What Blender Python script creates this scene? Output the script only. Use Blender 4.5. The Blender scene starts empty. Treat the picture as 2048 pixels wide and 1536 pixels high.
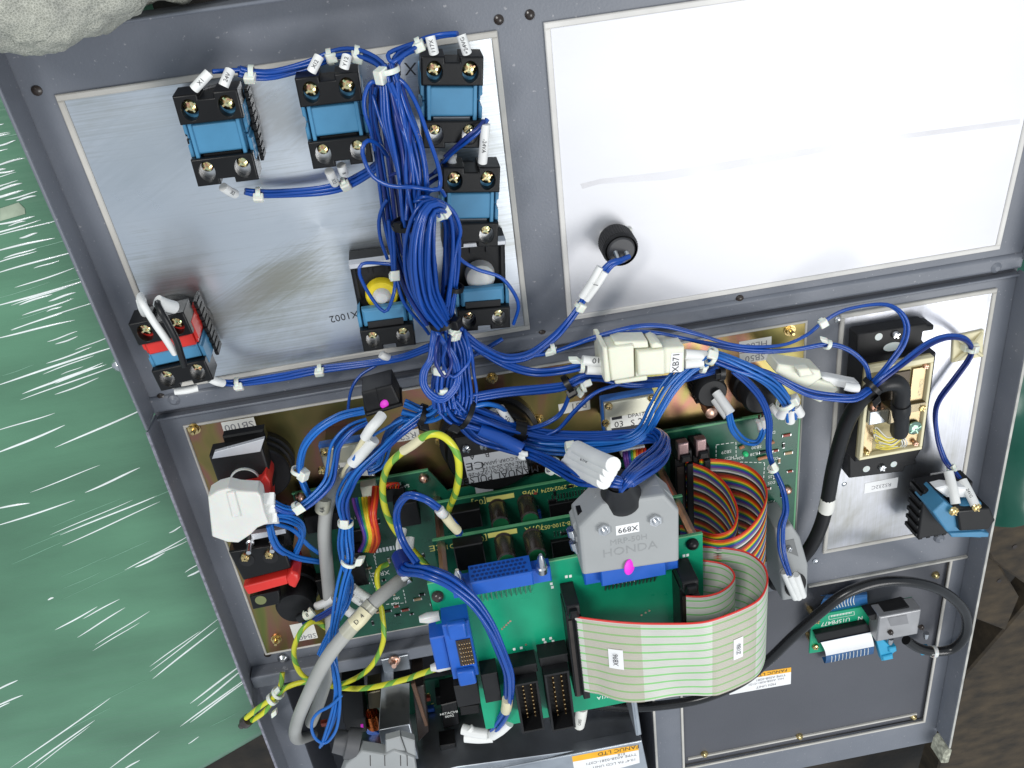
import bpy, math, random
import numpy as np
from mathutils import Matrix, Vector

# ------------------------------------------------------------------ camera, world, lamps
sc = bpy.context.scene
COL = sc.collection
MM = 0.001
FPX = 1750.0                      # focal length in photo pixels (2048 wide)
BX, BY = 1024.0, 768.0

def unit(v):
    v = np.array(v, float)
    return v / np.linalg.norm(v)

_x = unit((29776, 5058, -FPX))    # panel's left-right axis seen from the camera
def _basis(yv):
    y = np.array(yv, float)
    y = unit(y - _x * np.dot(y, _x))
    return np.array([_x, y, np.cross(_x, y)])      # rows: panel x, y, normal in camera axes
_BL = _basis((-423, 3072, FPX))   # lower half of the panel = world XY plane
_BU = _basis((-386, 2512, FPX))   # upper half, bent about 5 degrees towards the viewer
RCAM = _BL                        # world = RCAM @ camera vector
_o = np.array([(1024 - BX), -(697 - BY), -FPX]) * (550.0 / FPX)
CAM = -(RCAM @ _o)                # mm; the bend line's middle is the world origin

cam_d = bpy.data.cameras.new('camera')
cam_d.sensor_width = 36.0
cam_d.lens = FPX / 2048.0 * 36.0
cam_d.clip_start = 0.01
cam_d.clip_end = 50.0
cam = bpy.data.objects.new('camera', cam_d)
COL.objects.link(cam)
_m = Matrix.Identity(4)
for i in range(3):
    for j in range(3):
        _m[i][j] = float(RCAM[i][j])
    _m[i][3] = float(CAM[i]) * MM
cam.matrix_world = _m
sc.camera = cam

class Frame:
    def __init__(self, R):
        self.R = R                # rows: axes in world
    def to_world(self, p):
        return np.asarray(p, float) @ self.R
    def from_world(self, w):
        return np.asarray(w, float) @ self.R.T
L = Frame(np.eye(3))
U = Frame(np.array([RCAM @ _BU[i] for i in range(3)]))

def ray(px, py):
    return RCAM @ np.array([px - BX, -(py - BY), -FPX])
def at(px, py, h, F):
    """point of the panel half F, h mm above its sheet, in F coordinates"""
    d = ray(px, py); n = F.R[2]
    t = (h - np.dot(CAM, n)) / np.dot(d, n)
    return F.from_world(CAM + d * t)
def side(px, py):
    return U if py < 697 - 0.163 * (px - 1024) else L
def wat(px, py, h):
    """the same in world coordinates, choosing the half by where the point lies"""
    F = side(px, py)
    return F.to_world(at(px, py, h, F))
def crop(ox, oy, pts, s=0.27344):
    return [(ox + p[0] * s, oy + p[1] * s) + tuple(p[2:]) for p in pts]

w = bpy.data.worlds.new('World'); sc.world = w; w.use_nodes = True
w.node_tree.nodes['Background'].inputs[0].default_value = (0.80, 0.90, 1.0, 1)
w.node_tree.nodes['Background'].inputs[1].default_value = 0.45

def area(name, loc, target, size, power, col):
    d = bpy.data.lights.new(name, 'AREA'); d.shape = 'RECTANGLE'
    d.size, d.size_y = size; d.energy = power; d.color = col
    o = bpy.data.objects.new(name, d); COL.objects.link(o)
    o.location = loc
    o.rotation_euler = (Vector(target) - Vector(loc)).to_track_quat('-Z', 'Y').to_euler()
    return o
# high bright opening beyond the panel's right end, and a weaker lamp behind the viewer
area('roof_light', (1.05, -0.75, 2.12), (0.05, 0.0, 0), (1.2, 1.2), 24.5, (1.0, 0.99, 0.97))
area('ceiling_light', (-1.0, 1.25, 1.8), (0.0, 0.0, 0), (0.8, 0.22), 19, (1.0, 0.98, 0.94))

sc.view_settings.view_transform = 'Standard'
sc.view_settings.look = 'None'
sc.view_settings.exposure = 0.45
sc.view_settings.gamma = 1.0
sc.cycles.use_denoising = True
sc.cycles.max_bounces = 8

# ------------------------------------------------------------------ materials
MATS = {}
def mat(name, col, rough=0.5, metal=0.0, var=0.12, scale=60.0, bump=0.0, bscale=900.0, stretch=(1, 1, 1),
        coat=0.0, trans=0.0, sss=0.0, spec=0.5, rvar=0.1):
    """principled material with mottled colour, uneven gloss and fine relief"""
    if name in MATS: return MATS[name]
    m = bpy.data.materials.new(name); m.use_nodes = True
    nt = m.node_tree; N = nt.nodes; K = nt.links
    b = N['Principled BSDF']
    b.inputs['Metallic'].default_value = metal
    b.inputs['Coat Weight'].default_value = coat
    b.inputs['Transmission Weight'].default_value = trans
    b.inputs['Specular IOR Level'].default_value = spec
    if sss:
        b.inputs['Subsurface Weight'].default_value = sss
        b.inputs['Subsurface Scale'].default_value = 0.003
    tc = N.new('ShaderNodeTexCoord'); mp = N.new('ShaderNodeMapping')
    mp.inputs['Scale'].default_value = stretch
    K.new(tc.outputs['Object'], mp.inputs['Vector'])
    nz = N.new('ShaderNodeTexNoise'); nz.inputs['Scale'].default_value = scale
    nz.inputs['Detail'].default_value = 6
    K.new(mp.outputs[0], nz.inputs['Vector'])
    r = N.new('ShaderNodeValToRGB')
    r.color_ramp.elements[0].position = 0.3; r.color_ramp.elements[1].position = 0.7
    r.color_ramp.elements[0].color = tuple(c * (1 - var) for c in col) + (1,)
    r.color_ramp.elements[1].color = tuple(min(1, c * (1 + var)) for c in col) + (1,)
    K.new(nz.outputs['Fac'], r.inputs[0]); K.new(r.outputs[0], b.inputs['Base Color'])
    mr = N.new('ShaderNodeMapRange')
    mr.inputs['To Min'].default_value = max(0.03, rough - rvar); mr.inputs['To Max'].default_value = min(1, rough + rvar)
    K.new(nz.outputs['Fac'], mr.inputs['Value']); K.new(mr.outputs[0], b.inputs['Roughness'])
    if bump:
        n2 = N.new('ShaderNodeTexNoise'); n2.inputs['Scale'].default_value = bscale
        n2.inputs['Detail'].default_value = 3
        K.new(mp.outputs[0], n2.inputs['Vector'])
        bp = N.new('ShaderNodeBump'); bp.inputs['Strength'].default_value = bump
        bp.inputs['Distance'].default_value = 0.0004
        K.new(n2.outputs['Fac'], bp.inputs['Height']); K.new(bp.outputs[0], b.inputs['Normal'])
    MATS[name] = m
    return m

def brushed(name, col, along, rough, mottle, seed=0.0, streak=0.5, low=(8, 16)):
    """aluminium sheet with drawn scratches along one axis and random darker mottling"""
    m = mat(name, col, rough, 1.0, 0.04, 12.0)
    nt = m.node_tree; N = nt.nodes; K = nt.links; b = N['Principled BSDF']
    tc = N.new('ShaderNodeTexCoord')
    m1 = N.new('ShaderNodeMapping')
    m1.inputs['Scale'].default_value = (14, 900, 1) if along == 'x' else (900, 14, 1)
    m1.inputs['Rotation'].default_value = (0, 0, 0.10)
    m1.inputs['Location'].default_value = (seed, seed, 0)
    K.new(tc.outputs['Object'], m1.inputs[0])
    n1 = N.new('ShaderNodeTexNoise'); n1.inputs['Scale'].default_value = 1.0; n1.inputs['Detail'].default_value = 5
    K.new(m1.outputs[0], n1.inputs['Vector'])
    m2 = N.new('ShaderNodeMapping'); m2.inputs['Scale'].default_value = (low[0], low[1], 1) if along == 'x' else (low[1], low[0], 1)
    m2.inputs['Rotation'].default_value = (0, 0, 0.25); m2.inputs['Location'].default_value = (seed * 3, 1.7 + seed, 0)
    K.new(tc.outputs['Object'], m2.inputs[0])
    n2 = N.new('ShaderNodeTexNoise'); n2.inputs['Scale'].default_value = 1.0; n2.inputs['Detail'].default_value = 7
    n2.inputs['Roughness'].default_value = 0.62; n2.inputs['Distortion'].default_value = 0.6
    K.new(m2.outputs[0], n2.inputs['Vector'])
    r = N.new('ShaderNodeValToRGB')
    e = r.color_ramp.elements
    e[0].position = 0.30; e[0].color = tuple(c * (1 - mottle) for c in (col[0] * 1.02, col[1], col[2] * 0.86)) + (1,)
    e[1].position = 0.52; e[1].color = tuple(col) + (1,)
    x = e.new(0.75); x.color = tuple(min(1, c * 1.06) for c in col) + (1,)
    mixf = N.new('ShaderNodeMath'); mixf.operation = 'MULTIPLY_ADD'
    mixf.inputs[1].default_value = streak * 0.35
    K.new(n1.outputs['Fac'], mixf.inputs[0])
    sub = N.new('ShaderNodeMath'); sub.operation = 'SUBTRACT'; sub.inputs[1].default_value = streak * 0.175
    K.new(n2.outputs['Fac'], sub.inputs[0]); K.new(sub.outputs[0], mixf.inputs[2])
    K.new(mixf.outputs[0], r.inputs[0])
    for l in list(b.inputs['Base Color'].links): K.remove(l)
    K.new(r.outputs[0], b.inputs['Base Color'])
    for l in list(b.inputs['Roughness'].links): K.remove(l)
    mr = N.new('ShaderNodeMapRange'); mr.inputs['To Min'].default_value = rough + 0.14; mr.inputs['To Max'].default_value = rough - 0.12
    mr.inputs['From Min'].default_value = 0.3; mr.inputs['From Max'].default_value = 0.7
    K.new(n2.outputs['Fac'], mr.inputs['Value']); K.new(mr.outputs[0], b.inputs['Roughness'])
    bp = N.new('ShaderNodeBump'); bp.inputs['Strength'].default_value = 0.12; bp.inputs['Distance'].default_value = 0.0004
    K.new(n1.outputs['Fac'], bp.inputs['Height']); K.new(bp.outputs[0], b.inputs['Normal'])
    b.inputs['Anisotropic'].default_value = 0.3
    return m

# ------------------------------------------------------------------ geometry
class G:
    """a pile of faces in mm that becomes one mesh"""
    def __init__(self):
        self.v = []; self.f = []; self.smooth = False
    def add(self, vs, fs):
        n = len(self.v); self.v += [tuple(float(c) for c in p) for p in vs]
        self.f += [tuple(i + n for i in f) for f in fs]
        return self
    def prism(self, poly, z0, z1, c=0.0):
        """closed outline extruded from z0 to z1, top edge chamfered by c"""
        a = sum(poly[i][0] * poly[(i + 1) % len(poly)][1] - poly[(i + 1) % len(poly)][0] * poly[i][1] for i in range(len(poly)))
        if a < 0: poly = poly[::-1]
        n = len(poly)
        lv = [(poly, z0)]
        if c > 0:
            lv += [(poly, z1 - c), (inset(poly, c), z1)]
        else:
            lv += [(poly, z1)]
        vs = [(p[0], p[1], z) for pl, z in lv for p in pl]
        fs = [tuple(range(n - 1, -1, -1)), tuple(range((len(lv) - 1) * n, len(lv) * n))]
        for k in range(len(lv) - 1):
            for i in range(n):
                j = (i + 1) % n
                fs.append((k * n + i, k * n + j, (k + 1) * n + j, (k + 1) * n + i))
        return self.add(vs, fs)
    def box(self, x0, x1, y0, y1, z0, z1, c=0.0):
        return self.prism([(x0, y0), (x1, y0), (x1, y1), (x0, y1)], z0, z1, c)
    def cyl(self, p0, p1, r0, r1=None, n=20, cap=True):
        return self.lathe(p0, p1, [(0, r0), (1, r0 if r1 is None else r1)], n, cap)
    def lathe(self, p0, p1, prof, n=20, cap=True):
        """prof: (t along the axis 0..1, radius)"""
        p0 = np.array(p0, float); p1 = np.array(p1, float); d = unit(p1 - p0)
        a = unit(np.cross(d, (0, 0, 1) if abs(d[2]) < 0.9 else (1, 0, 0))); b = np.cross(d, a)
        vs = []; fs = []
        for t, r in prof:
            o = p0 + (p1 - p0) * t
            for k in range(n):
                th = 2 * math.pi * k / n
                vs.append(o + (a * math.cos(th) + b * math.sin(th)) * r)
        m = len(prof)
        for q in range(m - 1):
            for k in range(n):
                j = (k + 1) % n
                fs.append((q * n + k, q * n + j, (q + 1) * n + j, (q + 1) * n + k))
        if cap:
            fs.append(tuple(range(n - 1, -1, -1))); fs.append(tuple(range((m - 1) * n, m * n)))
        return self.add(vs, fs)
    def tube(self, path, r, n=8):
        path = np.asarray(path, float); m = len(path)
        T = np.gradient(path, axis=0); T /= np.maximum(np.linalg.norm(T, axis=1)[:, None], 1e-9)
        rr = np.full(m, r) if np.isscalar(r) else np.asarray(r, float)
        A = transport(T)
        B = np.cross(T, A)
        th = np.linspace(0, 2 * math.pi, n, endpoint=False)
        vs = (path[:, None, :] + rr[:, None, None] * (np.cos(th)[None, :, None] * A[:, None, :] + np.sin(th)[None, :, None] * B[:, None, :])).reshape(-1, 3)
        fs = [tuple(range(n - 1, -1, -1)), tuple(range((m - 1) * n, m * n))]
        for q in range(m - 1):
            for k in range(n):
                j = (k + 1) % n
                fs.append((q * n + k, q * n + j, (q + 1) * n + j, (q + 1) * n + k))
        return self.add(vs, fs)
    def strip(self, rail_a, rail_b, thick=0.6):
        """a ribbon between two rails, with thickness"""
        A = np.asarray(rail_a, float); B = np.asarray(rail_b, float); m = len(A)
        T = np.gradient((A + B) / 2, axis=0)
        N = np.cross(T, B - A); N /= np.linalg.norm(N, axis=1)[:, None]
        h = N * thick / 2
        vs = np.concatenate([A + h, B + h, B - h, A - h])
        fs = []
        for i in range(m - 1):
            for q in range(4):
                a = q * m; b = ((q + 1) % 4) * m
                fs.append((a + i, b + i, b + i + 1, a + i + 1))
        fs.append((0, 3 * m, 2 * m, m)); fs.append((m - 1, 2 * m - 1, 3 * m - 1, 4 * m - 1))
        return self.add(vs, fs)
    def xf(self, R=None, t=(0, 0, 0)):
        V = np.array(self.v)
        if R is not None: V = V @ np.asarray(R).T
        self.v = [tuple(p) for p in V + np.array(t, float)]
        return self

def rotz(a):
    c, s = math.cos(a), math.sin(a)
    return np.array([[c, -s, 0], [s, c, 0], [0, 0, 1.0]])
def rotx(a):
    c, s = math.cos(a), math.sin(a)
    return np.array([[1.0, 0, 0], [0, c, -s], [0, s, c]])
def roty(a):
    c, s = math.cos(a), math.sin(a)
    return np.array([[c, 0, s], [0, 1.0, 0], [-s, 0, c]])

def inset(poly, c):
    n = len(poly); out = []
    for i in range(n):
        p0 = np.array(poly[i - 1][:2]); p1 = np.array(poly[i][:2]); p2 = np.array(poly[(i + 1) % n][:2])
        d1 = unit(p1 - p0); d2 = unit(p2 - p1)
        n1 = np.array([-d1[1], d1[0]]); n2 = np.array([-d2[1], d2[0]])
        k = n1 + n2; k = k / max(np.dot(k, n1), 0.3)
        out.append(tuple(p1 + k * c))
    return out

def transport(T):
    m = len(T); A = np.zeros((m, 3))
    a = np.array([0, 0, 1.0]) if abs(T[0][2]) < 0.9 else np.array([1.0, 0, 0])
    for i in range(m):
        a = a - T[i] * np.dot(a, T[i]); nn = np.linalg.norm(a)
        a = a / nn if nn > 1e-6 else np.array([0, 1.0, 0])
        A[i] = a
    return A

def smooth(pts, step=2.5):
    """centripetal-ish Catmull-Rom through the points, resampled evenly"""
    P = np.asarray(pts, float)
    if len(P) < 3:
        n = max(2, int(np.linalg.norm(P[-1] - P[0]) / step))
        return np.array([P[0] + (P[-1] - P[0]) * t for t in np.linspace(0, 1, n + 1)])
    E = np.vstack([2 * P[0] - P[1], P, 2 * P[-1] - P[-2]])
    out = []
    for i in range(1, len(E) - 2):
        p0, p1, p2, p3 = E[i - 1:i + 3]
        k = max(2, int(np.linalg.norm((p2 - p1)[:3]) / step))
        for t in np.linspace(0, 1, k, endpoint=False):
            out.append(0.5 * ((2 * p1) + (-p0 + p2) * t + (2 * p0 - 5 * p1 + 4 * p2 - p3) * t * t + (-p0 + 3 * p1 - 3 * p2 + p3) * t ** 3))
    out.append(P[-1])
    return np.array(out)

def make_obj(name, g, m, parent=None, origin=(0, 0, 0), smooth_angle=35, bevel=0.0):
    me = bpy.data.meshes.new(name)
    V = (np.array(g.v) - np.array(origin)) * MM
    me.from_pydata([tuple(p) for p in V], [], g.f)
    me.update()
    for p in me.polygons: p.use_smooth = True
    me.set_sharp_from_angle(angle=math.radians(smooth_angle))
    if m is not None: me.materials.append(m)
    o = bpy.data.objects.new(name, me); COL.objects.link(o)
    if parent is not None: o.parent = parent
    if bevel:
        b = o.modifiers.new('edge', 'BEVEL'); b.width = bevel * MM; b.segments = 2
        b.limit_method = 'ANGLE'; b.angle_limit = math.radians(40); b.harden_normals = False
    return o

class Thing:
    """an Empty at a thing's base; parts are given in frame coordinates (mm)"""
    def __init__(self, name, label, cat, F=L, base=(0, 0, 0), group=None, rz=0.0):
        self.F = F; self.base = np.array(base, float); self.rz = rz
        o = bpy.data.objects.new(name, None); COL.objects.link(o)
        o.empty_display_size = 0.01
        M = Matrix.Identity(4); ax = rotz(rz) if rz else np.eye(3)
        R = (F.R.T) @ ax; t = F.to_world(self.base) * MM
        for i in range(3):
            for j in range(3): M[i][j] = float(R[i][j])
            M[i][3] = float(t[i])
        o.matrix_world = M
        o['label'] = label; o['category'] = cat
        if group: o['group'] = group
        self.o = o
    def part(self, name, g, m, parent=None, bevel=0.0, label=None, local=False, ang=35):
        """g in frame coordinates, or in the thing's own axes when local"""
        if not local:
            V = np.array(g.v) - self.base
            if self.rz: V = V @ rotz(self.rz)
            g.v = [tuple(p) for p in V]
        p = make_obj(name, g, m, self.o if parent is None else parent, (0, 0, 0), ang, bevel)
        if label: p['label'] = label
        return p
    def loc(self, p):
        V = np.asarray(p, float) - self.base
        return V @ rotz(self.rz) if self.rz else V
    def text(self, s, pos, size, m, rz=0.0, parent=None, name='lettering', tilt=None, align='CENTER', sx=1.0, local=False, depth=0.05):
        """flat lettering as a thin mesh; pos in frame coordinates, size = capital height in mm"""
        cu = bpy.data.curves.new('t', 'FONT'); cu.body = s; cu.align_x = align; cu.align_y = 'CENTER'
        cu.size = 1.0; cu.extrude = 0.0; cu.resolution_u = 2
        tmp = bpy.data.objects.new('t', cu)
        me = tmp.to_mesh()
        V = np.array([v.co[:] for v in me.vertices]) if me is not None and len(me.vertices) else np.zeros((0, 3))
        F = [tuple(p.vertices) for p in me.polygons] if me is not None else []
        tmp.to_mesh_clear(); bpy.data.objects.remove(tmp); bpy.data.curves.remove(cu)
        if not len(V): return None
        V = V * size * 1.4; V[:, 0] *= sx; V[:, 2] = depth
        if tilt is not None: V = V @ np.asarray(tilt).T
        V = V @ rotz(rz).T
        base = np.asarray(pos, float) if local else self.loc(pos)
        if self.rz and not local: V = V @ rotz(self.rz)
        g = G(); g.add(V + base, F)
        return make_obj(name, g, m, self.o if parent is None else parent)

def fit(F, h, quad):
    """pixel corners (TL, TR, BR, BL) of a plate h above F -> x0, x1, y0, y1"""
    c = [at(p[0], p[1], h, F) for p in quad]
    return ((c[0][0] + c[3][0]) / 2, (c[1][0] + c[2][0]) / 2, (c[2][1] + c[3][1]) / 2, (c[0][1] + c[1][1]) / 2)
def poly(F, h, pts):
    return [tuple(at(p[0], p[1], h, F)[:2]) for p in pts]
def copy_tree(o, parent=None):
    c = o.copy(); COL.objects.link(c); c.parent = parent
    for ch in list(o.children):
        copy_tree(ch, c)
    return c
def frame_matrix(F, base, rz=0.0):
    M = Matrix.Identity(4); R = F.R.T @ rotz(rz); t = F.to_world(base) * MM
    for i in range(3):
        for j in range(3): M[i][j] = float(R[i][j])
        M[i][3] = float(t[i])
    return M
def tag(o, label=None, cat=None, group=None, kind=None):
    if label: o['label'] = label
    if cat: o['category'] = cat
    if group: o['group'] = group
    if kind: o['kind'] = kind
    return o
RND = random.Random(7)
# ------------------------------------------------------------------ material set
def scuff(m):
    """fine rubbed-through specks, dust and faint wipe marks on painted steel"""
    nt = m.node_tree; N = nt.nodes; K = nt.links; b = N['Principled BSDF']
    tc = N.new('ShaderNodeTexCoord'); nz = N.new('ShaderNodeTexNoise'); nz.inputs['Scale'].default_value = 420; nz.inputs['Detail'].default_value = 2
    K.new(tc.outputs['Object'], nz.inputs['Vector'])
    n2 = N.new('ShaderNodeTexNoise'); n2.inputs['Scale'].default_value = 28; n2.inputs['Detail'].default_value = 7; K.new(tc.outputs['Object'], n2.inputs['Vector'])
    mr = N.new('ShaderNodeMapRange'); mr.inputs['From Min'].default_value = .69; mr.inputs['From Max'].default_value = .76; K.new(nz.outputs['Fac'], mr.inputs['Value'])
    m2 = N.new('ShaderNodeMapRange'); m2.inputs['From Min'].default_value = .50; m2.inputs['From Max'].default_value = .72; m2.inputs['To Max'].default_value = .13; K.new(n2.outputs['Fac'], m2.inputs['Value'])
    mx = N.new('ShaderNodeMath'); mx.operation = 'MAXIMUM'; K.new(mr.outputs[0], mx.inputs[0]); K.new(m2.outputs[0], mx.inputs[1])
    src = b.inputs['Base Color'].links[0].from_socket; c = N.new('ShaderNodeMix'); c.data_type = 'RGBA'
    K.new(mx.outputs[0], c.inputs['Factor']); K.new(src, c.inputs['A']); c.inputs['B'].default_value = (.30, .30, .32, 1); K.new(c.outputs['Result'], b.inputs['Base Color'])
def film_folds(m):
    """relief of tight film pulled in one direction"""
    nt = m.node_tree; N = nt.nodes; K = nt.links; b = N['Principled BSDF']
    tc = N.new('ShaderNodeTexCoord'); mp = N.new('ShaderNodeMapping'); mp.inputs['Rotation'].default_value = (0, 0, -0.22); mp.inputs['Scale'].default_value = (5, 130, 1)
    K.new(tc.outputs['Object'], mp.inputs[0]); nz = N.new('ShaderNodeTexNoise'); nz.inputs['Scale'].default_value = 1.0; nz.inputs['Detail'].default_value = 5; K.new(mp.outputs[0], nz.inputs['Vector'])
    bp = N.new('ShaderNodeBump'); bp.inputs['Strength'].default_value = .55; bp.inputs['Distance'].default_value = .002; K.new(nz.outputs['Fac'], bp.inputs['Height']); K.new(bp.outputs[0], b.inputs['Normal'])
    b.inputs['Coat Weight'].default_value = .3; b.inputs['Coat Roughness'].default_value = .12
M_FRAME = mat('grey_paint', (0.150, 0.162, 0.190), 0.42, 0, 0.10, 9, 0.25, 700)
scuff(M_FRAME)
M_EDGE = mat('pale_paint_edge', (0.42, 0.41, 0.38), 0.5, 0, 0.25, 80)  # paler tone for strips along the flange and lip edges
M_PLATE_DK = mat('dark_grey_paint', (0.075, 0.078, 0.092), 0.5, 0, 0.08, 12, 0.2, 900)
M_GASK = mat('gasket_grey', (0.52, 0.50, 0.46), 0.6, 0, 0.16, 30, 0.15, 300)
M_ALU1 = brushed('brushed_aluminium', (0.68, 0.715, 0.76), 'x', 0.34, 0.45, 0.0, 0.8, (5, 9))  # strong mottling paints cloudy reflections into this plate's colour
M_ALU2 = mat('satin_aluminium', (0.64, 0.64, 0.668), 0.5, 0.35, 0.05, 6, 0.06, 300, (1, 3, 1), rvar=0.03)
M_ALU2.node_tree.nodes['Principled BSDF'].inputs['Metallic'].default_value = 0.35
M_ALU3 = brushed('cross_brushed_aluminium', (0.45, 0.46, 0.50), 'y', 0.42, 0.28, 4.1, 0.6)
M_STEEL = mat('bright_steel', (0.62, 0.63, 0.65), 0.25, 1.0, 0.08, 40)
M_GALV = mat('galvanised_steel', (0.55, 0.58, 0.62), 0.38, 1.0, 0.18, 35)
M_BRASS = mat('yellow_zinc_screw', (0.72, 0.55, 0.26), 0.24, 1.0, 0.35, 420)
M_COPPER = mat('copper_post', (0.75, 0.47, 0.36), 0.35, 1.0, 0.12, 80)
M_BLACK = mat('black_plastic', (0.006, 0.006, 0.0065), 0.36, 0, 0.2, 50, 0.08, 1500, spec=0.3)
M_BLACKM = mat('black_moulding', (0.011, 0.011, 0.012), 0.5, 0, 0.25, 80, 0.15, 1200, spec=0.3)
M_RUBBER = mat('black_rubber', (0.009, 0.009, 0.010), 0.42, 0, 0.2, 60, spec=0.4)
M_LBLUE = mat('light_blue_plastic', (0.055, 0.215, 0.375), 0.48, 0, 0.10, 60)
M_WIRE = mat('blue_wire', (0.006, 0.060, 0.315), 0.24, 0, 0.15, 30)
M_WIRE2 = mat('bright_blue_wire', (0.009, 0.120, 0.44), 0.24, 0, 0.15, 30)
M_NAVY = mat('dark_blue_wire', (0.006, 0.022, 0.16), 0.32, 0, 0.2, 30)
M_WHITE = mat('white_sleeve', (0.78, 0.78, 0.76), 0.45, 0, 0.05, 50)
M_NYLON = mat('natural_nylon', (0.74, 0.76, 0.68), 0.40, 0, 0.05, 60, sss=0.25)
M_IVORY = mat('ivory_nylon', (0.76, 0.76, 0.62), 0.42, 0, 0.06, 40, sss=0.15)
M_PAPER = mat('label_paper', (0.76, 0.75, 0.70), 0.6, 0, 0.04, 60)
M_PAPERW = mat('white_label', (0.82, 0.82, 0.82), 0.5, 0, 0.03, 60)
M_INK = mat('black_ink', (0.02, 0.02, 0.025), 0.6)
M_INKG = mat('grey_ink', (0.22, 0.22, 0.24), 0.6)
M_RED = mat('red_plastic', (0.60, 0.025, 0.018), 0.40, 0, 0.10, 60)
M_YEL = mat('yellow_plastic', (0.80, 0.62, 0.02), 0.40, 0, 0.06, 60)
M_PCB = mat('green_circuit_board', (0.006, 0.085, 0.048), 0.30, 0, 0.22, 70)
M_PCBL = mat('bright_green_circuit_board', (0.004, 0.30, 0.155), 0.30, 0, 0.12, 40)
M_PCBE = mat('board_edge', (0.10, 0.34, 0.16), 0.45, 0, 0.1, 60)
M_SILK = mat('white_silkscreen', (0.82, 0.84, 0.80), 0.6)
M_SILKY = mat('yellow_silkscreen', (0.78, 0.72, 0.20), 0.6)
M_HDR = mat('blue_header_plastic', (0.012, 0.10, 0.47), 0.36, 0, 0.1, 60)
M_GOLD = mat('gold_pin', (0.85, 0.58, 0.28), 0.25, 1.0, 0.1, 60)
M_TIN = mat('tinned_lead', (0.70, 0.70, 0.70), 0.3, 1.0, 0.1, 60)
M_HOOD = mat('grey_hood_plastic', (0.32, 0.33, 0.33), 0.5, 0, 0.06, 30, 0.15, 1400)
M_GREYC = mat('grey_cable_jacket', (0.36, 0.36, 0.34), 0.42, 0, 0.10, 25)
M_MAG = mat('magenta_marker', (0.75, 0.02, 0.62), 0.45)
M_CAP = mat('brown_can_sleeve', (0.035, 0.026, 0.022), 0.25, 0, 0.25, 60)
M_CAPG = mat('green_can_top', (0.015, 0.16, 0.06), 0.4)
M_CREAM = mat('cream_plastic', (0.70, 0.64, 0.42), 0.42, 0, 0.08, 40)
M_ORANGE = mat('orange_print', (0.85, 0.42, 0.015), 0.5)
M_BLUEF = mat('blue_metal_case', (0.03, 0.13, 0.42), 0.4, 0, 0.12, 60)
M_CHAMP = mat('satin_label_plate', (0.56, 0.55, 0.44), 0.42, 0.6, 0.08, 40)
M_SILVER = mat('silver_label', (0.62, 0.63, 0.66), 0.42, 0.5, 0.05, 60)
M_CLEARG = mat('frosted_lamp_lens', (0.62, 0.62, 0.60), 0.35, 0, 0.1, 60, sss=0.2)
M_FPC = mat('blue_flex_film', (0.02, 0.10, 0.26), 0.22, 0, 0.2, 60)

def paint_reflection(m, c, r, col, amt):
    """a dull, streaky reflection painted into the colour of a brushed plate (c, r in metres)"""
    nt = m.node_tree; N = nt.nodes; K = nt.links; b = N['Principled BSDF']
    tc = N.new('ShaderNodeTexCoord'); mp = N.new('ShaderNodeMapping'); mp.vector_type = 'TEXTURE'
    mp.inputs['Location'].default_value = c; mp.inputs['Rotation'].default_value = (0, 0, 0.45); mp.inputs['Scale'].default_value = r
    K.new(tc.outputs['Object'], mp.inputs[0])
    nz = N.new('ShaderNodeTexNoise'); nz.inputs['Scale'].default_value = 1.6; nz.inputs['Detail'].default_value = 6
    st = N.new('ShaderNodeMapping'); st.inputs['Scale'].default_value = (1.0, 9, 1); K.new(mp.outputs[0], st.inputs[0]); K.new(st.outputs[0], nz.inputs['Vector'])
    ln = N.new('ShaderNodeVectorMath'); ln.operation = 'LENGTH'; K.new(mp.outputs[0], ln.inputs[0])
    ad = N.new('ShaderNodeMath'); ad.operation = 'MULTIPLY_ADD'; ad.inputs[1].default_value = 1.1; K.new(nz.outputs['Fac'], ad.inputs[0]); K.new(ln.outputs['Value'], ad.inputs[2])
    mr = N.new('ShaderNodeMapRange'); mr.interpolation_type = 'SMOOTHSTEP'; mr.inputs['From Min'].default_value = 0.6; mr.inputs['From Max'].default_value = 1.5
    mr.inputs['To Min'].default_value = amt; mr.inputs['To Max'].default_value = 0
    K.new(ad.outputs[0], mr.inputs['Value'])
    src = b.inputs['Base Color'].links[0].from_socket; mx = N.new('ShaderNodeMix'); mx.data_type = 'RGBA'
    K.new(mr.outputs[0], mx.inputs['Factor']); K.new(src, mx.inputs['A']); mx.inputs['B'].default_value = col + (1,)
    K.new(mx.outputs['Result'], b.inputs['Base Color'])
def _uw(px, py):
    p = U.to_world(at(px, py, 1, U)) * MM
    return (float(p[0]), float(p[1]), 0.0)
paint_reflection(M_ALU1, _uw(560, 560), (0.042, 0.020, 9.0), (0.30, 0.29, 0.22), 0.75)  # dim reflections painted into the upper left plate's colour
paint_reflection(M_ALU1, _uw(470, 610), (0.060, 0.016, 9.0), (0.40, 0.37, 0.33), 0.55)
paint_reflection(M_ALU1, _uw(560, 230), (0.018, 0.030, 9.0), (0.42, 0.40, 0.36), 0.5)
paint_reflection(M_ALU1, _uw(300, 300), (0.055, 0.035, 9.0), (0.56, 0.60, 0.63), 0.6)

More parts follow.
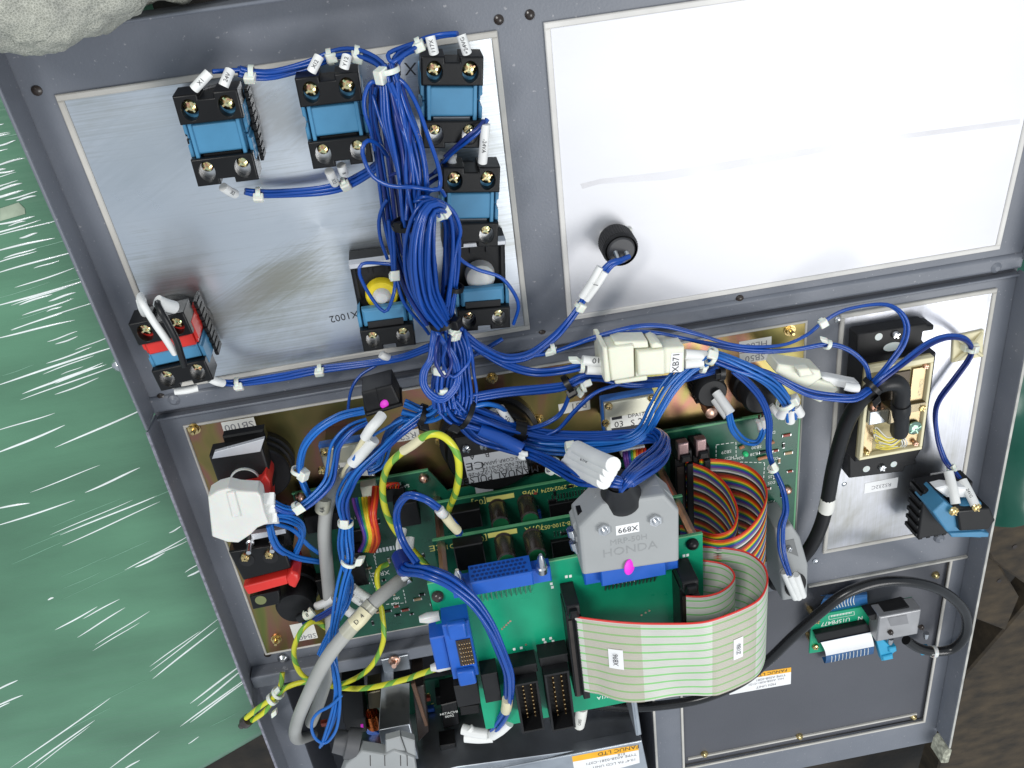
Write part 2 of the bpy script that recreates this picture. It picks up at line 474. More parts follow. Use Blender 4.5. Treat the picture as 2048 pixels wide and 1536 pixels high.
def iridescent():
    m = mat('passivated_zinc', (0.45, 0.42, 0.25), 0.36, 1.0, 0.05, 20)
    nt = m.node_tree; N = nt.nodes; K = nt.links; b = N['Principled BSDF']
    tc = N.new('ShaderNodeTexCoord')
    mp = N.new('ShaderNodeMapping'); mp.inputs['Scale'].default_value = (9, 5, 1)
    mp.inputs['Rotation'].default_value = (0, 0, 0.5)
    K.new(tc.outputs['Object'], mp.inputs[0])
    nz = N.new('ShaderNodeTexNoise'); nz.inputs['Scale'].default_value = 1.2; nz.inputs['Detail'].default_value = 4
    nz.inputs['Distortion'].default_value = 1.2
    K.new(mp.outputs[0], nz.inputs['Vector'])
    r = N.new('ShaderNodeValToRGB'); e = r.color_ramp.elements
    e[0].position = 0.26; e[0].color = (0.07, 0.10, 0.035, 1)
    e[1].position = 0.76; e[1].color = (0.09, 0.15, 0.05, 1)
    for p, c in ((0.38, (0.20, 0.19, 0.07, 1)), (0.46, (0.30, 0.23, 0.09, 1)), (0.52, (0.36, 0.17, 0.13, 1)), (0.57, (0.29, 0.25, 0.09, 1)), (0.65, (0.19, 0.24, 0.07, 1))):
        x = e.new(p); x.color = c
    K.new(nz.outputs['Fac'], r.inputs[0])
    for l in list(b.inputs['Base Color'].links): K.remove(l)
    K.new(r.outputs[0], b.inputs['Base Color'])
    return m
M_ZINC = iridescent()

# ------------------------------------------------------------------ floor, pallet, surroundings
def floor_mat():
    m = mat('dark_wet_floor', (0.020, 0.015, 0.010), 0.7, 0, 0.7, 40, 0.9, 160)
    return m
g = G(); g.box(-1400, 1400, -1500, 1200, -262, -260)
o = make_obj('floor', g, floor_mat()); tag(o, 'dark brown workshop floor under the panel', None, None, 'structure')

M_PLANK = mat('weathered_pallet_wood', (0.040, 0.029, 0.017), 0.85, 0, 0.6, 40, 0.9, 260, (1, 2, 1))
def plank(pts, h, th, label):
    c = np.mean([at(p[0], p[1], h, L) for p in pts], axis=0)
    t = Thing('pallet_board', label, 'board', L, (c[0], c[1], h - th), 'pallet boards beside the panel')
    g = G(); g.prism(poly(L, h, pts), h - th, h, 2.0)
    t.part('plank', g, M_PLANK)
    for q in range(2):
        p = at(*[(pts[0][k] * (0.3 + 0.3 * q) + pts[2][k] * (0.7 - 0.3 * q)) for k in range(2)], h, L)
        g = G(); g.cyl((p[0], p[1], h - 4), (p[0], p[1], h + 0.6), 3, 2.4, 10)
        t.part('nail', g, M_CAP)
plank([(1930, 1350), (2130, 1120), (2260, 1560), (1800, 1800)], -120, 30, 'wide brown pallet board at the lower right corner')
plank([(1900, 1080), (1990, 1112), (2040, 1196), (2012, 1262), (1890, 1215)], -105, 26, 'narrow brown pallet board end right of the bent cable')
plank([(1935, 1035), (2150, 975), (2170, 1180), (2050, 1168), (1985, 1122)], -95, 26, 'grey brown pallet board below the green sheet')

def sheet_mat(name, col):
    return mat(name, col, 0.32, 0, 0.22, 9, 0.5, 60)
M_TEAL = sheet_mat('green_plastic_sheet', (0.006, 0.085, 0.055))
g = G()
nx, ny = 14, 22
A = [at(p[0], p[1], -60, L) for p in ((1985, 520), (2260, 480), (2150, 960), (1960, 1075))]
vs = []; rr = random.Random(3)
for j in range(ny + 1):
    for i in range(nx + 1):
        u, v = i / nx, j / ny
        p = (1 - v) * ((1 - u) * A[0] + u * A[1]) + v * ((1 - u) * A[3] + u * A[2])
        vs.append((p[0], p[1], -60 + 9 * math.sin(7 * u + 5 * v) + 5 * math.sin(17 * v - 6 * u) + rr.uniform(-1.5, 1.5)))
fs = [(j * (nx + 1) + i, (j + 1) * (nx + 1) + i, (j + 1) * (nx + 1) + i + 1, j * (nx + 1) + i + 1) for j in range(ny) for i in range(nx)]
n0 = len(vs); vs += [(x, y, z - 40) for x, y, z in vs[:n0]]
fs += [tuple(i + n0 for i in f[::-1]) for f in fs]
def rim(a, b): fs.append((a, b, b + n0, a + n0))
for i in range(nx): rim(i, i + 1); rim(ny * (nx + 1) + i + 1, ny * (nx + 1) + i)
for j in range(ny): rim((j + 1) * (nx + 1), j * (nx + 1)); rim(j * (nx + 1) + nx, (j + 1) * (nx + 1) + nx)
g.add(vs, fs)
o = make_obj('wrapped_bundle', g, M_TEAL, None)
tag(o, 'crumpled teal green plastic bundle right of the panel', 'bundle')

# green crate under stretch film on the left
HC = -45
cp = [(-700, -100), (60, -100), (300, 560), (430, 1000), (588, 1446), (558, 1468), (308, 1612), (-200, 1880), (-900, 1800)]
t = Thing('wrapped_crate', 'big green crate wrapped in shiny stretch film left of the panel', 'crate', L, tuple(at(100, 900, HC, L)[:2]) + (-258,))
pl = [tuple(at(p[0], p[1], HC, L)[:2]) for p in cp]
M_GREEN = mat('green_painted_crate', (0.088, 0.215, 0.130), 0.32, 0, 0.28, 5, 0.0, 90, (1, 3, 1))
film_folds(M_GREEN)
g = G()
P0 = pl; a = sum(P0[i][0] * P0[(i + 1) % len(P0)][1] - P0[(i + 1) % len(P0)][0] * P0[i][1] for i in range(len(P0)))
if a < 0: P0 = P0[::-1]
rings = [(P0, -258), (P0, HC - 16), (inset(P0, 2.2), HC - 8), (inset(P0, 7), HC - 2.5), (inset(P0, 14), HC)]
vs = [(p[0], p[1], z) for R_, z in rings for p in R_]; n = len(P0)
fs = [tuple(range(4 * n, 5 * n))] + [(k * n + i, k * n + (i + 1) % n, (k + 1) * n + (i + 1) % n, (k + 1) * n + i) for k in range(4) for i in range(n)]
g.add(vs, fs)
t.part('crate_body', g, M_GREEN, ang=60)
M_FILM_GLINT = mat('film_pleat_glint', (0.85, 0.90, 0.88), 0.12, 0, 0.1, 60, spec=0.9)  # white colour stands in for glints along the film pleats
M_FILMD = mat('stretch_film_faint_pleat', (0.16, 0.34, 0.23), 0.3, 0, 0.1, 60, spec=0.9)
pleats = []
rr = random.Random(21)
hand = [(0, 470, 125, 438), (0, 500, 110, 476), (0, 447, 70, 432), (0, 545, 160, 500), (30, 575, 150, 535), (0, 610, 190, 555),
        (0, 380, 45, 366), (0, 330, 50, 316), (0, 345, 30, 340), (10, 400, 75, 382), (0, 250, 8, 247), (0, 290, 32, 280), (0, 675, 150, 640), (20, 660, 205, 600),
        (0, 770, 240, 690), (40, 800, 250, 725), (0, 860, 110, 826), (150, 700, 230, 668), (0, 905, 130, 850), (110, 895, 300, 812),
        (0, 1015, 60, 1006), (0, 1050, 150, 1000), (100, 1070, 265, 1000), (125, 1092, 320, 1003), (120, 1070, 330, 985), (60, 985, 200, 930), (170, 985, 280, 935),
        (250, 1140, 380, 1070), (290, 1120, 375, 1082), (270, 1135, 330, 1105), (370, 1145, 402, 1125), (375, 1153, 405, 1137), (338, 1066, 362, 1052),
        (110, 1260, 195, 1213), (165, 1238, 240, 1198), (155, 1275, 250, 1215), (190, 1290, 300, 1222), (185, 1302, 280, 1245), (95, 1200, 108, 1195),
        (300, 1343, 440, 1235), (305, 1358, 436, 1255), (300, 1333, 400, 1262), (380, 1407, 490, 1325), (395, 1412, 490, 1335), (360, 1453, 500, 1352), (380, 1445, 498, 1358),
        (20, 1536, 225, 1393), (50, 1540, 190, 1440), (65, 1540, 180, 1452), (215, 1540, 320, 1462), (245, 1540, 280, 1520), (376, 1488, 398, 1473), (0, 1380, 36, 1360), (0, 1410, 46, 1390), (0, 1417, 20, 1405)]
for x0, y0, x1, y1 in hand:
    pleats.append((x0 - (12 if x0 == 0 else 0), y0 + (3 if x0 == 0 else 0), x1, y1, rr.uniform(0.35, 0.85), M_FILM_GLINT))
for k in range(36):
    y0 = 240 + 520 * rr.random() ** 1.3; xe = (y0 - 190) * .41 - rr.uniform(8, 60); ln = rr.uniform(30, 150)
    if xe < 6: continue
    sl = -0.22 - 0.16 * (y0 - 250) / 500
    pleats.append((xe - ln, y0 - ln * sl, xe, y0, rr.uniform(.22, .8), M_FILM_GLINT))
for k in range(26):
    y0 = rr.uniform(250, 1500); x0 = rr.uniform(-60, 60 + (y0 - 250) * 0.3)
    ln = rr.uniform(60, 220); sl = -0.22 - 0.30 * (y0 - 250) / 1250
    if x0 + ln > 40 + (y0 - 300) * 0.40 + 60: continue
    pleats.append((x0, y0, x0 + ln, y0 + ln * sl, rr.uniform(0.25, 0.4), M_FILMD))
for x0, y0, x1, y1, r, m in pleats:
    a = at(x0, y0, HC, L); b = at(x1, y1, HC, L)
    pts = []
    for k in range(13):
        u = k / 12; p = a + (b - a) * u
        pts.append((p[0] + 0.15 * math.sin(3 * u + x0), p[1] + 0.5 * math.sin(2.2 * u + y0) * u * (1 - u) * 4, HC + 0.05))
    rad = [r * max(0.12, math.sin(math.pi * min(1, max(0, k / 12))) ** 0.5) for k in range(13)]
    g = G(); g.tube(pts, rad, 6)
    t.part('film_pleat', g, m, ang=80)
# torn paper label caught under the film
g = G(); g.prism(poly(L, HC + 0.3, crop(0, 150, [(0, 1000), (140, 955), (185, 1000), (190, 1040), (0, 1095)], 0.2669)), HC + 0.1, HC + 0.5)
t.part('torn_label', g, mat('faded_label', (0.34, 0.40, 0.30), 0.4, 0, 0.3, 70))

# ------------------------------------------------------------------ the panel
XL, XR = -225.0, 337.0
pan = Thing('operator_panel', 'dark grey bent steel operator panel seen from behind', 'panel', L, (0, 0, -2.5))
UL = (-208.0, 12.5, 12.5, 189.5)      # upper left plate: x0, x1, y0, y1
UR = (36.5, 318.0, 14.0, 190.0)
ML = (-210.0, 193.0, -215.5, -15.0)
RL = (215.2, 322.0, -217.0, -14.7)
def upart(name, g, m, **k):
    g.v = [tuple(p) for p in U.to_world(np.array(g.v))]
    return pan.part(name, g, m, **k)
g = G(); g.box(XL, XR, 5.5, 221, -2.5, 0)
upart('upper_sheet', g, M_FRAME, bevel=0.8)
g = G(); g.box(XL, XL + 2, -2, 219, 0.0, 21)
upart('flange', g, M_FRAME, bevel=1.0)
g = G(); g.box(XL, XR, 219.2, 221.2, 0, 16)
upart('flange', g, M_FRAME, bevel=1.0)
# folded rib along the bend
g = G(); g.box(XL, XR, -3, 8.5, -6, 2.2, 1.6)
upart('bend_rib', g, M_FRAME, bevel=0.8)
g = G(); g.box(XL, XR, -8.2, -6.4, 0.02, 2.6, 0.4)
pan.part('bend_lip', g, M_FRAME, bevel=0.6)
g = G(); g.box(XL, XR, -7, 2, -9, -3); pan.part('bend_backing', g, M_PLATE_DK)
# lower sheet round its openings
g = G()
g.box(XL, XR, -236, -6.5, -2.5, 0)
g.box(XL, -205, -470, -236, -2.5, 0)
g.box(78, 101, -470, -236, -2.5, 0)
g.box(101, XR, -247, -236, -2.5, 0)
g.box(323, XR, -470, -247, -2.5, 0)
g.box(101, 323, -470, -438, -2.5, 0)
pan.part('lower_sheet', g, M_FRAME)
for a in ((XL, XL + 2, -470, -4, 0, 21), (XR - 2, XR, -452, -4, 0, 21)):
    g = G(); g.box(*a); pan.part('flange', g, M_FRAME, bevel=1.0)
g = G(); g.box(XR - 2, XR, 4, 219, 0.0, 20); upart('flange', g, M_FRAME, bevel=1.0)
g = G(); g.box(XR - 1.9, XR - 0.1, -452, -4, 21.02, 21.5); pan.part('pale_flange_edge', g, M_EDGE)
g = G(); g.box(XL + 0.2, XL + 1.8, -470, -4, 21.02, 21.4); pan.part('pale_flange_edge', g, mat('speckled_paint_edge', (0.2, 0.2, 0.24), 0.4, 0, 0.4, 300))
g = G(); g.box(205, XR - 2.2, -248.6, -246.8, 0.02, 2.6, 0.4); pan.part('section_lip', g, M_EDGE)
# sill between the middle opening and the display opening
g = G(); g.box(-222.5, 77, -236.5, -225, 0.02, 12, 1); pan.part('cross_rail', g, M_FRAME, bevel=0.8)
g = G(); g.box(-222.5, 77, -252, -236.6, -14, -12); pan.part('rail_return', g, M_PLATE_DK)
# lower right recessed plate, its light edge lines
g = G(); g.box(102, 322.5, -437, -248.8, -5, -3); pan.part('recessed_plate', g, M_PLATE_DK)
for a in ((100.2, 102.2, -462, -300), (321.4, 323.4, -437, -249.5), (76.4, 78.4, -462, -300), (100.2, 323.4, -439, -437.1)):
    g = G(); g.box(a[0], a[1], a[2], a[3], 0.02, 1.4, 0.3); pan.part('edge_bead', g, M_GASK)
g = G(); g.box(106, 316, -430.4, -428.6, -2.98, -1.2, 0.3); pan.part('edge_bead', g, M_GASK)
# display opening is deep
g = G()
g.box(-205, 78, -470, -236.6, -62, -60)
g.box(-207, -205.02, -470, -236.6, -60, -2.6)
g.box(76, 77.9, -470, -236.6, -60, -2.6)
pan.part('display_well', g, M_PLATE_DK)

def plate(F, r, z, m, name):
    g = G(); g.box(r[0], r[1], r[2], r[3], 0.05, z)
    fn = upart if F is U else pan.part
    fn(name, g, m)
def gasket(F, r, wd, z, sides='TBLR', m=None):
    fn = upart if F is U else pan.part
    x0, x1, y0, y1 = r
    q = {'T': (x0, x1, y1 - wd, y1), 'B': (x0, x1, y0, y0 + wd), 'L': (x0, x0 + wd, y0 + wd + .05, y1 - wd - .05), 'R': (x1 - wd, x1, y0 + wd + .05, y1 - wd - .05)}
    for s in sides:
        a = q[s]; g = G(); g.box(a[0], a[1], a[2], a[3], 0.03, z, 0.5); fn('gasket', g, m or M_GASK)
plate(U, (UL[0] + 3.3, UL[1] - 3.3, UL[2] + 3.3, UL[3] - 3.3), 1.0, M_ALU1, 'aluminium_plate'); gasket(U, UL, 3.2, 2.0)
plate(U, (UR[0] + 3.3, UR[1] - 3.3, UR[2] + 3.3, UR[3] - 3.3), 1.0, M_ALU2, 'aluminium_plate'); gasket(U, UR, 3.2, 2.0, m=mat('pale_gasket', (0.66, 0.64, 0.61), 0.6, 0, 0.1, 40))
plate(L, (ML[0] + 1.6, ML[1] - 1.6, ML[2] + 1.6, ML[3] - 1.6), 0.8, M_ZINC, 'zinc_plate'); gasket(L, ML, 1.5, 1.6)
plate(L, (RL[0] + 3.0, RL[1] - 3.0, RL[2] + 3.0, RL[3] - 3.0), 1.0, M_ALU3, 'aluminium_plate'); gasket(L, RL, 2.9, 2.0)

def stud(px, py, m=M_BRASS, F=None, r=2.6, tall=5.0, z=0.8, parent=None):
    """nut with a threaded stud end"""
    F = F or side(px, py); p = at(px, py, z + tall * 0.6, F)
    g = G(); g.cyl((p[0], p[1], z), (p[0], p[1], z + 0.8), r * 1.5, None, 18)
    g.cyl((p[0], p[1], z + 0.8), (p[0], p[1], z + 3.0), r * 1.15, None, 6)
    g.lathe((p[0], p[1], z + 3.0), (p[0], p[1], z + tall + 1.5), [(0, r * .55), (.8, r * .55), (1, r * .4)], 12)
    (upart if F is U else pan.part)('stud_nut', g, m)
for p in ((387, 862), (985, 760), (1583, 664), (552, 1283), (882, 886), (1077, 843)):
    stud(p[0], p[1], M_BRASS)
for p in ((1410, 1510), (1600, 1475), (1828, 1435), (1873, 1152)):
    q = at(p[0], p[1], -1, L); g = G()
    g.lathe((q[0], q[1], -3), (q[0], q[1], 0.6), [(0, 3.2), (.5, 3.0), (1, 1.4)], 14); pan.part('screw', g, M_BRASS)
M_HOLE = mat('dark_hole', (0.012, 0.012, 0.014), 0.7)
for p in ((73, 182), (998, 40), (1060, 30), (1085, 668), (1480, 598), (1677, 640), (322, 795), (535, 1310), (1632, 1123), (1688, 968)):
    F = side(*p); q = at(p[0], p[1], 0.8, F); g = G()
    g.lathe((q[0], q[1], 0.02), (q[0], q[1], 1.6), [(0, 2.6), (.4, 2.5), (.8, 1.6), (1, 0.8)], 14)
    (upart if F is U else pan.part)('rivet', g, M_CAP if p[0] < 1600 else M_STEEL)
for p in ((237, 733, M_STEEL), (1880, 1078, M_FRAME), (1992, 535, M_FRAME), (348, 800, M_FRAME), (565, 1318, M_STEEL)):
    F = side(p[0], p[1]); q = at(p[0], p[1], 2, F); g = G()
    g.lathe((q[0], q[1], 0.02), (q[0], q[1], 4.0), [(0, 4.2), (.6, 3.6), (1, 1.6)], 16)
    (upart if F is U else pan.part)('weld_stud', g, p[2])
# chipped paint blob on the far corner of the flange
q = at(1893, 1512, 21, L); g = G(); g.prism([(q[0] - 4, q[1] - 8), (q[0] + 3, q[1] - 9), (q[0] + 4, q[1] + 7), (q[0], q[1] + 10), (q[0] - 3, q[1] + 5)], 4, 23, 2)
pan.part('chipped_corner', g, mat('chipped_paint', (0.42, 0.42, 0.33), 0.55, 0, 0.5, 250))

# dried adhesive streaks across the bright plate
def residue():
    m = bpy.data.materials.new('adhesive_residue'); m.use_nodes = True; N = m.node_tree.nodes; K = m.node_tree.links; b = N['Principled BSDF']
    b.inputs['Base Color'].default_value = (0.34, 0.27, 0.25, 1); b.inputs['Roughness'].default_value = 0.5
    tc = N.new('ShaderNodeTexCoord'); nz = N.new('ShaderNodeTexNoise'); nz.inputs['Scale'].default_value = 22; nz.inputs['Detail'].default_value = 6
    K.new(tc.outputs['Object'], nz.inputs['Vector']); mr = N.new('ShaderNodeMapRange'); mr.inputs['From Min'].default_value = .25; mr.inputs['From Max'].default_value = .8; mr.inputs['To Max'].default_value = .10
    K.new(nz.outputs['Fac'], mr.inputs['Value']); K.new(mr.outputs[0], b.inputs['Alpha'])
    return m
M_RES = residue()
for pts in ([(1160, 368), (1200, 358), (1330, 343), (1520, 312), (1750, 275), (2040, 238), (2040, 248), (1750, 285), (1520, 328), (1330, 360), (1200, 368), (1165, 378)],):
    upart('adhesive_streak', G().prism(poly(U, 1.1, pts), 1.02, 1.08), M_RES)

# handwriting on the sheet and plates (felt pen)
def upright(p): return p
def utext(s, px, py, h, F, size, m, rz=math.pi, sx=1.0):
    p = at(px, py, h, F)
    o = pan.text(s, (0, 0, 0), size, m, rz, sx=sx)
    V = np.array([v.co[:] for v in o.data.vertices]) / MM + pan.base
    V = V + np.array([p[0], p[1], h])
    if F is U: V = U.to_world(V)
    V = (V - pan.base) * MM
    for v, c in zip(o.data.vertices, V): v.co = c
    return o
utext('X1002', 688, 633, 1.1, U, 4.6, M_INK, math.pi + 0.05)
utext('X14', 803, 137, 1.1, U, 6.5, M_INK, math.pi - 0.12)
# ------------------------------------------------------------------ push-button contact blocks
def boolean(g, cutters, m, name):
    """g minus cutters, as a new pile of faces"""
    a = make_obj(name, g, m); cs = []
    cg = G()
    for c in cutters: cg.add(c.v, c.f)
    c = make_obj('cutter', cg, m)
    md = a.modifiers.new('b', 'BOOLEAN'); md.object = c; md.operation = 'DIFFERENCE'; md.solver = 'EXACT'
    dg = bpy.context.evaluated_depsgraph_get()
    me = bpy.data.meshes.new_from_object(a.evaluated_get(dg))
    out = G(); out.add([np.array(v.co[:]) / MM for v in me.vertices], [tuple(p.vertices) for p in me.polygons])
    for x in (a, c):
        d = x.data; bpy.data.objects.remove(x); bpy.data.meshes.remove(d)
    bpy.data.meshes.remove(me)
    return out
def oval(cx, cy, rx, ry, z0, z1, n=20):
    return G().prism([(cx + rx * math.cos(2 * math.pi * k / n), cy + ry * math.sin(2 * math.pi * k / n)) for k in range(n)], z0, z1)
def screw_head(cx, cy, z, r=3.1):
    g = G(); g.lathe((cx, cy, z), (cx, cy, z + 2.6), [(0, r), (.45, r), (.8, r * .8), (1, r * .35)], 18)
    for a in (0.5, 0.5 + math.pi / 2):
        b = G().box(-r * .8, r * .8, -0.45, 0.45, 2.1, 2.75); b.xf(rotz(a), (cx, cy, z)); g.add(b.v, b.f)
    return g
_term_cache = {}
def terminal_shape(s):
    """black screw terminal, open side at +y (s=1) or -y (s=-1)"""
    if s not in _term_cache:
        P = [(-15, 8.5), (15, 8.5), (15, 22.3), (3.6, 22.3), (3.6, 19.6), (-3.6, 19.6), (-3.6, 22.3), (-15, 22.3)]
        g = G().prism([(x, y * s) for x, y in P], 15, 31, 0.6)
        g = boolean(g, [oval(-8.6, 15.2 * s, 3.9, 5.1, 23, 40), oval(8.6, 15.2 * s, 3.9, 5.1, 23, 40)], M_BLACK, 't')
        _term_cache[s] = g
    h = G(); h.add(_term_cache[s].v, _term_cache[s].f); return h

def irid_screw():
    m = mat('iridescent_zinc_screw', (0.7, 0.55, 0.3), 0.2, 1.0); nt = m.node_tree; N = nt.nodes; K = nt.links; b = N['Principled BSDF']
    tc = N.new('ShaderNodeTexCoord'); nz = N.new('ShaderNodeTexNoise'); nz.inputs['Scale'].default_value = 650; nz.inputs['Detail'].default_value = 2
    K.new(tc.outputs['Object'], nz.inputs['Vector']); r = N.new('ShaderNodeValToRGB'); e = r.color_ramp.elements
    e[0].position = .3; e[0].color = (.75, .30, .28, 1); e[1].position = .7; e[1].color = (.35, .65, .30, 1)
    x = e.new(.42); x.color = (.85, .62, .25, 1); x = e.new(.55); x.color = (.90, .82, .50, 1)
    K.new(nz.outputs['Fac'], r.inputs[0])
    for l in list(b.inputs['Base Color'].links): K.remove(l)
    K.new(r.outputs[0], b.inputs['Base Color']); return m
M_IRID = irid_screw()
def contact_block(name, label, F, base, rz, group, upper='full', top_mat=None, low_mat=None, z=0.0, lamp=None, collar=True, ring=False):
    t = Thing(name, label, 'contact block', F, base, group, rz)
    P = lambda *a, **k: t.part(*a, local=True, **k)
    lb = low_mat or M_LBLUE; ub = top_mat or lb
    if collar:
        g = G()
        n = 28
        for z0, z1, r in ((1.0, 6, 17.6 if ring else 15.0), (6, 13.5, 16.8 if ring else 14.6)):
            g.prism([(r * math.cos(2 * math.pi * k / n) * 1.0, r * math.sin(2 * math.pi * k / n) * 1.02) for k in range(n)], z0, z1, 0.6)
        c = P('mounting_ring', g, M_BLACKM)
        if ring:
            g = G()
            for k in range(-4, 5):
                g.box(15.4, 17.5, k * 3.9 - 1.2, k * 3.9 + 1.2, 6, 16.4, 0.3)
                g.box(-17.5, -15.4, k * 3.9 - 1.2, k * 3.9 + 1.2, 6, 16.4, 0.3)
            P('ring_ribs', g, M_BLACKM, parent=c)['kind'] = 'stuff'
            for s in (-1, 1):
                g = G(); g.box(s * 16.2 - .8, s * 16.2 + .8, -18, 18, 3, 15.5, .3); P('ring_wall', g, M_BLACKM, parent=c)
    if upper == 'full':
        g = G(); g.box(-13.2, 13.2, -18, 0, 12 + z, 24 + z, 0.5); P('body', g, lb)
        g = G(); g.box(-13.2, 13.2, 0.02, 18, 12 + z, 24 + z, 0.5); P('body', g, ub)
        for sx in (-1, 1):
            g = G(); g.prism([(sx * 13.3, -15), (sx * 15.3, -13.5), (sx * 15.3, -3), (sx * 14.3, -2.2), (sx * 14.3, -0.5), (sx * 13.3, -0.5)], 4 + z, 26 + z, 0.4); P('side_clip', g, lb)
            g = G(); g.prism([(sx * 13.3, 15), (sx * 15.3, 13.5), (sx * 15.3, 3), (sx * 14.3, 2.2), (sx * 14.3, 0.5), (sx * 13.3, 0.5)], 4 + z, 26 + z, 0.4); P('side_clip', g, ub)
        if top_mat is None:
            g = G(); g.box(-12.2, 12.2, -7.2, 7.6, 23 + z, 28.2 + z, 0.9); br = P('bridge', g, lb, bevel=0.4)
            for sx in (-1, 1):
                g = G(); g.box(sx * 11.4 - 0.9, sx * 11.4 + 0.9, -8.8, 9.0, 24 + z, 29.2 + z, 0.3)
                P('bridge_lug', g, lb, parent=br)
            g = G(); g.box(-9.5, 9.5, -10.2, -7.4, 22 + z, 26.4 + z, 0.4); P('bridge_spring', g, M_GALV if 'steel' in label or 'third' in label else M_BLACKM)
        else:
            g = G(); g.box(-13, 13, 0.05, 8, 22 + z, 28 + z, 0.9); P('bridge', g, ub)
            g = G(); g.box(-13, 13, -8, 0, 22 + z, 27.4 + z, 0.9); P('bridge', g, lb)
        ends = (1, -1)
    else:
        g = G(); g.box(-15, 15, -16, 27, 1.0, 15, 0.8); hs = P('lamp_housing', g, M_BLACKM)
        g = G(); g.box(-15, 15, 24.6, 27.3, 13, 19.5, 0.4); P('housing_lip', g, M_SILVER, parent=hs)
        g = G(); g.box(-13.8, -12, 4, 24, 15, 17.5, 0.3); g.box(12, 13.8, 4, 24, 15, 17.5, 0.3); g.box(-5, -3, 19, 24, 15, 16.5); g.box(4, 6, 19, 24, 15, 16.5)
        P('housing_ribs', g, M_BLACKM, parent=hs)['kind'] = 'stuff'
        if lamp == 'yellow':
            g = G().lathe((0, 6, 14.8), (0, 6, 20), [(0, 9.4), (.8, 9.2), (1, 8.4)], 28); P('lamp_ring', g, M_YEL)
            g = G().lathe((0, 6, 20.02), (0, 6, 23), [(0, 5.2), (.6, 4.6), (1, 3)], 24); P('lamp_lens', g, M_CLEARG)
        else:
            g = G().lathe((0, 6, 14.8), (0, 6, 24), [(0, 8.6), (.7, 8), (.92, 6), (1, 3.5)], 28); P('lamp_lens', g, M_CLEARG)
        g = G(); g.box(-13.2, 13.2, -18, -4.5, 12, 24, 0.5); P('body', g, lb)
        for sx in (-1, 1):
            g = G(); g.prism([(sx * 13.3, -17), (sx * 15.3, -15.5), (sx * 15.3, -1), (sx * 13.3, 2)], 7, 26, 0.4); P('side_clip', g, lb)
        g = G(); g.box(-12.2, 12.2, -8.2, 3.0, 23, 28.2, 1.4); P('bridge', g, lb, bevel=0.4)
        g = G(); g.box(-10, 10, -8.4, -4.5, 27, 29); P('bridge_spring', g, M_BLACKM)
        ends = (-1,)
    for s in ends:
        g = terminal_shape(s)
        if z: g.xf(None, (0, 0, z))
        tm = P('terminal', g, M_BLACK, bevel=0.25)
        for sx in (-1, 1):
            g = oval(sx * 8.6, 15.2 * s, 4.1, 5.3, 22.4 + z, 25.5 + z); P('terminal_floor', g, M_TIN if s < 0 else (ub if s > 0 else lb), parent=tm)
            g = screw_head(sx * 8.6, 15.9 * s if s > 0 else 13.6 * s, 25.5 + z, 3.7 if s > 0 else 3.0); P('screw', g, M_IRID, parent=tm)
    return t
def place(F, quad, h=31.0):
    """centre and turn of a block from the pixel corners of its terminals"""
    c = [at(p[0], p[1], h, F) for p in quad]
    m = sum(c) / 4
    dx = unit((c[1] - c[0]) + (c[2] - c[3])); dy = unit((c[0] - c[3]) + (c[1] - c[2]))
    a1 = math.atan2(dx[1], dx[0]); a2 = math.atan2(-dy[0], dy[1])
    return (m[0], m[1], 1.0), (a1 + a2) / 2
GB = 'push-button contact blocks on the upper left plate'
b, a = place(U, [(342, 186), (473, 174), (520, 362), (398, 378)])
contact_block('contact_block', 'blue and black contact block nearest the upper left plate corner', U, b, a, GB, ring=True)
b, a = place(U, [(587, 151), (715, 136), (747, 330), (629, 342)])
contact_block('contact_block', 'blue and black contact block left of the wire trunk beside the looped wire', U, b, a, GB)
b, a = place(U, [(840, 106), (966, 108), (963, 301), (848, 300)])
contact_block('contact_block', 'blue and black contact block with steel strip at the top right of the left plate', U, b, a, GB)
b, a = place(U, [(882, 327), (997, 330), (991, 498), (895, 498)])
contact_block('contact_block', 'blue and black contact block directly below the top right steel-strip one', U, b, a, GB)
GLB = 'illuminated button blocks either side of the wire trunk'
b, a = place(U, [(712, 660), (826, 645), (832, 698), (723, 718)], 31)
contact_block('lamp_block', 'illuminated button block with yellow ring around its lens', U, tuple(at(768, 628, 31, U)[:2]) + (1.0,), a + 0.0, GLB, 'lamp', lamp='yellow')
contact_block('lamp_block', 'illuminated button block with frosted white lens by the black cable tie', U, tuple(at(966, 590, 31, U)[:2]) + (1.0,), -0.09, GLB, 'lamp', lamp='white')
b, a = place(U, [(259, 645), (366, 618), (427, 761), (322, 786)], 35)
contact_block('contact_block', 'half red half blue contact block with white and black lead wires', U, b, a, GB, 'full', M_RED, M_LBLUE, z=4.0, ring=True)
# ------------------------------------------------------------------ helpers for plug-in hardware
Z5 = lambda *p: crop(1488, 540, p)
Z4 = lambda *p: crop(1040, 420, p)
Z6 = lambda *p: crop(340, 760, p)
Z7 = lambda *p: crop(740, 780, p)
Z8 = lambda *p: crop(1100, 760, p)
Z9 = lambda *p: crop(1488, 1000, p)
Z10 = lambda *p: crop(1000, 1080, p)
Z11 = lambda *p: crop(440, 1080, p)
Z12 = lambda *p: crop(460, 1300, p, 0.2637)
Z13 = lambda *p: crop(900, 1300, p, 0.29297)
Z3 = lambda *p: crop(600, 400, p)
Z2 = lambda *p: crop(550, 40, p)

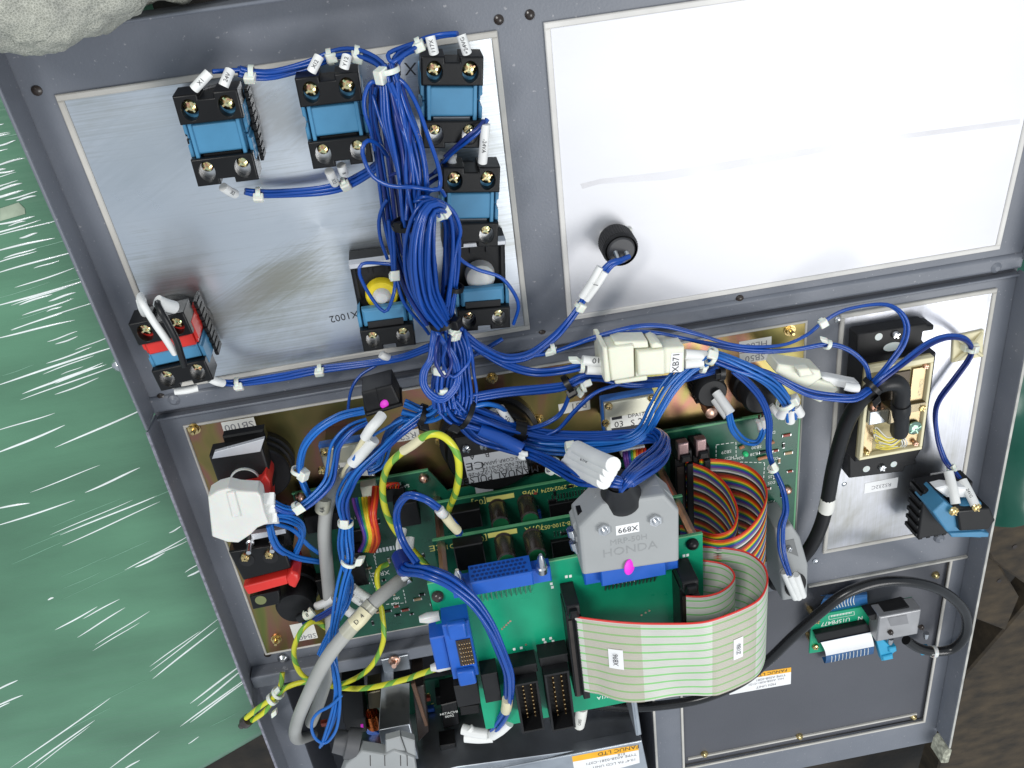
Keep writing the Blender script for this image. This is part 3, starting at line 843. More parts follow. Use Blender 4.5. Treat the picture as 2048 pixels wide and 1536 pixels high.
def base_of(F, pts, h_top, h_base):
    c = np.mean([at(p[0], p[1], h_top, F) for p in pts], axis=0)
    return (c[0], c[1], h_base)
def pq(t, name, pts, h0, h1, m, c=0.0, parent=None, bevel=0.0, label=None, F=None):
    F = F or t.F
    g = G().prism(poly(F, h1, pts), h0, h1, c)
    return t.part(name, g, m, parent=parent, bevel=bevel, label=label)
def sq(F, h, quad):
    """a true rectangle from four pixel corners"""
    x0, x1, y0, y1 = fit(F, h, quad)
    return [(x0, y0), (x1, y0), (x1, y1), (x0, y1)]
def pr(t, name, quad, h0, h1, m, c=0.0, parent=None, bevel=0.0):
    g = G().prism(sq(t.F, h1, quad), h0, h1, c)
    return t.part(name, g, m, parent=parent, bevel=bevel)
def round_part(t, name, px, py, h0, h1, r, m, n=24, prof=None, parent=None, hp=None):
    p = at(px, py, h1 if hp is None else hp, t.F)
    g = G().lathe((p[0], p[1], h0), (p[0], p[1], h1), prof or [(0, r), (.9, r), (1, r * .92)], n) if prof is None else G().lathe((p[0], p[1], h0), (p[0], p[1], h1), [(a, b * r) for a, b in prof], n)
    return t.part(name, g, m, parent=parent)
DOME = [(0, 1), (.45, 1), (.8, .75), (1, .3)]
def ptext(t, s, px, py, h, size, m, rz=math.pi, sx=1.0, parent=None):
    p = at(px, py, h, t.F)
    return t.text(s, (p[0], p[1], h), size, m, rz, parent, sx=sx)

# ------------------------------------------------------------------ circuit boards
H0, HA, HB, HC3 = 10.0, 20.0, 58.0, 96.0
back = Thing('circuit_board', 'dark green back circuit board on the iridescent zinc plate', 'circuit board', L, (15, -140, 0.9))
OUT = [(-155, -73), (-66, -73), (-62, -80), (-56, -92), (84, -92), (88, -74), (186, -76.5), (187, -206), (-155, -206)]
g = G().prism(OUT, H0 - 1.6, H0); bb = back.part('board', g, M_PCB)
e2 = inset(OUT[::-1] if False else OUT, 0.01)
for a in ((-155.4, -66, -73.6, -72.9), (88, 186, -76.9, -75.9)):
    g = G(); g.box(a[0], a[1], a[2], a[3] + 0.4, H0 - 1.7, H0 + 0.12); back.part('board_edge', g, M_PCBE)
g = G(); g.box(186.2, 187.4, -206, -76.5, H0 - 1.7, H0 + 0.12); back.part('board_edge', g, M_PCBE)
for px, py in ((848, 962), (1578, 985), (600, 1000)):
    round_part(back, 'screw', px, py, H0, H0 + 4, 3.4, M_COPPER, 16, DOME)
for x, y in ((-150, -80), (-70, -80), (180, -82), (180, -200), (-150, -200), (92, -200)):
    g = G().cyl((x, y, 0.9), (x, y, H0 - 1.65), 2.4, None, 6); back.part('standoff', g, M_COPPER)
for q, h, nm, m in ((Z6((1640, 920), (1810, 890), (1830, 1060), (1660, 1085)), 24, 'relay', M_BLACKM), (Z6((1550, 800), (1720, 790), (1725, 880), (1560, 900)), 14, 'chip', M_BLACK),
                 (Z6((980, 1010), (1230, 965), (1250, 1090), (1000, 1130)), 22, 'pin_header', M_BLACK), (Z6((1250, 1290), (1405, 1265), (1440, 1500), (1275, 1530)), 24, 'pin_header', M_BLACK),
                 (Z6((1300, 1110), (1520, 1080), (1525, 1160), (1310, 1200)), 13, 'chip', M_BLACK), (Z11((700, 300), (820, 280), (840, 420), (730, 440)), 18, 'relay', M_BLACK)):
    pr(back, nm, q, H0 + 0.02, h, m, 0.5)
rr = random.Random(5)
def bits(t, n, x0, x1, y0, y1, z, seed):
    """chip resistors, diodes and capacitors with their solder ends"""
    rr = random.Random(seed)
    for k in range(n):
        x, y = rr.uniform(x0, x1), rr.uniform(y0, y1); w_, d_ = rr.choice(((3.4, 1.5), (1.5, 3.4), (5.2, 1.9), (2.0, 1.4)))
        g = G(); g.box(x - w_ / 2, x + w_ / 2, y - d_ / 2, y + d_ / 2, z + 0.02, z + 1.2, 0.2)
        o = t.part('chip_component', g, rr.choice((M_BLACK, M_CAP, mat('red_component', (0.30, 0.05, 0.03), 0.4), mat('tan_component', (0.40, 0.28, 0.16), 0.4), M_BLACK)))
        g = G(); e = 0.5
        if w_ > d_: g.box(x - w_ / 2 - e, x - w_ / 2 + .02, y - d_ / 2, y + d_ / 2, z + .02, z + .9); g.box(x + w_ / 2 - .02, x + w_ / 2 + e, y - d_ / 2, y + d_ / 2, z + .02, z + .9)
        else: g.box(x - w_ / 2, x + w_ / 2, y - d_ / 2 - e, y - d_ / 2 + .02, z + .02, z + .9); g.box(x - w_ / 2, x + w_ / 2, y + d_ / 2 - .02, y + d_ / 2 + e, z + .02, z + .9)
        o2 = t.part('solder_ends', g, M_TIN, parent=o); o2['kind'] = 'stuff'
bits(back, 26, -130, -80, -200, -140, H0, 11)
bits(back, 10, -150, -80, -120, -90, H0, 12)
bits(back, 16, 160, 184, -190, -90, H0, 13)
def dashes(t, pts, h, m, w_=0.5, dash=2.2, gap=1.2):
    """printed dashed outline"""
    g = G()
    P = [at(p[0], p[1], h, t.F) for p in pts]
    for a, b in zip(P[:-1], P[1:]):
        d = b - a; ln = np.linalg.norm(d[:2]); u = d / ln; n_ = np.array([-u[1], u[0], 0])
        s = 0.0
        while s < ln:
            e = min(ln, s + dash); c0 = a + u * s; c1 = a + u * e
            vs = [c0 - n_ * w_ / 2, c1 - n_ * w_ / 2, c1 + n_ * w_ / 2, c0 + n_ * w_ / 2]
            g.add([(v[0], v[1], h) for v in vs], [(0, 1, 2, 3)]); s += dash + gap
    o = t.part('printed_outline', g, m); o['kind'] = 'stuff'
HS = H0 + 0.06
dashes(back, Z8((1215, 590), (1215, 475), (1360, 455), (1362, 575), (1215, 592)), HS, M_SILK)
dashes(back, Z8((1430, 460), (1600, 420)), HS, M_SILK); dashes(back, Z8((1570, 610), (1560, 760)), HS, M_SILK); dashes(back, Z8((1390, 600), (1570, 605)), HS, M_SILK)
dashes(back, Z6((1420, 1290), (1500, 1520)), HS, M_SILK); dashes(back, Z6((1490, 1280), (1515, 1380)), HS, M_SILK); dashes(back, Z11((1130, 90), (1140, 170)), HS, M_SILK)
dashes(back, Z11((1215, 470), (1360, 460), (1340, 360)), HS, M_SILK)
for s_, z_, x, y, sz in (('SB29', Z8, 1290, 525, 2.2), ('SB30', Z8, 1510, 490, 2.2), ('HL28', Z8, 1500, 540, 2.0), ('HL27', Z8, 1310, 570, 2.0), ('R26', Z8, 1390, 570, 2.0), ('D30', Z8, 1620, 385, 2.0), ('R27', Z8, 1628, 525, 2.0), ('D26', Z8, 1640, 575, 2.0),
                         ('R25', Z8, 1620, 705, 2.0), ('D25', Z8, 1620, 750, 2.0), ('R24', Z8, 1620, 890, 2.0), ('XR12', Z6, 1540, 1415, 3.4), ('A', Z6, 1680, 845, 2.6), ('B', Z6, 1640, 852, 2.6), ('C', Z6, 1595, 860, 2.6), ('SA2', Z6, 1720, 775, 2.2), ('HL2', Z11, 1280, 465, 2.0), ('SB3', Z11, 1290, 425, 2.0)):
    p = z_((x, y))[0]; ptext(back, s_, p[0], p[1], HS, sz * 1.15, M_SILK, math.pi)
M_LED = mat('green_led', (0.05, 0.75, 0.28), 0.3, 0, 0.05, 60)
p = Z8((1440, 555))[0]; round_part(back, 'indicator', p[0], p[1], H0 + .02, H0 + 3, 1.9, M_LED, 14, DOME)
for a, b in (((1520, 580), (1590, 562)), ((1600, 470), (1640, 450)), ((1385, 500), (1420, 485))):
    q0 = at(*Z8(a)[0], H0 + 1.4, L); q1 = at(*Z8(b)[0], H0 + 1.4, L)
    g = G().lathe(q0, q1, [(0, .9), (.15, 1.3), (.3, 1.1), (.7, 1.1), (.85, 1.3), (1, .9)], 12); back.part('resistor', g, mat('tan_resistor', (0.46, 0.20, 0.10), 0.4))
for k in range(16):
    p = Z6((1510 + k * 8.4, 1250 - k * 1.6))[0]; q = at(p[0], p[1], HS, L)
    if k % 3 != 2:
        g = G(); g.box(q[0] - .4, q[0] + .4, q[1] - 1.8, q[1] + 1.8, HS, HS + .1); back.part('solder_pad', g, M_TIN)
pr(back, 'white_socket', Z6((1400, 800), (1500, 760), (1520, 860), (1400, 850)), H0 + .02, 18, M_IVORY, 0.4)
pr(back, 'outline_box', Z6((1575, 775), (1690, 755), (1695, 800), (1580, 815)), H0 + .02, H0 + 1.5, mat('pale_socket', (0.35, 0.4, 0.34), 0.5), 0.3)

def daughter(name, label, h, poly_xy, m):
    t = Thing('circuit_board', label, 'circuit board', L, (10, -150, h - 1.6), 'boards stacked on copper posts')
    g = G().prism(poly_xy, h - 1.6, h); t.part('board', g, m)
    top = max(p[1] for p in poly_xy); x0 = min(p[0] for p in poly_xy); x1 = max(p[0] for p in poly_xy)
    g = G(); g.box(x0, x1, top - 0.4, top + 0.5, h - 1.7, h + 0.15); t.part('board_edge', g, M_PCBE)
    return t
YT = -93.0
tA = daughter('a', 'lowest of three stacked green boards, printed 09B', HA, [(-68, YT), (90, YT), (90, -220), (-68, -220)], M_PCB)
tB = daughter('b', 'middle of three stacked green boards, printed 07A', HB, [(-69, YT), (90, YT), (90, -220), (-69, -220)], M_PCB)
tC = daughter('c', 'topmost bright green board carrying the blue and black connectors', HC3, [(-74, YT), (90.5, YT), (90.5, -224), (-57, -224), (-57, -146), (-74, -146)], M_PCBL)
for t, h0, h1 in ((tA, H0, HA - 1.7), (tB, HA, HB - 1.7), (tC, HB, HC3 - 1.7)):
    for x, y in ((86, -97), (-64, -97), (86, -214), (-54, -214)):
        g = G().cyl((x, y, h0 + .02), (x, y, h1 - .02), 2.8, None, 6); t.part('standoff', g, M_COPPER)
round_part(tC, 'screw', 1388, 1095, HC3, HC3 + 4, 3.8, M_BLACK, 18, DOME)
round_part(tC, 'screw', 876, 1200, HC3, HC3 + 4, 3.6, M_CAP, 18, DOME)
for t, h, oy, num, p2 in ((tA, HA, 0, '09B', 'A20B-2902-0274'), (tB, HB, 78, '07A', 'A20B-2100-0521')):
    ox = -8 if oy else 0
    def z7(*q, oy=oy, ox=ox): return [(740 + p[0] * .27344 + (-4 if oy else 0), 780 + (p[1]) * .27344 + (0 if not oy else 0)) for p in q]
    if oy:
        bar = z7((875, 1050), (1088, 1012), (1092, 1045), (880, 1085)); nump = (1190, 1010); cpd = (640, 1135); box3 = (815, 1090); chip = z7((635, 1150), (850, 1120), (860, 1300), (645, 1330)); caps = ((990, 1100), (1200, 1065)); ptx = (1400, 985); ce = (505, 1150)
    else:
        bar = z7((850, 788), (1052, 752), (1056, 785), (855, 822)); nump = (1150, 748); cpd = (660, 860); box3 = (795, 818); chip = z7((600, 905), (810, 870), (820, 1000), (610, 1040)); caps = ((930, 850), (1140, 815)); ptx = (1400, 712); ce = None
    hs = h + 0.06
    pr(t, 'yellow_print', bar, hs - .05, hs, M_SILKY)
    p = z7(nump)[0]; ptext(t, '/' + num if oy else '/' + num, p[0] + 6, p[1], hs, 4.2, M_SILKY, math.pi)
    p = z7(ptx)[0]; ptext(t, p2, p[0], p[1], hs, 3.2, M_SILKY, math.pi, 0.9)
    p = z7(cpd)[0]; ptext(t, 'CPD1', p[0], p[1], hs, 3.8, M_SILKY, math.pi)
    p = z7(box3)[0]; ptext(t, '[03]', p[0], p[1], hs, 4.4, M_SILKY, math.pi)
    if ce:
        p = z7(ce)[0]; ptext(t, 'CE', p[0], p[1], hs, 4.6, M_SILKY, math.pi, 1.3)
    pr(t, 'chip', chip, h + .02, h + 9, M_BLACK, 0.6)
    for cx, cy in caps:
        p = z7((cx, cy))[0]; q = at(p[0], p[1], h + 1, L)
        g = G().lathe((q[0], q[1], h), (q[0], q[1], h + 21), [(0, 5.6), (.06, 6), (.12, 5.4), (.18, 6), (.95, 6), (1, 5.2)], 24); c = t.part('capacitor', g, M_CAP)
        g = G().cyl((q[0], q[1], h + 21.02), (q[0], q[1], h + 21.3), 5.2, None, 24); t.part('capacitor_top', g, M_CAPG, parent=c)
    q = at(*z7((1330, 1060) if oy else (1300, 790))[0], h, L)
    for k in range(12):
        g = G(); x = q[0] + 3 + k * 2.0; g.box(x - .4, x + .4, q[1] - 2, q[1] + 2, h + .02, h + .4); t.part('solder_pad', g, M_TIN)
    g = G(); g.box(q[0], q[0] + 30, q[1] - 24, q[1] - 4, h + .02, h + 3, .4); t.part('chip', g, M_BLACK)
    g = G(); g.box(q[0] - 14, q[0] - 6, q[1] - 14, q[1] - 8, h + .02, h + 3, .4); t.part('chip', g, M_HDR if not oy else M_BLACK)
    bits(t, 10, 0, 60, -112, -98, h, 31 + oy)

# topmost board: connectors, print
def rows_of_pins(t, x0, x1, y, h0, h1, n, m, lean=0.0, r=0.35, parent=None):
    for k in range(n):
        x = x0 + (x1 - x0) * k / (n - 1)
        g = G().cyl((x, y, h0), (x, y + lean, h1), r, r * .7, 6); t.part('pin', g, m, parent=parent)
# (a) blue header under the grey hood
r1 = fit(L, HC3 + 10, [(1168, 1155), (1358, 1126), (1358, 1142), (1172, 1172)])
g = G(); g.box(r1[0], r1[1], r1[2], r1[3] + 4, HC3 + .02, HC3 + 9, .8)
g.box(r1[0] + 9, r1[1] - 9, r1[2] + 2, r1[3] + 9, HC3 + 4, HC3 + 14.5, .6)
hd = tC.part('blue_header', g, M_HDR)
rows_of_pins(tC, r1[0] + 13, r1[1] - 13, r1[2] + 1, HC3 + 7, HC3 + .6, 14, M_BLACK, -15, .6, hd)
# (b) empty blue header with its socket face towards the top
q = fit(L, HC3 + 15, Z7((735, 1405), (1190, 1345), (1205, 1440), (745, 1500)))
g = G(); g.box(q[0], q[1], q[2], q[3], HC3 + .02, HC3 + 15, .8); hb = tC.part('blue_header', g, M_HDR)
g = G(); g.box(q[0] - 11, q[1] + 11, q[2] - 6, q[2] + 5, HC3 + .03, HC3 + 8, .8); tC.part('header_flange', g, M_HDR, parent=hb)
M_HDRD = mat('blue_socket_hole', (0.004, 0.03, 0.17), 0.5)
for j in range(4):
    for k in range(12):
        x = q[0] + 2.0 + (q[1] - q[0] - 4.0) * (k + (j % 2) * 0.5) / 12; z = HC3 + 2.6 + j * 3.3
        g = G(); g.cyl((x, q[3] - .05, z), (x, q[3] + .25, z), 1.05, 1.0, 8); tC.part('socket_hole', g, M_HDRD, parent=hb)
rows_of_pins(tC, q[0] + 2, q[1] - 2, q[2] - 6.2, HC3 + 6, HC3 + .6, 12, M_TIN, -12, .5, hb)
for x in (q[0] - 6, q[1] + 6):
    g = G().lathe((x, q[3] - 7, HC3 + 7.8), (x, q[3] + 9, HC3 + 12), [(0, 3.2), (.3, 3.4), (.35, 2.6), (.8, 2.2), (1, 1.0)], 12); tC.part('jack_post', g, M_STEEL, parent=hb)
# (c) blue header at the left edge, facing left
q3 = fit(L, HC3 + 15, Z11((1640, 620), (1830, 600), (1885, 990), (1690, 1030)))
g = G(); g.box(q3[0], q3[1], q3[2], q3[3], HC3 - 1.4 - 6, HC3 + 15, .8); hl = tC.part('blue_header', g, M_HDR)
g = G(); g.box(q3[0] - 9, q3[0] - .02, q3[2] + 6, q3[3] - 12, HC3 - 8, HC3 + 11, .8); tC.part('header_flange', g, M_HDR, parent=hl)
for y0 in (q3[2] - 3, q3[3] - 9):
    g = G(); g.box(q3[0] + 3, q3[1] - 2, y0, y0 + 12, HC3 + 15.02, HC3 + 19, 1.0); tC.part('header_arch', g, M_HDR, parent=hl, bevel=.8)
g = G(); g.box(q3[0] + 6, q3[1] - 1, q3[2] + 11, q3[3] - 13, HC3 + 15.02, HC3 + 15.6); tC.part('pin_bed', g, M_CAP, parent=hl)
for j in range(5):
    for k in range(6):
        x = q3[0] + 7.2 + j * (q3[1] - q3[0] - 9) / 4.4; y = q3[2] + 13 + k * (q3[3] - q3[2] - 28) / 5
        g = G(); g.cyl((x, y, HC3 + 15.5), (x + .6, y, HC3 + 17.2), .5, .4, 6); tC.part('pin', g, M_GOLD, parent=hl)
for y0 in (q3[3] - 2, q3[2] + 2):
    g = G().lathe((q3[0] - 1, y0, HC3 + 4), (q3[0] - 13, y0, HC3 + 4), [(0, 3), (.6, 3.4), (1, 2)], 12); tC.part('jack_post', g, M_CLEARG, parent=hl)
# (d) two tall open box headers
for nm, quad, seed in (('a', Z10((100, 1062), (275, 1035), (332, 1390), (165, 1415)), 1), ('b', Z10((322, 990), (500, 962), (562, 1370), (382, 1408)), 2)):
    hz = HC3 + 19; x0, x1, y0, y1 = fit(L, hz, quad); wl = 1.5
    g = G()
    g.box(x0, x1, y0, y0 + wl, HC3 + .02, hz, .3); g.box(x0, x1, y1 - wl, y1, HC3 + .02, hz, .3)
    g.box(x0, x0 + wl, y0 + wl, y1 - wl, HC3 + .02, hz, .3); g.box(x1 - wl, x1, y0 + wl, y1 - wl, HC3 + .02, hz, .3)
    g.box(x0 + wl, x1 - wl, y0 + wl, y1 - wl, HC3 + .02, HC3 + 6)
    g.box(x0 - 1.2, x1 + 1.2, y1, y1 + 7, HC3 + .02, HC3 + 12, .5)
    bx_ = tC.part('box_header', g, M_BLACKM)
    for s in (.36, .70):
        for k in range(10):
            x = x0 + (x1 - x0) * s; y = y0 + 5 + (y1 - y0 - 9) * (k + .6) / 10
            gg = G(); gg.box(x - .4, x + .4, y - .4, y + .4, HC3 + 6, HC3 + 13); tC.part('pin', gg, M_GOLD, parent=bx_)
    pa = at(quad[0][0] + 8, quad[0][1] - 62 + 0, HC3, L)
    for d in (0, 4.5):
        gg = G(); gg.box(x0 + 3 + d, x0 + 4.6 + d, y1 + 9.2, y1 + 11.2, HC3 + .04, HC3 + .1); tC.part('printed_mark', gg, M_SILK)
for quad, hh in ((Z13((30, 250), (190, 225), (205, 370), (50, 395)), 14), (Z13((215, 175), (330, 155), (350, 345), (240, 370)), 12)):
    pr(tC, 'black_connector', quad, HC3 - 8, HC3 + hh, M_BLACKM, .6)
ptext(tC, 'XNOW1A', 1222, 1391, HC3 + .06, 3.0, M_SILK, math.pi, 1.0)
p = Z10((915, 312))[0]
for k in range(6):
    q5 = at(p[0] - 22 + k * 8, p[1] - k * 1.2, HC3, L); g = G(); g.box(q5[0] - .35, q5[0] + .35, q5[1] - 1.6, q5[1] + 1.6, HC3 + .04, HC3 + .12); tC.part('printed_mark', g, M_SILK)
for px, py in crop(1000, 1080, [(15, 650), (30, 635), (45, 620), (60, 605), (75, 592), (190, 765), (1035, 548), (1065, 530), (1092, 516)]):
    q5 = at(px, py, HC3, L); g = G().cyl((q5[0], q5[1], HC3 + .02), (q5[0], q5[1], HC3 + .25), .7, None, 10); tC.part('solder_via', g, M_COPPER)
for px, py in crop(1000, 1080, [(485, 268), (515, 264), (1345, 115), (1372, 110), (330, 748), (388, 740), (375, 320), (383, 345)]):
    q5 = at(px, py, HC3, L); g = G(); g.box(q5[0] - .8, q5[0] + .8, q5[1] - 1, q5[1] + 1, HC3 + .04, HC3 + .1); tC.part('printed_mark', g, M_SILK)

# ------------------------------------------------------------------ grey plug hood on the topmost board
HT = HC3 + 30
hood_px = [(1166, 1152), (1359, 1124), (1357, 1040), (1338, 1008), (1290, 985), (1200, 998), (1152, 1037), (1158, 1100)]
t = Thing('plug_hood', 'grey plug hood labelled X899 with pink marker dab and black boot', 'plug', L, base_of(L, hood_px, HT, HC3 + 8))
P_ = poly(L, HT, [(1166, 1152), (1359, 1124), (1359, 1022), (1330, 990), (1205, 1008), (1157, 1055)])
hb = t.part('hood_shell', G().prism(P_, HC3 + 9, HT, 1.2), M_HOOD, bevel=.8)
P2 = poly(L, HT - 10, [(1345, 1045), (1400, 1068), (1396, 1112), (1352, 1118)])
t.part('hood_skirt', G().prism(poly(L, HT - 9, [(1146, 1050), (1192, 992), (1318, 970), (1345, 992), (1354, 1015), (1354, 1096), (1160, 1130)]), HC3 + 9.5, HT - 8.5, .8), M_HOOD, parent=hb)
pr(t, 'latch_slot', Z8((205, 990), (285, 930), (275, 975), (205, 1020)), HT - 14, HT - 8.2, M_BLACK)
pr(t, 'latch_slot', Z8((800, 850), (860, 880), (880, 915), (830, 890)), HT - 14, HT - 8.2, M_BLACK)
for p in Z8((390, 1082), (765, 1015)):
    q = at(p[0], p[1], HT, L)
    g = G().cyl((q[0], q[1], HT + .02), (q[0], q[1], HT + 2.4), 3.6, None, 6); nn = t.part('nut', g, M_STEEL)
    g = G().lathe((q[0], q[1], HT + 2.42), (q[0], q[1], HT + 4), [(0, 2), (.6, 1.9), (1, 1.2)], 12); t.part('bolt_end', g, M_STEEL, parent=nn)
lb = pr(t, 'label', Z8((480, 1070), (650, 1040), (655, 1110), (485, 1135)), HT + .02, HT + .2, M_PAPERW)
p = Z8((570, 1090))[0]; ptext(t, 'X899', p[0], p[1], HT + .3, 3.6, M_INK, math.pi)
p = Z8((585, 1240))[0]; ptext(t, 'HONDA', p[0], p[1], HT + .03, 5.6, mat('embossed_grey', (0.265, 0.272, 0.274), .5), 0.0, 1.05)
p = Z8((575, 1170))[0]; ptext(t, 'MRP-50H', p[0], p[1], HT + .03, 3.8, mat('embossed_grey', (0.265, 0.272, 0.274), .5), 0.0, 1.0)
q = at(*Z8((580, 1365))[0], HT, L)
g = G().lathe((q[0], q[1], HT + .05), (q[0] + .4, q[1], HT + 1.2), [(0, 5), (.4, 4.8), (.8, 3.2), (1, .6)], 20); g.xf(None, (-q[0], -q[1], 0)); g.xf(np.diag([.72, 1.1, 1]), (q[0], q[1], 0)); t.part('marker_dab', g, M_MAG)
b0 = at(*Z8((520, 860))[0], HT - 9, L); b1 = at(*Z8((500, 730))[0], HT + 2, L)
g = G().lathe(b0, b1, [(0, 11), (.08, 11.5), (.3, 10.4), (.55, 9.2), (.9, 7.6), (1, 7.4)], 28, False)
g.lathe(b0, b1, [(0.35, 7), (1, 6.4)], 28); t.part('rubber_boot', g, M_RUBBER)
p = Z8((160, 1150))[0]
for a, b in ((((150, 1090), (175, 1160))), (((170, 1180), (200, 1260)))):
    q0 = at(*Z8(a)[0], HC3 + 20, L); q1 = at(*Z8(b)[0], HC3 + 20, L); t.part('jack_screw', G().lathe(q0, q1, [(0, 2.6), (.6, 2.8), (.65, 1.6), (1, 1.4)], 12), M_STEEL)

# ------------------------------------------------------------------ ribbon cables
def at_y(px, py, y0):
    d = ray(px, py); s = (y0 - CAM[1]) / d[1]; w_ = CAM + d * s
    return w_
RAIN = ['#7a3a12', '#c02818', '#e8641c', '#e8c828', '#3f9a48', '#2448a0', '#6a3c94', '#8a8a88', '#d8d8d4', '#181818']
def hexm(name, hx, rough=0.38):
    c = [int(hx[i:i + 2], 16) / 255 for i in (1, 3, 5)]
    c = tuple(((v + .055) / 1.055) ** 2.4 if v > .04 else v / 12.92 for v in c)
    return mat(name, c, rough, 0, .06, 60)
RAINM = [hexm('ribbon_' + n, h) for n, h in zip(('brown', 'red', 'orange', 'yellow', 'green', 'blue', 'violet', 'grey', 'white', 'black'), RAIN)]
M_RGREY = mat('ribbon_beige', (0.58, 0.58, 0.53), .4, 0, .05, 60)
M_RGREEN = mat('ribbon_stripe_green', (0.22, 0.55, 0.18), .4, 0, .05, 60)
M_RRED = mat('ribbon_edge_red', (0.68, 0.03, 0.02), .38, 0, .05, 60)
def ribbon(t, name, rail, width, cols, mats, wave=None, pitch=1.27, skew=0.0):
    """flat cable whose conductors run along rail (x, z at constant y) and which is `width` conductors deep in -y"""
    P = smooth(rail, 2.0); m = len(P)
    T = np.gradient(P, axis=0); T /= np.linalg.norm(T, axis=1)[:, None]
    N = np.cross(T, np.array([0, 1.0, 0])); N /= np.linalg.norm(N, axis=1)[:, None]
    me = bpy.data.meshes.new(name); vs = []; fs = []; mi = []
    prof = []
    for k in range(width):
        for s, b in ((0.0, 0.0), (.25, .32), (.75, .32)):
            prof.append((k + s, b, k))
    prof.append((width, 0, width - 1)); n = len(prof)
    for side_ in (1, -1):
        for i in range(m):
            for c, b, k in prof:
                u = i / (m - 1); w0 = wave(u, c / width) if wave else 0.0
                vs.append(tuple((P[i] + np.array([skew * c * pitch, -c * pitch, 0]) + N[i] * (side_ * (.22 + b) + w0) - (t.base)) * MM))
    o_ = m * n
    for i in range(m - 1):
        for j in range(n - 1):
            a = i * n + j
            fs.append((a, a + n, a + n + 1, a + 1)); mi.append(cols(prof[j][2]))
            a += o_; fs.append((a, a + 1, a + n + 1, a + n)); mi.append(cols(prof[j][2]))
        for j in (0, n - 1):
            a = i * n + j
            f = (a, a + o_, a + n + o_, a + n); fs.append(f if j == 0 else f[::-1]); mi.append(cols(prof[j][2]))
    me.from_pydata(vs, [], fs); me.update()
    for mt in mats: me.materials.append(mt)
    for p, k in zip(me.polygons, mi): p.material_index = k; p.use_smooth = True
    o = bpy.data.objects.new(name, me); COL.objects.link(o); o.parent = t.o
    return o, P, N
def tape(t, P, N, i0, i1, w0, w1, off, m, name='tape', pitch=1.27, both=False):
    A = [P[i] + np.array([0, -w0 * pitch, 0]) + N[i] * off for i in range(i0, i1)]
    B = [P[i] + np.array([0, -w1 * pitch, 0]) + N[i] * off for i in range(i0, i1)]
    return t.part(name, G().strip(A, B, .12), m)
def rail_of(pts, h0, dy=0.0):
    y0 = at(pts[0][0], pts[0][1], h0, L)[1]; n = len(pts) - 1
    return [at_y(p[0], p[1], y0 + dy * min(1.0, i / (n * .75))) for i, p in enumerate(pts)]
GR = 'multicolour ribbon cables looped beside the grey hood'
r = rail_of([(1372, 922), (1384, 925), (1415, 937), (1447, 962), (1466, 992), (1475, 1024), (1464, 1056), (1434, 1068), (1404, 1062), (1382, 1055), (1360, 1050)], 25, -23)
t = Thing('ribbon_cable', 'inner multicolour ribbon cable with the smaller loop', 'ribbon cable', L, (r[0][0], r[0][1] - 30, 12), GR)
_, PP, NN = ribbon(t, 'flat_conductors', r, 50, lambda k: (k + 1) % 10, RAINM, pitch=1.2)
r = rail_of([(1400, 916), (1412, 917), (1455, 920), (1494, 931), (1521, 952), (1533, 979), (1529, 1008), (1512, 1040), (1483, 1067), (1448, 1080), (1415, 1077), (1385, 1068)], 25, -23)
t = Thing('ribbon_cable', 'outer multicolour ribbon cable with the larger loop', 'ribbon cable', L, (r[0][0], r[0][1] - 30, 12), GR)
ribbon(t, 'flat_conductors', r, 50, lambda k: (k + 1) % 10, RAINM, pitch=1.25)
def greycol(k): return 2 if k == 0 else (1 if (k % 5) == 3 else 0)
GR2 = 'beige ribbon cables with red edges'
r = rail_of([(1150, 1231), (1164, 1234), (1219, 1241), (1273, 1245), (1328, 1246), (1383, 1245), (1424, 1239), (1479, 1219), (1517, 1198), (1533, 1170), (1533, 1143), (1520, 1121), (1492, 1103), (1451, 1095), (1407, 1092), (1370, 1090)], HC3 + 20)
t = Thing('ribbon_cable', 'wide beige ribbon cable with red edge and XB96 tag', 'ribbon cable', L, (r[0][0] + 20, r[0][1] - 30, HC3 + 2), GR2)
wv = lambda u, v: (3.2 * math.sin(2 * math.pi * (u - .06) / .36) * v ** 1.3) if .06 < u < .42 else 0.0
_, PP, NN = ribbon(t, 'flat_conductors', r, 50, greycol, [M_RGREY, M_RGREEN, M_RRED], wv, 1.26)
M_TAPE = mat('tan_tape', (0.44, 0.36, 0.24), .35, 0, .06, 50, trans=0.0)
def clear_tape():
    m = bpy.data.materials.new('amber_tape'); m.use_nodes = True; nt = m.node_tree
    b = nt.nodes['Principled BSDF']; b.inputs['Base Color'].default_value = (0.50, 0.42, 0.29, 1); b.inputs['Roughness'].default_value = .3
    b.inputs['Alpha'].default_value = .26
    return m
M_AMBER = clear_tape()
def near(P, px): # index whose projection is nearest to pixel x on the outward leg
    best = 0; bd = 1e9
    for i in range(len(P)):
        d = RCAM.T @ (P[i] - CAM); x = BX + FPX * d[0] / -d[2]
        if abs(x - px) < bd: bd = abs(x - px); best = i
        if x > 1531: break
    return best
iA, iB, iC, iD = near(PP, 1164), near(PP, 1286), near(PP, 1424), near(PP, 1515)
sgn = 1 if NN[iA][2] > 0 else -1
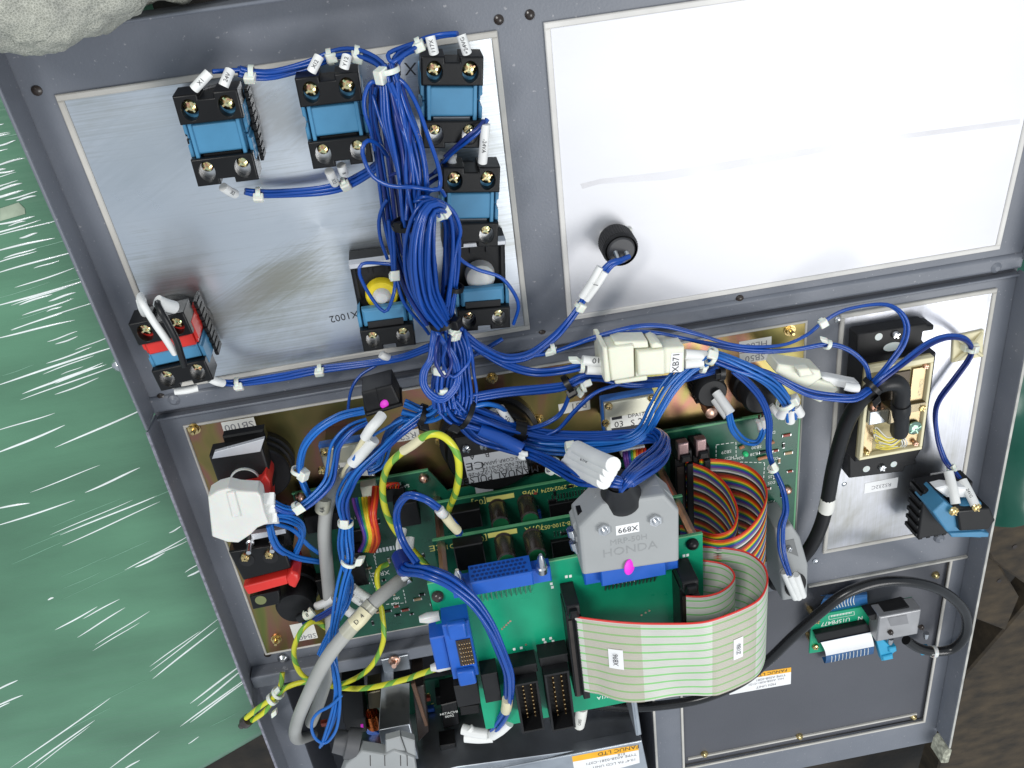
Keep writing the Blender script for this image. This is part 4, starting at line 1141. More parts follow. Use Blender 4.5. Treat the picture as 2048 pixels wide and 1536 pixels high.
def wavy_tape(i0, i1):
    m_ = len(PP); g = G(); nv = 9; rows = []
    for i in range(i0, i1):
        rows.append([PP[i] + np.array([0, -(1.2 + 48.8 * k / (nv - 1)) * 1.26, 0]) + NN[i] * (sgn * .66 + wv(i / (m_ - 1), (1.2 + 48.8 * k / (nv - 1)) / 50)) for k in range(nv)])
    V = [p for r_ in rows for p in r_]; n_ = len(rows)
    g.add(V, [(a * nv + k, (a + 1) * nv + k, (a + 1) * nv + k + 1, a * nv + k + 1) for a in range(n_ - 1) for k in range(nv - 1)])
    t.part('tape', g, M_AMBER, ang=80)
wavy_tape(iA, iB); wavy_tape(iC, iD)
def ribbon_tag(t, P, N, ic, v0, v1, wpx, s, size, rz=-math.pi / 2):
    i0, i1 = ic, ic + max(2, int(wpx / 2.0))
    A = [P[i] + np.array([0, -v0 * 1.26, 0]) + N[i] * (sgn * .86 + wv(i / (len(P) - 1), v0 / 50)) for i in range(i0, i1 + 1)]
    B = [P[i] + np.array([0, -v1 * 1.26, 0]) + N[i] * (sgn * .86 + wv(i / (len(P) - 1), v1 / 50)) for i in range(i0, i1 + 1)]
    o = t.part('paper_tag', G().strip(A, B, .15), M_PAPERW)
    c = (A[0] + A[-1] + B[0] + B[-1]) / 4 + N[ic] * sgn * .75
    dx = unit(A[-1] - A[0]); dz = unit(np.cross(dx, (0, 1, 0)))
    R3 = np.array([dx, (0, 1, 0), dz]).T
    t.text(s, (c[0], c[1], c[2]), size, M_INK, 0, o, tilt=R3 @ rotz(math.pi / 2), sx=.95)
    return o
ribbon_tag(t, PP, NN, near(PP, 1212), 17, 29, 8.5, 'XB96', 3.2)
ribbon_tag(t, PP, NN, near(PP, 1469), 17, 30, 7.5, 'Z186', 3.0)
r = rail_of([(1372, 1191), (1392, 1192), (1412, 1191), (1438, 1184), (1459, 1170), (1469, 1153), (1462, 1137), (1443, 1126), (1415, 1121), (1385, 1118)], HC3 + 20)
t = Thing('ribbon_cable', 'inner beige ribbon cable with red edge and tight curl', 'ribbon cable', L, (r[0][0], r[0][1] - 30, HC3 + 2), GR2)
ribbon(t, 'flat_conductors', r, 50, greycol, [M_RGREY, M_RGREEN, M_RRED], None, 1.1)

def idc_plug(label, quad, hb, hz, latch, flip=False):
    """long black ribbon plug with its strain-relief bar and end latch"""
    t = Thing('ribbon_plug', label, 'plug', L, base_of(L, quad, hz, hb + .05), 'black ribbon plugs')
    x0, x1, y0, y1 = fit(L, hz, quad)
    g = G(); g.box(x0, x1, y0, y1, hb + .1, hz - 3, .5); t.part('plug_body', g, M_BLACK, bevel=.4)
    g = G(); g.box(x1 - 4.2, x1, y0 + 1, y1 - 3, hz - 2.95, hz + 1, .5); t.part('strain_relief', g, M_BLACKM, bevel=.4)
    g = G(); g.box(x0 + 1.2, x1 - 5.6, y0 + 1, y1 - 6, hz - 2.9, hz - 2.2); t.part('teeth_strip', g, M_CAP)
    for yy in ((y1 + .05, y1 + 8),) + (((y0 - 8, y0 - .05),) if latch > 1 else ()):
        g = G(); g.box(x0 + .5, x1 - .5, yy[0], yy[1], hb + .1, hz + 1, .8); l_ = t.part('ejector_latch', g, M_BLACKM, bevel=.6)
        g = G(); g.prism([(x0 + 1.5, yy[0] + 1), (x1 - 1.5, yy[0] + 1), (x1 - 2.5, yy[1] - 1.5), (x0 + 2.5, yy[1] - 1.5)], hz + 1.02, hz + 4.5, 1.0); t.part('latch_tip', g, M_BLACK, parent=l_)
    return t, (x0, x1, y0, y1)
t, q = idc_plug('black ribbon plug holding the wide beige cable', Z10((470, 560), (590, 545), (665, 1150), (570, 1185)), HC3, HC3 + 20, 1)
t, q = idc_plug('black ribbon plug holding the inner beige cable', [(1352, 1188), (1388, 1180), (1412, 1330), (1378, 1340)], HC3, HC3 + 20, 1)
t, q = idc_plug('black ribbon plug holding the inner multicolour cable', [(1345, 925), (1378, 920), (1396, 1060), (1364, 1066)], H0, H0 + 16, 1)
g = G(); g.box(q[0] + 1, q[1] - 3, q[3] + 2, q[3] + 15, H0 + 12, H0 + 18, .6); t.part('latch_lever', g, mat('dull_pink_latch', (0.30, 0.2, 0.2), .3, .6), bevel=.5)
t, q = idc_plug('black ribbon plug holding the outer multicolour cable', [(1381, 918), (1412, 913), (1430, 1050), (1398, 1056)], H0, H0 + 16, 1)
g = G(); g.box(q[0] + 1, q[1] - 3, q[3] + 2, q[3] + 15, H0 + 12, H0 + 18, .6); t.part('latch_lever', g, mat('dull_pink_latch', (0.30, 0.2, 0.2), .3, .6), bevel=.5)
# ------------------------------------------------------------------ paper tags stuck on the zinc plate
def tag_label(name, label, quad, F, lines, h=0.85, m=None, size=3.6, cat='label'):
    t = Thing(name, label, cat, F, base_of(F, quad, h, h))
    pr(t, 'paper', quad, h, h + .15, m or M_PAPER)
    for s, (px, py), sz in lines: ptext(t, s, px, py, h + .2, sz, M_INKG, math.pi, 1.05)
    return t
tag_label('paper_label', 'cream paper label reading SB100 above the large round button', Z6((370, 312), (610, 272), (638, 352), (400, 395)), L, [('SB100', Z6((505, 335))[0], 5.0)])
tag_label('paper_label', 'cream paper label reading RS beside the yellow green wire loop', Z6((1590, 395), (1815, 355), (1830, 420), (1640, 465)), L, [('RS2', Z6((1740, 408))[0], 5.0)])
tag_label('paper_label', 'cream paper label reading RS left of the right rotary switch', Z8((55, 185), (285, 135), (300, 205), (75, 260)), L, [('RS1', Z8((210, 185))[0], 5.0)])
tag_label('paper_label', 'upper cream paper label by the zinc plate top right corner', Z4((1600, 965), (1838, 925), (1840, 1010), (1605, 1045)), L, [('HL60', Z4((1730, 985))[0], 4.6)])
tag_label('paper_label', 'cream paper label reading SB50 by the zinc plate top right corner', Z4((1602, 1050), (1840, 1015), (1838, 1095), (1608, 1125)), L, [('SB50', Z4((1718, 1078))[0], 4.6)])
tag_label('paper_label', 'cream paper label reading SB40 at the lower left plate corner', Z11((512, 622), (695, 590), (700, 720), (545, 745)), L, [('SB40', Z11((640, 705))[0], 4.4)])
tag_label('paper_label', 'small white label reading RS232C under the serial port box', Z5((880, 1550), (1120, 1530), (1125, 1600), (885, 1625)), L, [('RS232C', Z5((1005, 1580))[0], 3.2)], 1.05, M_PAPERW)
tag_label('paper_label', 'small white label reading SB65 above the right hand button', Z5((1360, 1490), (1460, 1475), (1465, 1520), (1365, 1535)), L, [('SB65', Z5((1412, 1507))[0], 2.8)], 1.05, M_PAPERW)
def maker(name, label, quad, h, lines, F=L):
    t = Thing(name, label, 'label', F, base_of(F, quad, h, h))
    pq(t, 'paper', quad, h + .02, h + .15, M_PAPERW)
    a = [quad[0], quad[1], tuple(quad[1][k] * .72 + quad[2][k] * .28 for k in (0, 1)), tuple(quad[0][k] * .72 + quad[3][k] * .28 for k in (0, 1))]
    pq(t, 'orange_band', a, h + .16, h + .22, M_ORANGE)
    for s, (px, py), sz, mm in lines: ptext(t, s, px, py, h + .3, sz, mm, math.pi, 1.1)
    return t
q = crop(1270, 1290, [(470, 170), (822, 118), (820, 205), (498, 262)], .38)
maker('maker_label', 'white and orange maker label on the lower right plate', q, -3.0, [('FANUC LTD', crop(1270, 1290, [(715, 147)], .38)[0], 3.4, M_INK), ('TYPE A02B-0281', crop(1270, 1290, [(715, 172)], .38)[0], 2.4, M_INKG), ('NO. A02B-0281-C121', crop(1270, 1290, [(690, 193)], .38)[0], 2.2, M_INKG), ('MDI UNIT', crop(1270, 1290, [(690, 214)], .38)[0], 2.6, M_INKG)])

# ------------------------------------------------------------------ big round button units at the left
t = Thing('button_unit', 'large round black button unit with red contact block below SB100', 'button', L, tuple(at(520, 890, 10, L)[:2]) + (.9,))
c = at(522, 938, 14, L)
g = G().lathe((c[0], c[1], .95), (c[0], c[1], 20), [(0, 20), (.25, 20), (.3, 18), (.42, 18), (.46, 19.5), (.56, 19.5), (.6, 18), (.72, 18), (.76, 19), (.95, 19), (1, 18)], 40)
t.part('threaded_collar', g, M_BLACKM)
pr(t, 'neck', Z6((390, 410), (690, 370), (700, 440), (400, 500)), 15, 22, M_BLACK, 1)
bo = pr(t, 'housing', Z6((312, 572), (690, 470), (742, 790), (360, 850)), 20, 34, M_BLACKM, .8, bevel=.6)
pq(t, 'rating_plate', Z6((308, 578), (325, 530), (690, 430), (660, 525)), 33, 36, M_SILVER, .2, parent=bo)
p = Z6((548, 745))[0]; round_part(t, 'lens_ring', p[0], p[1], 34.02, 36, 9.0, M_CLEARG, 28, [(0, 1), (.9, 1), (1, .93)]); round_part(t, 'lens', p[0], p[1], 36.02, 36.8, 8.0, M_BLACKM, 28)
pq(t, 'red_contact', Z6((350, 800), (660, 745), (695, 690), (735, 745), (745, 1000), (400, 1040)), 22, 42, M_RED, .8, bevel=.6)
pr(t, 'contact_base', Z6((430, 1080), (860, 1020), (880, 1220), (470, 1290)), 20, 36, M_BLACK, .8)

t = Thing('button_unit', 'black key button unit with red bar at the lower left', 'button', L, tuple(at(520, 1130, 20, L)[:2]) + (.9,))
c = at(*Z11((555, 470))[0], 24, L)
g = G().lathe((c[0], c[1], .95), (c[0], c[1], 28), [(0, 15), (.3, 15), (.34, 13.4), (.9, 13.4), (1, 12)], 32); t.part('threaded_collar', g, M_BLACKM)
pr(t, 'mount_plate', Z6((520, 1130), (800, 1090), (860, 1400), (560, 1450)), 1, 22, M_BLACKM, .8)
bo = pq(t, 'terminal_block', Z11((60, 90), (460, 30), (520, 210), (170, 300)), 24, 44, M_BLACK, .8, bevel=.6)
pq(t, 'rating_plate', Z6((592, 1130), (840, 1090), (848, 1122), (602, 1172)), 30, 40, M_SILVER, .2)
for x, y in ((195, 145), (370, 125)):
    q = at(*Z11((x, y))[0], 44, L); g = G().cyl((q[0], q[1], 44.02), (q[0], q[1], 44.4), 4.8, None, 18); w_ = t.part('terminal_well', g, M_BLACKM, parent=bo); g = screw_head(q[0], q[1] + 3, 44.3, 2.9); t.part('screw', g, M_BRASS, parent=w_)
for x, y in ((215, 40), (385, 30)):
    q = at(*Z11((x, y))[0], 44, L); g = G().lathe((q[0], q[1], 36), (q[0], q[1] - 1, 50), [(0, 2.4), (.4, 2.6), (.45, 1.8), (1, 1.5)], 12); t.part('lug_terminal', g, M_TIN, parent=bo)
pq(t, 'red_bar', Z11((168, 345), (490, 262), (500, 325), (205, 405)), 26, 46, M_RED, .8, bevel=.5)
pq(t, 'red_knob', Z11((480, 290), (520, 235), (575, 255), (582, 300), (550, 365), (500, 340)), 24, 48, M_RED, 1.5, bevel=.8)
tb = pq(t, 'black_tab', Z11((215, 420), (430, 370), (440, 470), (240, 512)), 34, 42, M_BLACK, .6, bevel=.5)
q = at(*Z11((298, 440))[0], 42, L); g = G().cyl((q[0], q[1], 42.02), (q[0], q[1], 42.2), 3.6, None, 20); t.part('tab_hole', g, mat('plate_through_hole', (0.16, 0.18, 0.07), .5), parent=tb)

# contact block hanging over the right hand plate
b8 = tuple(at(1915, 1035, 44, L)[:2]) + (1.0,)
t = Thing('button_unit', 'black and light blue button block on the right brushed plate', 'button', L, b8)
c8 = at(1893, 1010, 16, L)
t.part('collar', G().lathe((c8[0], c8[1], 1), (c8[0], c8[1], 20), [(0, 17), (.9, 17), (1, 16)], 36), M_BLACKM)
hq = sq(L, 28, [(1838, 985), (1925, 968), (1952, 1058), (1846, 1077)])
hs = t.part('housing', G().prism(hq, 12, 28, .8), M_BLACKM, bevel=.6)
hx0, hx1, hy0, hy1 = hq[0][0], hq[1][0], hq[0][1], hq[2][1]
for k in range(6):
    yy = hy0 + (hy1 - hy0) * (k + .5) / 6; t.part('housing_rib', G().box(hx0 - 1.6, hx0 - .02, yy - 1.4, yy + 1.4, 12, 27, .3), M_BLACK, parent=hs)
    xx = hx0 + (hx1 - hx0) * (k + .5) / 6; t.part('housing_rib', G().box(xx - 1.4, xx + 1.4, hy0 - 1.6, hy0 - .02, 12, 27, .3), M_BLACK, parent=hs)
pq(t, 'white_plunger', crop(1800, 860, [(590, 970), (750, 930), (1100, 960), (1180, 1060), (1150, 1130), (780, 1120)], .1211), 30.02, 38, M_PAPERW, 1)
pq(t, 'blue_carrier', Z9((1380, 90), (1470, 10), (1540, 60), (1740, 20), (1780, 180), (1740, 280), (1530, 270), (1480, 230)), 20, 44, M_LBLUE, .8, bevel=.5)
tb = pq(t, 'terminal', Z9((1560, 80), (1800, 60), (1840, 150), (1790, 220), (1580, 230)), 30, 48, M_BLACK, .8, bevel=.5)
pq(t, 'blue_bar', Z9((1505, 245), (1740, 232), (1795, 245), (1790, 275), (1520, 275)), 36, 46, M_LBLUE, .6, bevel=.4)
for x, y in ((1535, 85), (1700, 55)):
    q = at(*Z9((x, y))[0], 47, L); t.part('screw', screw_head(q[0], q[1], 46, 3.4), M_BRASS)

# ------------------------------------------------------------------ manual pulser
p = (985, 905); c = at(p[0], p[1], 24, L)
t = Thing('pulse_generator', 'round black manual pulser with silver rating label', 'pulse generator', L, (c[0], c[1], .9))
g = G().lathe((c[0], c[1], .95), (c[0], c[1], 24), [(0, 33), (.3, 33), (.34, 30), (.9, 30), (1, 28.5)], 44); t.part('case', g, M_BLACK)
g = G().box(c[0] - 22, c[0] + 24, c[1] + 3, c[1] + 18, 24.02, 29, .8); tb = t.part('terminal_strip', g, M_BLACKM)
for k in range(4):
    x = c[0] - 16 + k * 11; t.part('screw', screw_head(x, c[1] + 10, 29.02, 3.0), M_STEEL, parent=tb)
LBL = Z7((678, 482), (1120, 410), (1160, 608), (722, 686))
lb = pq(t, 'rating_label', LBL, 24.02, 26.4, M_SILVER)
for s, x, y, sz, sx in (('MANUAL PULSER', 940, 622, 5.2, .95), ('TYPE  UFO-01-2Z9-26', 945, 585, 3.2, .95), ('SERIAL NO.20-0114', 1010, 545, 3.0, .95), ('NEMICON CORP. JAPAN', 1030, 505, 2.8, .9), ('CE', 770, 552, 6.0, 1.2), ('B    A', 800, 480, 4.0, 1.0)):
    q = Z7((x, y))[0]; ptext(t, s, q[0], q[1], 26.5, sz, M_INK, math.pi, sx, lb)
for y in (530, 567, 600): dashes(t, Z7((705 if y < 590 else 712, y + 30), (1140, y - 45)), 26.48, M_INKG, .2, 60, .1)
pr(t, 'clip', Z7((765, 690), (895, 665), (900, 740), (775, 760)), 1, 20, M_SILVER, .4)

# ------------------------------------------------------------------ rotary selector switches
def rotary(label, quad, texts, screws, lab, hz=30):
    t = Thing('rotary_switch', label, 'rotary switch', L, base_of(L, quad, hz, .9), 'blue cased rotary switches')
    P_ = sq(L, hz, quad)
    t.part('switch_body', G().prism(inset(P_, 3.0), .95, hz - 10.02), M_BLACK)
    g = G().prism(P_, hz - 10, hz - 3, 1.2); t.part('case', g, M_BLUEF, bevel=.8)
    pl = t.part('cover', G().prism(inset(P_, 1.0), hz - 2.98, hz, .5), M_CHAMP, bevel=.4)
    for p in screws:
        q = at(p[0], p[1], hz, L); t.part('screw', screw_head(q[0], q[1], hz, 2.4), M_BRASS, parent=pl)
    if lab:
        pq(t, 'rating_label', lab, hz + .02, hz + .15, M_PAPER, parent=pl)
        for s, p, sz, mm in texts: ptext(t, s, p[0], p[1], hz + .25, sz, mm, 0.0, 1.0, pl)
    return t
rotary('blue cased rotary switch with printed dial label right of the pulser', Z8((385, 165), (765, 105), (795, 400), (400, 430)),
       [('DPA172', Z8((640, 255))[0], 2.6, M_INK), ('03', Z8((505, 325))[0], 4.4, M_INK), ('S', Z8((605, 315))[0], 4.6, M_INK), ('25', Z8((680, 300))[0], 4.8, M_INK), ('0531', Z8((520, 392))[0], 2.6, M_INK)],
       Z8((428, 188), (742, 132), (405, 312)), Z8((440, 275), (740, 232), (770, 385), (445, 425)))
t = bpy.data.objects['rotary_switch']
tt = Thing.__new__(Thing); tt.o = t; tt.F = L; tt.rz = 0; tt.base = np.array(base_of(L, Z8((385, 165), (765, 105), (795, 400), (400, 430)), 30, .9))
pq(tt, 'dial_scale', Z8((448, 355), (700, 320), (702, 342), (452, 378)), 30.2, 30.26, M_INK)
pq(tt, 'printed_block', Z8((450, 275), (525, 262), (528, 282), (453, 295)), 30.2, 30.26, M_INK)
rotary('blue cased rotary switch half hidden under the left wire bundle', Z6((1095, 510), (1470, 440), (1500, 700), (1115, 700)), [('8', Z6((1230, 640))[0], 4.0, M_INK), ('RS', Z6((1480, 700))[0], 3, M_INK)], Z6((1130, 525), (1110, 655), (1470, 480)), Z6((1190, 610), (1490, 590), (1495, 700), (1200, 700)))

# ------------------------------------------------------------------ key switch and second round switch
t = Thing('key_switch', 'black key switch with white sleeved leads on the zinc plate', 'switch', L, tuple(at(*Z8((1160, 100))[0], 10, L)[:2]) + (.9,))
pr(t, 'square_base', Z8((1060, 40), (1200, 20), (1230, 150), (1080, 175)), 1, 8, M_BLACK, .6)
c = at(*Z8((1185, 95))[0], 26, L)
g = G().lathe((c[0], c[1], 8.02), (c[0], c[1], 27), [(0, 10.5), (.1, 11.2), (.25, 11.2), (.3, 10.2), (.9, 10.2), (1, 9)], 32); t.part('barrel', g, M_BLACKM)
g = G()
for k in range(28):
    a = 2 * math.pi * k / 28; x, y = c[0] + 10.5 * math.cos(a), c[1] + 10.5 * math.sin(a); g.cyl((x, y, 12), (x, y, 19), .6, None, 6)
t.part('knurling', g, M_BLACKM)['kind'] = 'stuff'
p = Z8((1185, 250))[0]; round_part(t, 'brass_post', p[0], p[1], 4, 26, 4.0, M_COPPER, 18, [(0, .8), (.5, .8), (.55, 1), (.95, 1), (1, .6)])
for a, b in (((1215, 90, 28), (1320, 240, 40)), ((1205, 140, 26), (1300, 265, 36))):
    pa = at(*Z8(a[:2])[0], a[2], L); pb = at(*Z8(b[:2])[0], b[2], L); t.part('white_sleeve', G().cyl(pa, pb, 3.0, 3.1, 16), M_WHITE)
t = Thing('key_switch', 'black round switch half hidden by the white right hand connector', 'switch', L, tuple(at(*Z8((1530, 120))[0], 10, L)[:2]) + (.9,))
c = at(*Z8((1545, 140))[0], 24, L)
g = G().lathe((c[0], c[1], .95), (c[0], c[1], 24), [(0, 13), (.3, 13), (.35, 11.5), (.9, 11.5), (1, 10)], 32); t.part('barrel', g, M_BLACKM)
for x, y in ((1530, 260), (1555, 250)):
    q0 = at(*Z8((x, y))[0], 20, L); q1 = at(*Z8((x - 5, y + 70))[0], 14, L); t.part('solder_tail', G().cyl(q0, q1, .9, None, 8), M_COPPER)
for a, b in (((1610, 190), (1690, 270)),):
    pa = at(*Z8(a)[0], 30, L); pb = at(*Z8(b)[0], 34, L); t.part('white_sleeve', G().cyl(pa, pb, 2.6, None, 14), M_WHITE)

# ------------------------------------------------------------------ round socket on the big right plate
K = .0911
t = Thing('round_plug', 'black knurled round plug on the bright right plate', 'plug', U, tuple(at(1238, 485, 5, U)[:2]) + (1.0,))
pr(t, 'flange', crop(1170, 420, [(340, 520), (1030, 400), (1050, 640), (370, 740)], K), 1.02, 3.5, mat('pale_flange', (0.62, 0.62, 0.58), .45, .3), .4)
c = at(*crop(1170, 420, [(800, 900)], K)[0], 20, U)
g = G().lathe((c[0], c[1], 3.52), (c[0], c[1], 20), [(0, 9.6), (.1, 10.2), (.9, 10.2), (1, 9.4)], 40, False)
g.lathe((c[0], c[1], 3.52), (c[0], c[1], 18), [(0, 9), (.96, 8.9), (1, 8.4)], 40); br = t.part('coupling_ring', g, M_BLACKM)
g = G()
for k in range(44):
    a = 2 * math.pi * k / 44; x, y = c[0] + 10.15 * math.cos(a), c[1] + 10.15 * math.sin(a); g.cyl((x, y, 6), (x, y, 17.5), .42, None, 6)
t.part('knurling', g, M_BLACKM, parent=br)['kind'] = 'stuff'
g = G().lathe((c[0], c[1], 18.02), (c[0], c[1], 20.5), [(0, 8.2), (.6, 8.2), (1, 7.4)], 36); t.part('back_cap', g, mat('charcoal_cap', (.045, .045, .048), .45))
for x in (680, 920):
    q = at(*crop(1170, 420, [(x, 950)], K)[0], 22, U); t.part('solder_cup', G().cyl((q[0], q[1], 20), (q[0] + .5, q[1] - 3, 24), 1.5, 1.2, 10), M_TIN)

# ------------------------------------------------------------------ serial port box
t = Thing('serial_port_box', 'cream rimmed serial port box with black elbow cable on the brushed plate', 'port box', L, base_of(L, Z5((850, 650), (1380, 600), (1300, 1320), (840, 1400)), 24, 1.0))
pq(t, 'top_bracket', Z5((828, 478), (850, 465), (1340, 388), (1345, 402), (1392, 404), (1388, 440), (1312, 452), (1302, 512), (1335, 560), (900, 660), (820, 610)), 1, 12, M_BLACKM, .6, bevel=.4)
pq(t, 'lower_bracket', Z5((770, 1180), (830, 1110), (850, 1390), (1300, 1310), (1255, 1385), (1265, 1420), (1180, 1440), (1170, 1475), (770, 1525)), 1, 12, M_BLACKM, .6, bevel=.4)
for x, y, r in ((985, 488, 2.6), (895, 1455, 2.6), (1095, 1420, 2.4)):
    q = at(*Z5((x, y))[0], 12, L); t.part('bracket_hole', G().cyl((q[0], q[1], 12.02), (q[0], q[1], 12.2), r, None, 16), M_CLEARG)
q = at(*Z5((1085, 560))[0], 12, L); t.part('bracket_slot', oval(q[0], q[1], 6.2, 3.2, 12.02, 12.2), M_CLEARG)
for x, y in ((1105, 470), (1005, 1440)):
    q = at(*Z5((x, y))[0], 12, L); t.part('screw', screw_head(q[0], q[1], 12, 2.8), M_STEEL)
body = pr(t, 'body', Z5((845, 690), (1400, 620), (1320, 1320), (840, 1400)), 1, 22, M_BLACKM, .8, bevel=.6)
x0, x1, y0, y1 = fit(L, 27, Z5((890, 710), (1385, 640), (1300, 1310), (850, 1385)))
g = G(); g.box(x0, x1, y0, y1, 22.02, 23.5); tray = t.part('cream_tray', g, mat('olive_tray_floor', (0.34, 0.29, 0.15), .4, .3, .2, 40))
for a in ((x0, x1, y1 - 4, y1), (x0, x1, y0, y0 + 2.4), (x0, x0 + 2.4, y0 + 2.4, y1 - 4), (x1 - 2, x1, y0 + 2.4, y1 - 4)):
    t.part('tray_rim', G().box(a[0], a[1], a[2], a[3], 23.52, 28, .4), M_CREAM, parent=tray, bevel=.3)
g = G().box(x1 - 12, x1 - 2.5, y0 + 3, y1 - 8, 23.52, 25, .3); gs = t.part('gold_side_plate', g, mat('dull_gold_plate', (.42, .33, .2), .32, 1, .12, 40), parent=tray)
g = G().box(x0 + 2.8, x0 + 10, y0 + 3, y1 - 40, 23.52, 25, .3); t.part('gold_side_plate', g, mat('dull_gold_plate', (.42, .33, .2), .32, 1, .12, 40), parent=tray)
g = G().box(x0 + 10, x1 - 13, y0 + 34, y1 - 9, 23.52, 24.6, .3); t.part('dark_shell', g, mat('dark_bronze_shell', (.05, .04, .03), .3, .8), parent=tray)
ptext(t, 'ATI-PE21', *Z5((1295, 860))[0], 25.1, 2.6, M_CREAM, math.pi / 2, 1.0, gs)
cb = pr(t, 'cable_clamp', Z5((915, 1040), (1075, 1020), (1080, 1110), (925, 1135)), 25.1, 31, M_GALV, .4, bevel=.3)
pr(t, 'clamp_strap', Z5((1060, 1030), (1205, 1000), (1210, 1110), (1065, 1130)), 30, 42, mat('bronze_strap', (.25, .21, .14), .28, 1), .8, bevel=.6)
pr(t, 'clamp_wing', Z5((1200, 990), (1330, 965), (1335, 1020), (1210, 1050)), 25.1, 28, mat('bronze_strap', (.25, .21, .14), .28, 1), .3)
for x, y, r, m in ((1305, 1010, 2.8, M_BRASS), (955, 1000, 2.6, M_COPPER), (1250, 1160, 5.0, mat('green_passivated_screw', (.35, .52, .42), .25, 1)), (1330, 705, 1.8, M_COPPER), (900, 1335, 1.8, M_BRASS), (1255, 1270, 1.8, M_COPPER)):
    q = at(*Z5((x, y))[0], 28, L); t.part('screw', screw_head(q[0], q[1], 26.5, r), m)
path = smooth([at(*Z5((x, y))[0], h, L) for x, y, h in ((960, 850, 44), (1030, 825, 46), (1110, 825, 46), (1150, 870, 44), (1150, 960, 42), (1140, 1060, 41), (1135, 1190, 36))], 1.5)
t.part('elbow_boot', G().tube(path, [5.6 - .6 * (i / len(path)) for i in range(len(path))], 18), M_RUBBER)
q0 = at(*Z5((1145, 975))[0], 42, L); q1 = at(*Z5((1135, 1200))[0], 36, L); t.part('boot_sleeve', G().lathe(q0, q1, [(0, 6), (.1, 6.4), (.3, 6.4), (.34, 5.8), (.9, 5.8), (1, 5)], 20), M_RUBBER)
rr = random.Random(9)
M_YW = mat('thin_yellow_wire', (.75, .62, .10), .4); M_WW = mat('thin_white_wire', (.7, .7, .66), .4)
for k in range(9):
    s = at(*Z5((1110 + k * 9, 1215 + rr.uniform(-4, 8)))[0], 33, L); m_ = at(*Z5((960 + rr.uniform(-10, 30), 1150 + k * 18))[0], 31, L); e = at(*Z5((1030 + k * 16, 1290 + rr.uniform(-20, 12)))[0], 26, L)
    t.part('thin_wire', G().tube(smooth([s, (s + m_) / 2 + np.array([0, -3, 2]), m_, (m_ + e) / 2 + np.array([-2, -2, 0]), e], 1.5), .32, 6), M_YW if k % 3 else M_WW)
for k in range(3):
    s = at(*Z5((1135 + k * 18, 1220))[0], 32, L); e = at(*Z5((1140 + k * 16, 1295))[0], 26, L); t.part('thin_wire', G().tube(smooth([s, (s + e) / 2 + np.array([1, 0, 2]), e], 1.5), .45, 6), M_WW)

# adhesive tie mount
t = Thing('tie_mount', 'square ivory adhesive cable tie mount on the brushed plate', 'tie mount', L, base_of(L, Z5((1530, 490), (1750, 440), (1750, 630), (1520, 680)), 3, 1.0))
pq(t, 'pad', Z5((1535, 490), (1758, 440), (1745, 635), (1525, 680)), 1.02, 3.0, M_CREAM, .4)
for a, b in (((1555, 500), (1660, 570)), ((1745, 460), (1670, 560)), ((1740, 625), (1675, 580)), ((1540, 665), (1655, 580))):
    q0 = at(*Z5(a)[0], 3.5, L); q1 = at(*Z5(b)[0], 6, L); t.part('rib', G().cyl(q0, q1, 1.3, 1.6, 6), M_CREAM)
pr(t, 'bridge', Z5((1620, 560), (1720, 545), (1720, 590), (1620, 605)), 3.02, 9, M_IVORY, .8)

# ------------------------------------------------------------------ small board with flex films, grey plug
t = Thing('small_circuit_board', 'small green circuit board printed U15PB477 with blue flex films', 'circuit board', L, base_of(L, Z9((500, 840), (1235, 720), (1240, 900), (480, 1120)), 10, -3))
pq(t, 'board', Z9((498, 848), (1235, 718), (1240, 770), (960, 930), (930, 1020), (560, 1110), (478, 1122)), 9.0, 10.6, M_PCBL)
for x, y in ((530, 880), (520, 1070)):
    q = at(*Z9((x, y))[0], 11, L); t.part('screw', screw_head(q[0], q[1], 10.6, 2.6), M_BRASS); t.part('standoff', G().cyl((q[0], q[1], -3), (q[0], q[1], 8.98), 2.4, None, 6), M_BRASS)
ptext(t, 'U15PB477', *Z9((670, 890))[0], 10.7, 4.2, M_SILK, math.pi, .95)
ptext(t, 'N', *Z9((850, 862))[0], 10.7, 4.0, M_SILK, math.pi)
dashes(t, Z9((620, 850), (805, 815), (808, 840), (622, 875), (620, 850)), 10.68, M_SILK, .3, 50, .1)
for k in range(14):
    q = at(*Z9((640 + k * 11, 850 - k * 2))[0], 10.7, L); t.part('printed_mark', G().box(q[0] - .25, q[0] + .25, q[1] - 1, q[1] + 1, 10.65, 10.7), M_SILK)
hd = pq(t, 'flex_connector', Z9((520, 985), (900, 905), (940, 975), (545, 1050)), 10.62, 16, M_BLACK, .5)
for k in range(16):
    q = at(*Z9((530 + k * 23.5, 980 - k * 4.9))[0], 11, L); t.part('pin', G().box(q[0] - .5, q[0] + .5, q[1] - .9, q[1] + 1.2, 10.62, 11.2), M_TIN, parent=hd)
ql = [at(*Z9((x, y))[0], h, L) for x, y, h in ((560, 1040, 16.5), (590, 1100, 18), (600, 1160, 12), (590, 1195, 4), (570, 1150, -1))]
qr = [at(*Z9((x, y))[0], h, L) for x, y, h in ((925, 965, 16.5), (945, 1035, 18), (950, 1080, 12), (945, 1125, 4), (930, 1090, -1))]
A = smooth(ql, 1.5); B = smooth(qr, 1.5); n = min(len(A), len(B)); A = A[np.linspace(0, len(A) - 1, 24).astype(int)]; B = B[np.linspace(0, len(B) - 1, 24).astype(int)]
fx = t.part('flex_film', G().strip(A, B, .3), M_FPC)
t.part('film_stiffener', G().strip(A[:11] + np.array([0, 0, .35]), B[:11] + np.array([0, 0, .35]), .2), M_PAPERW, parent=fx)
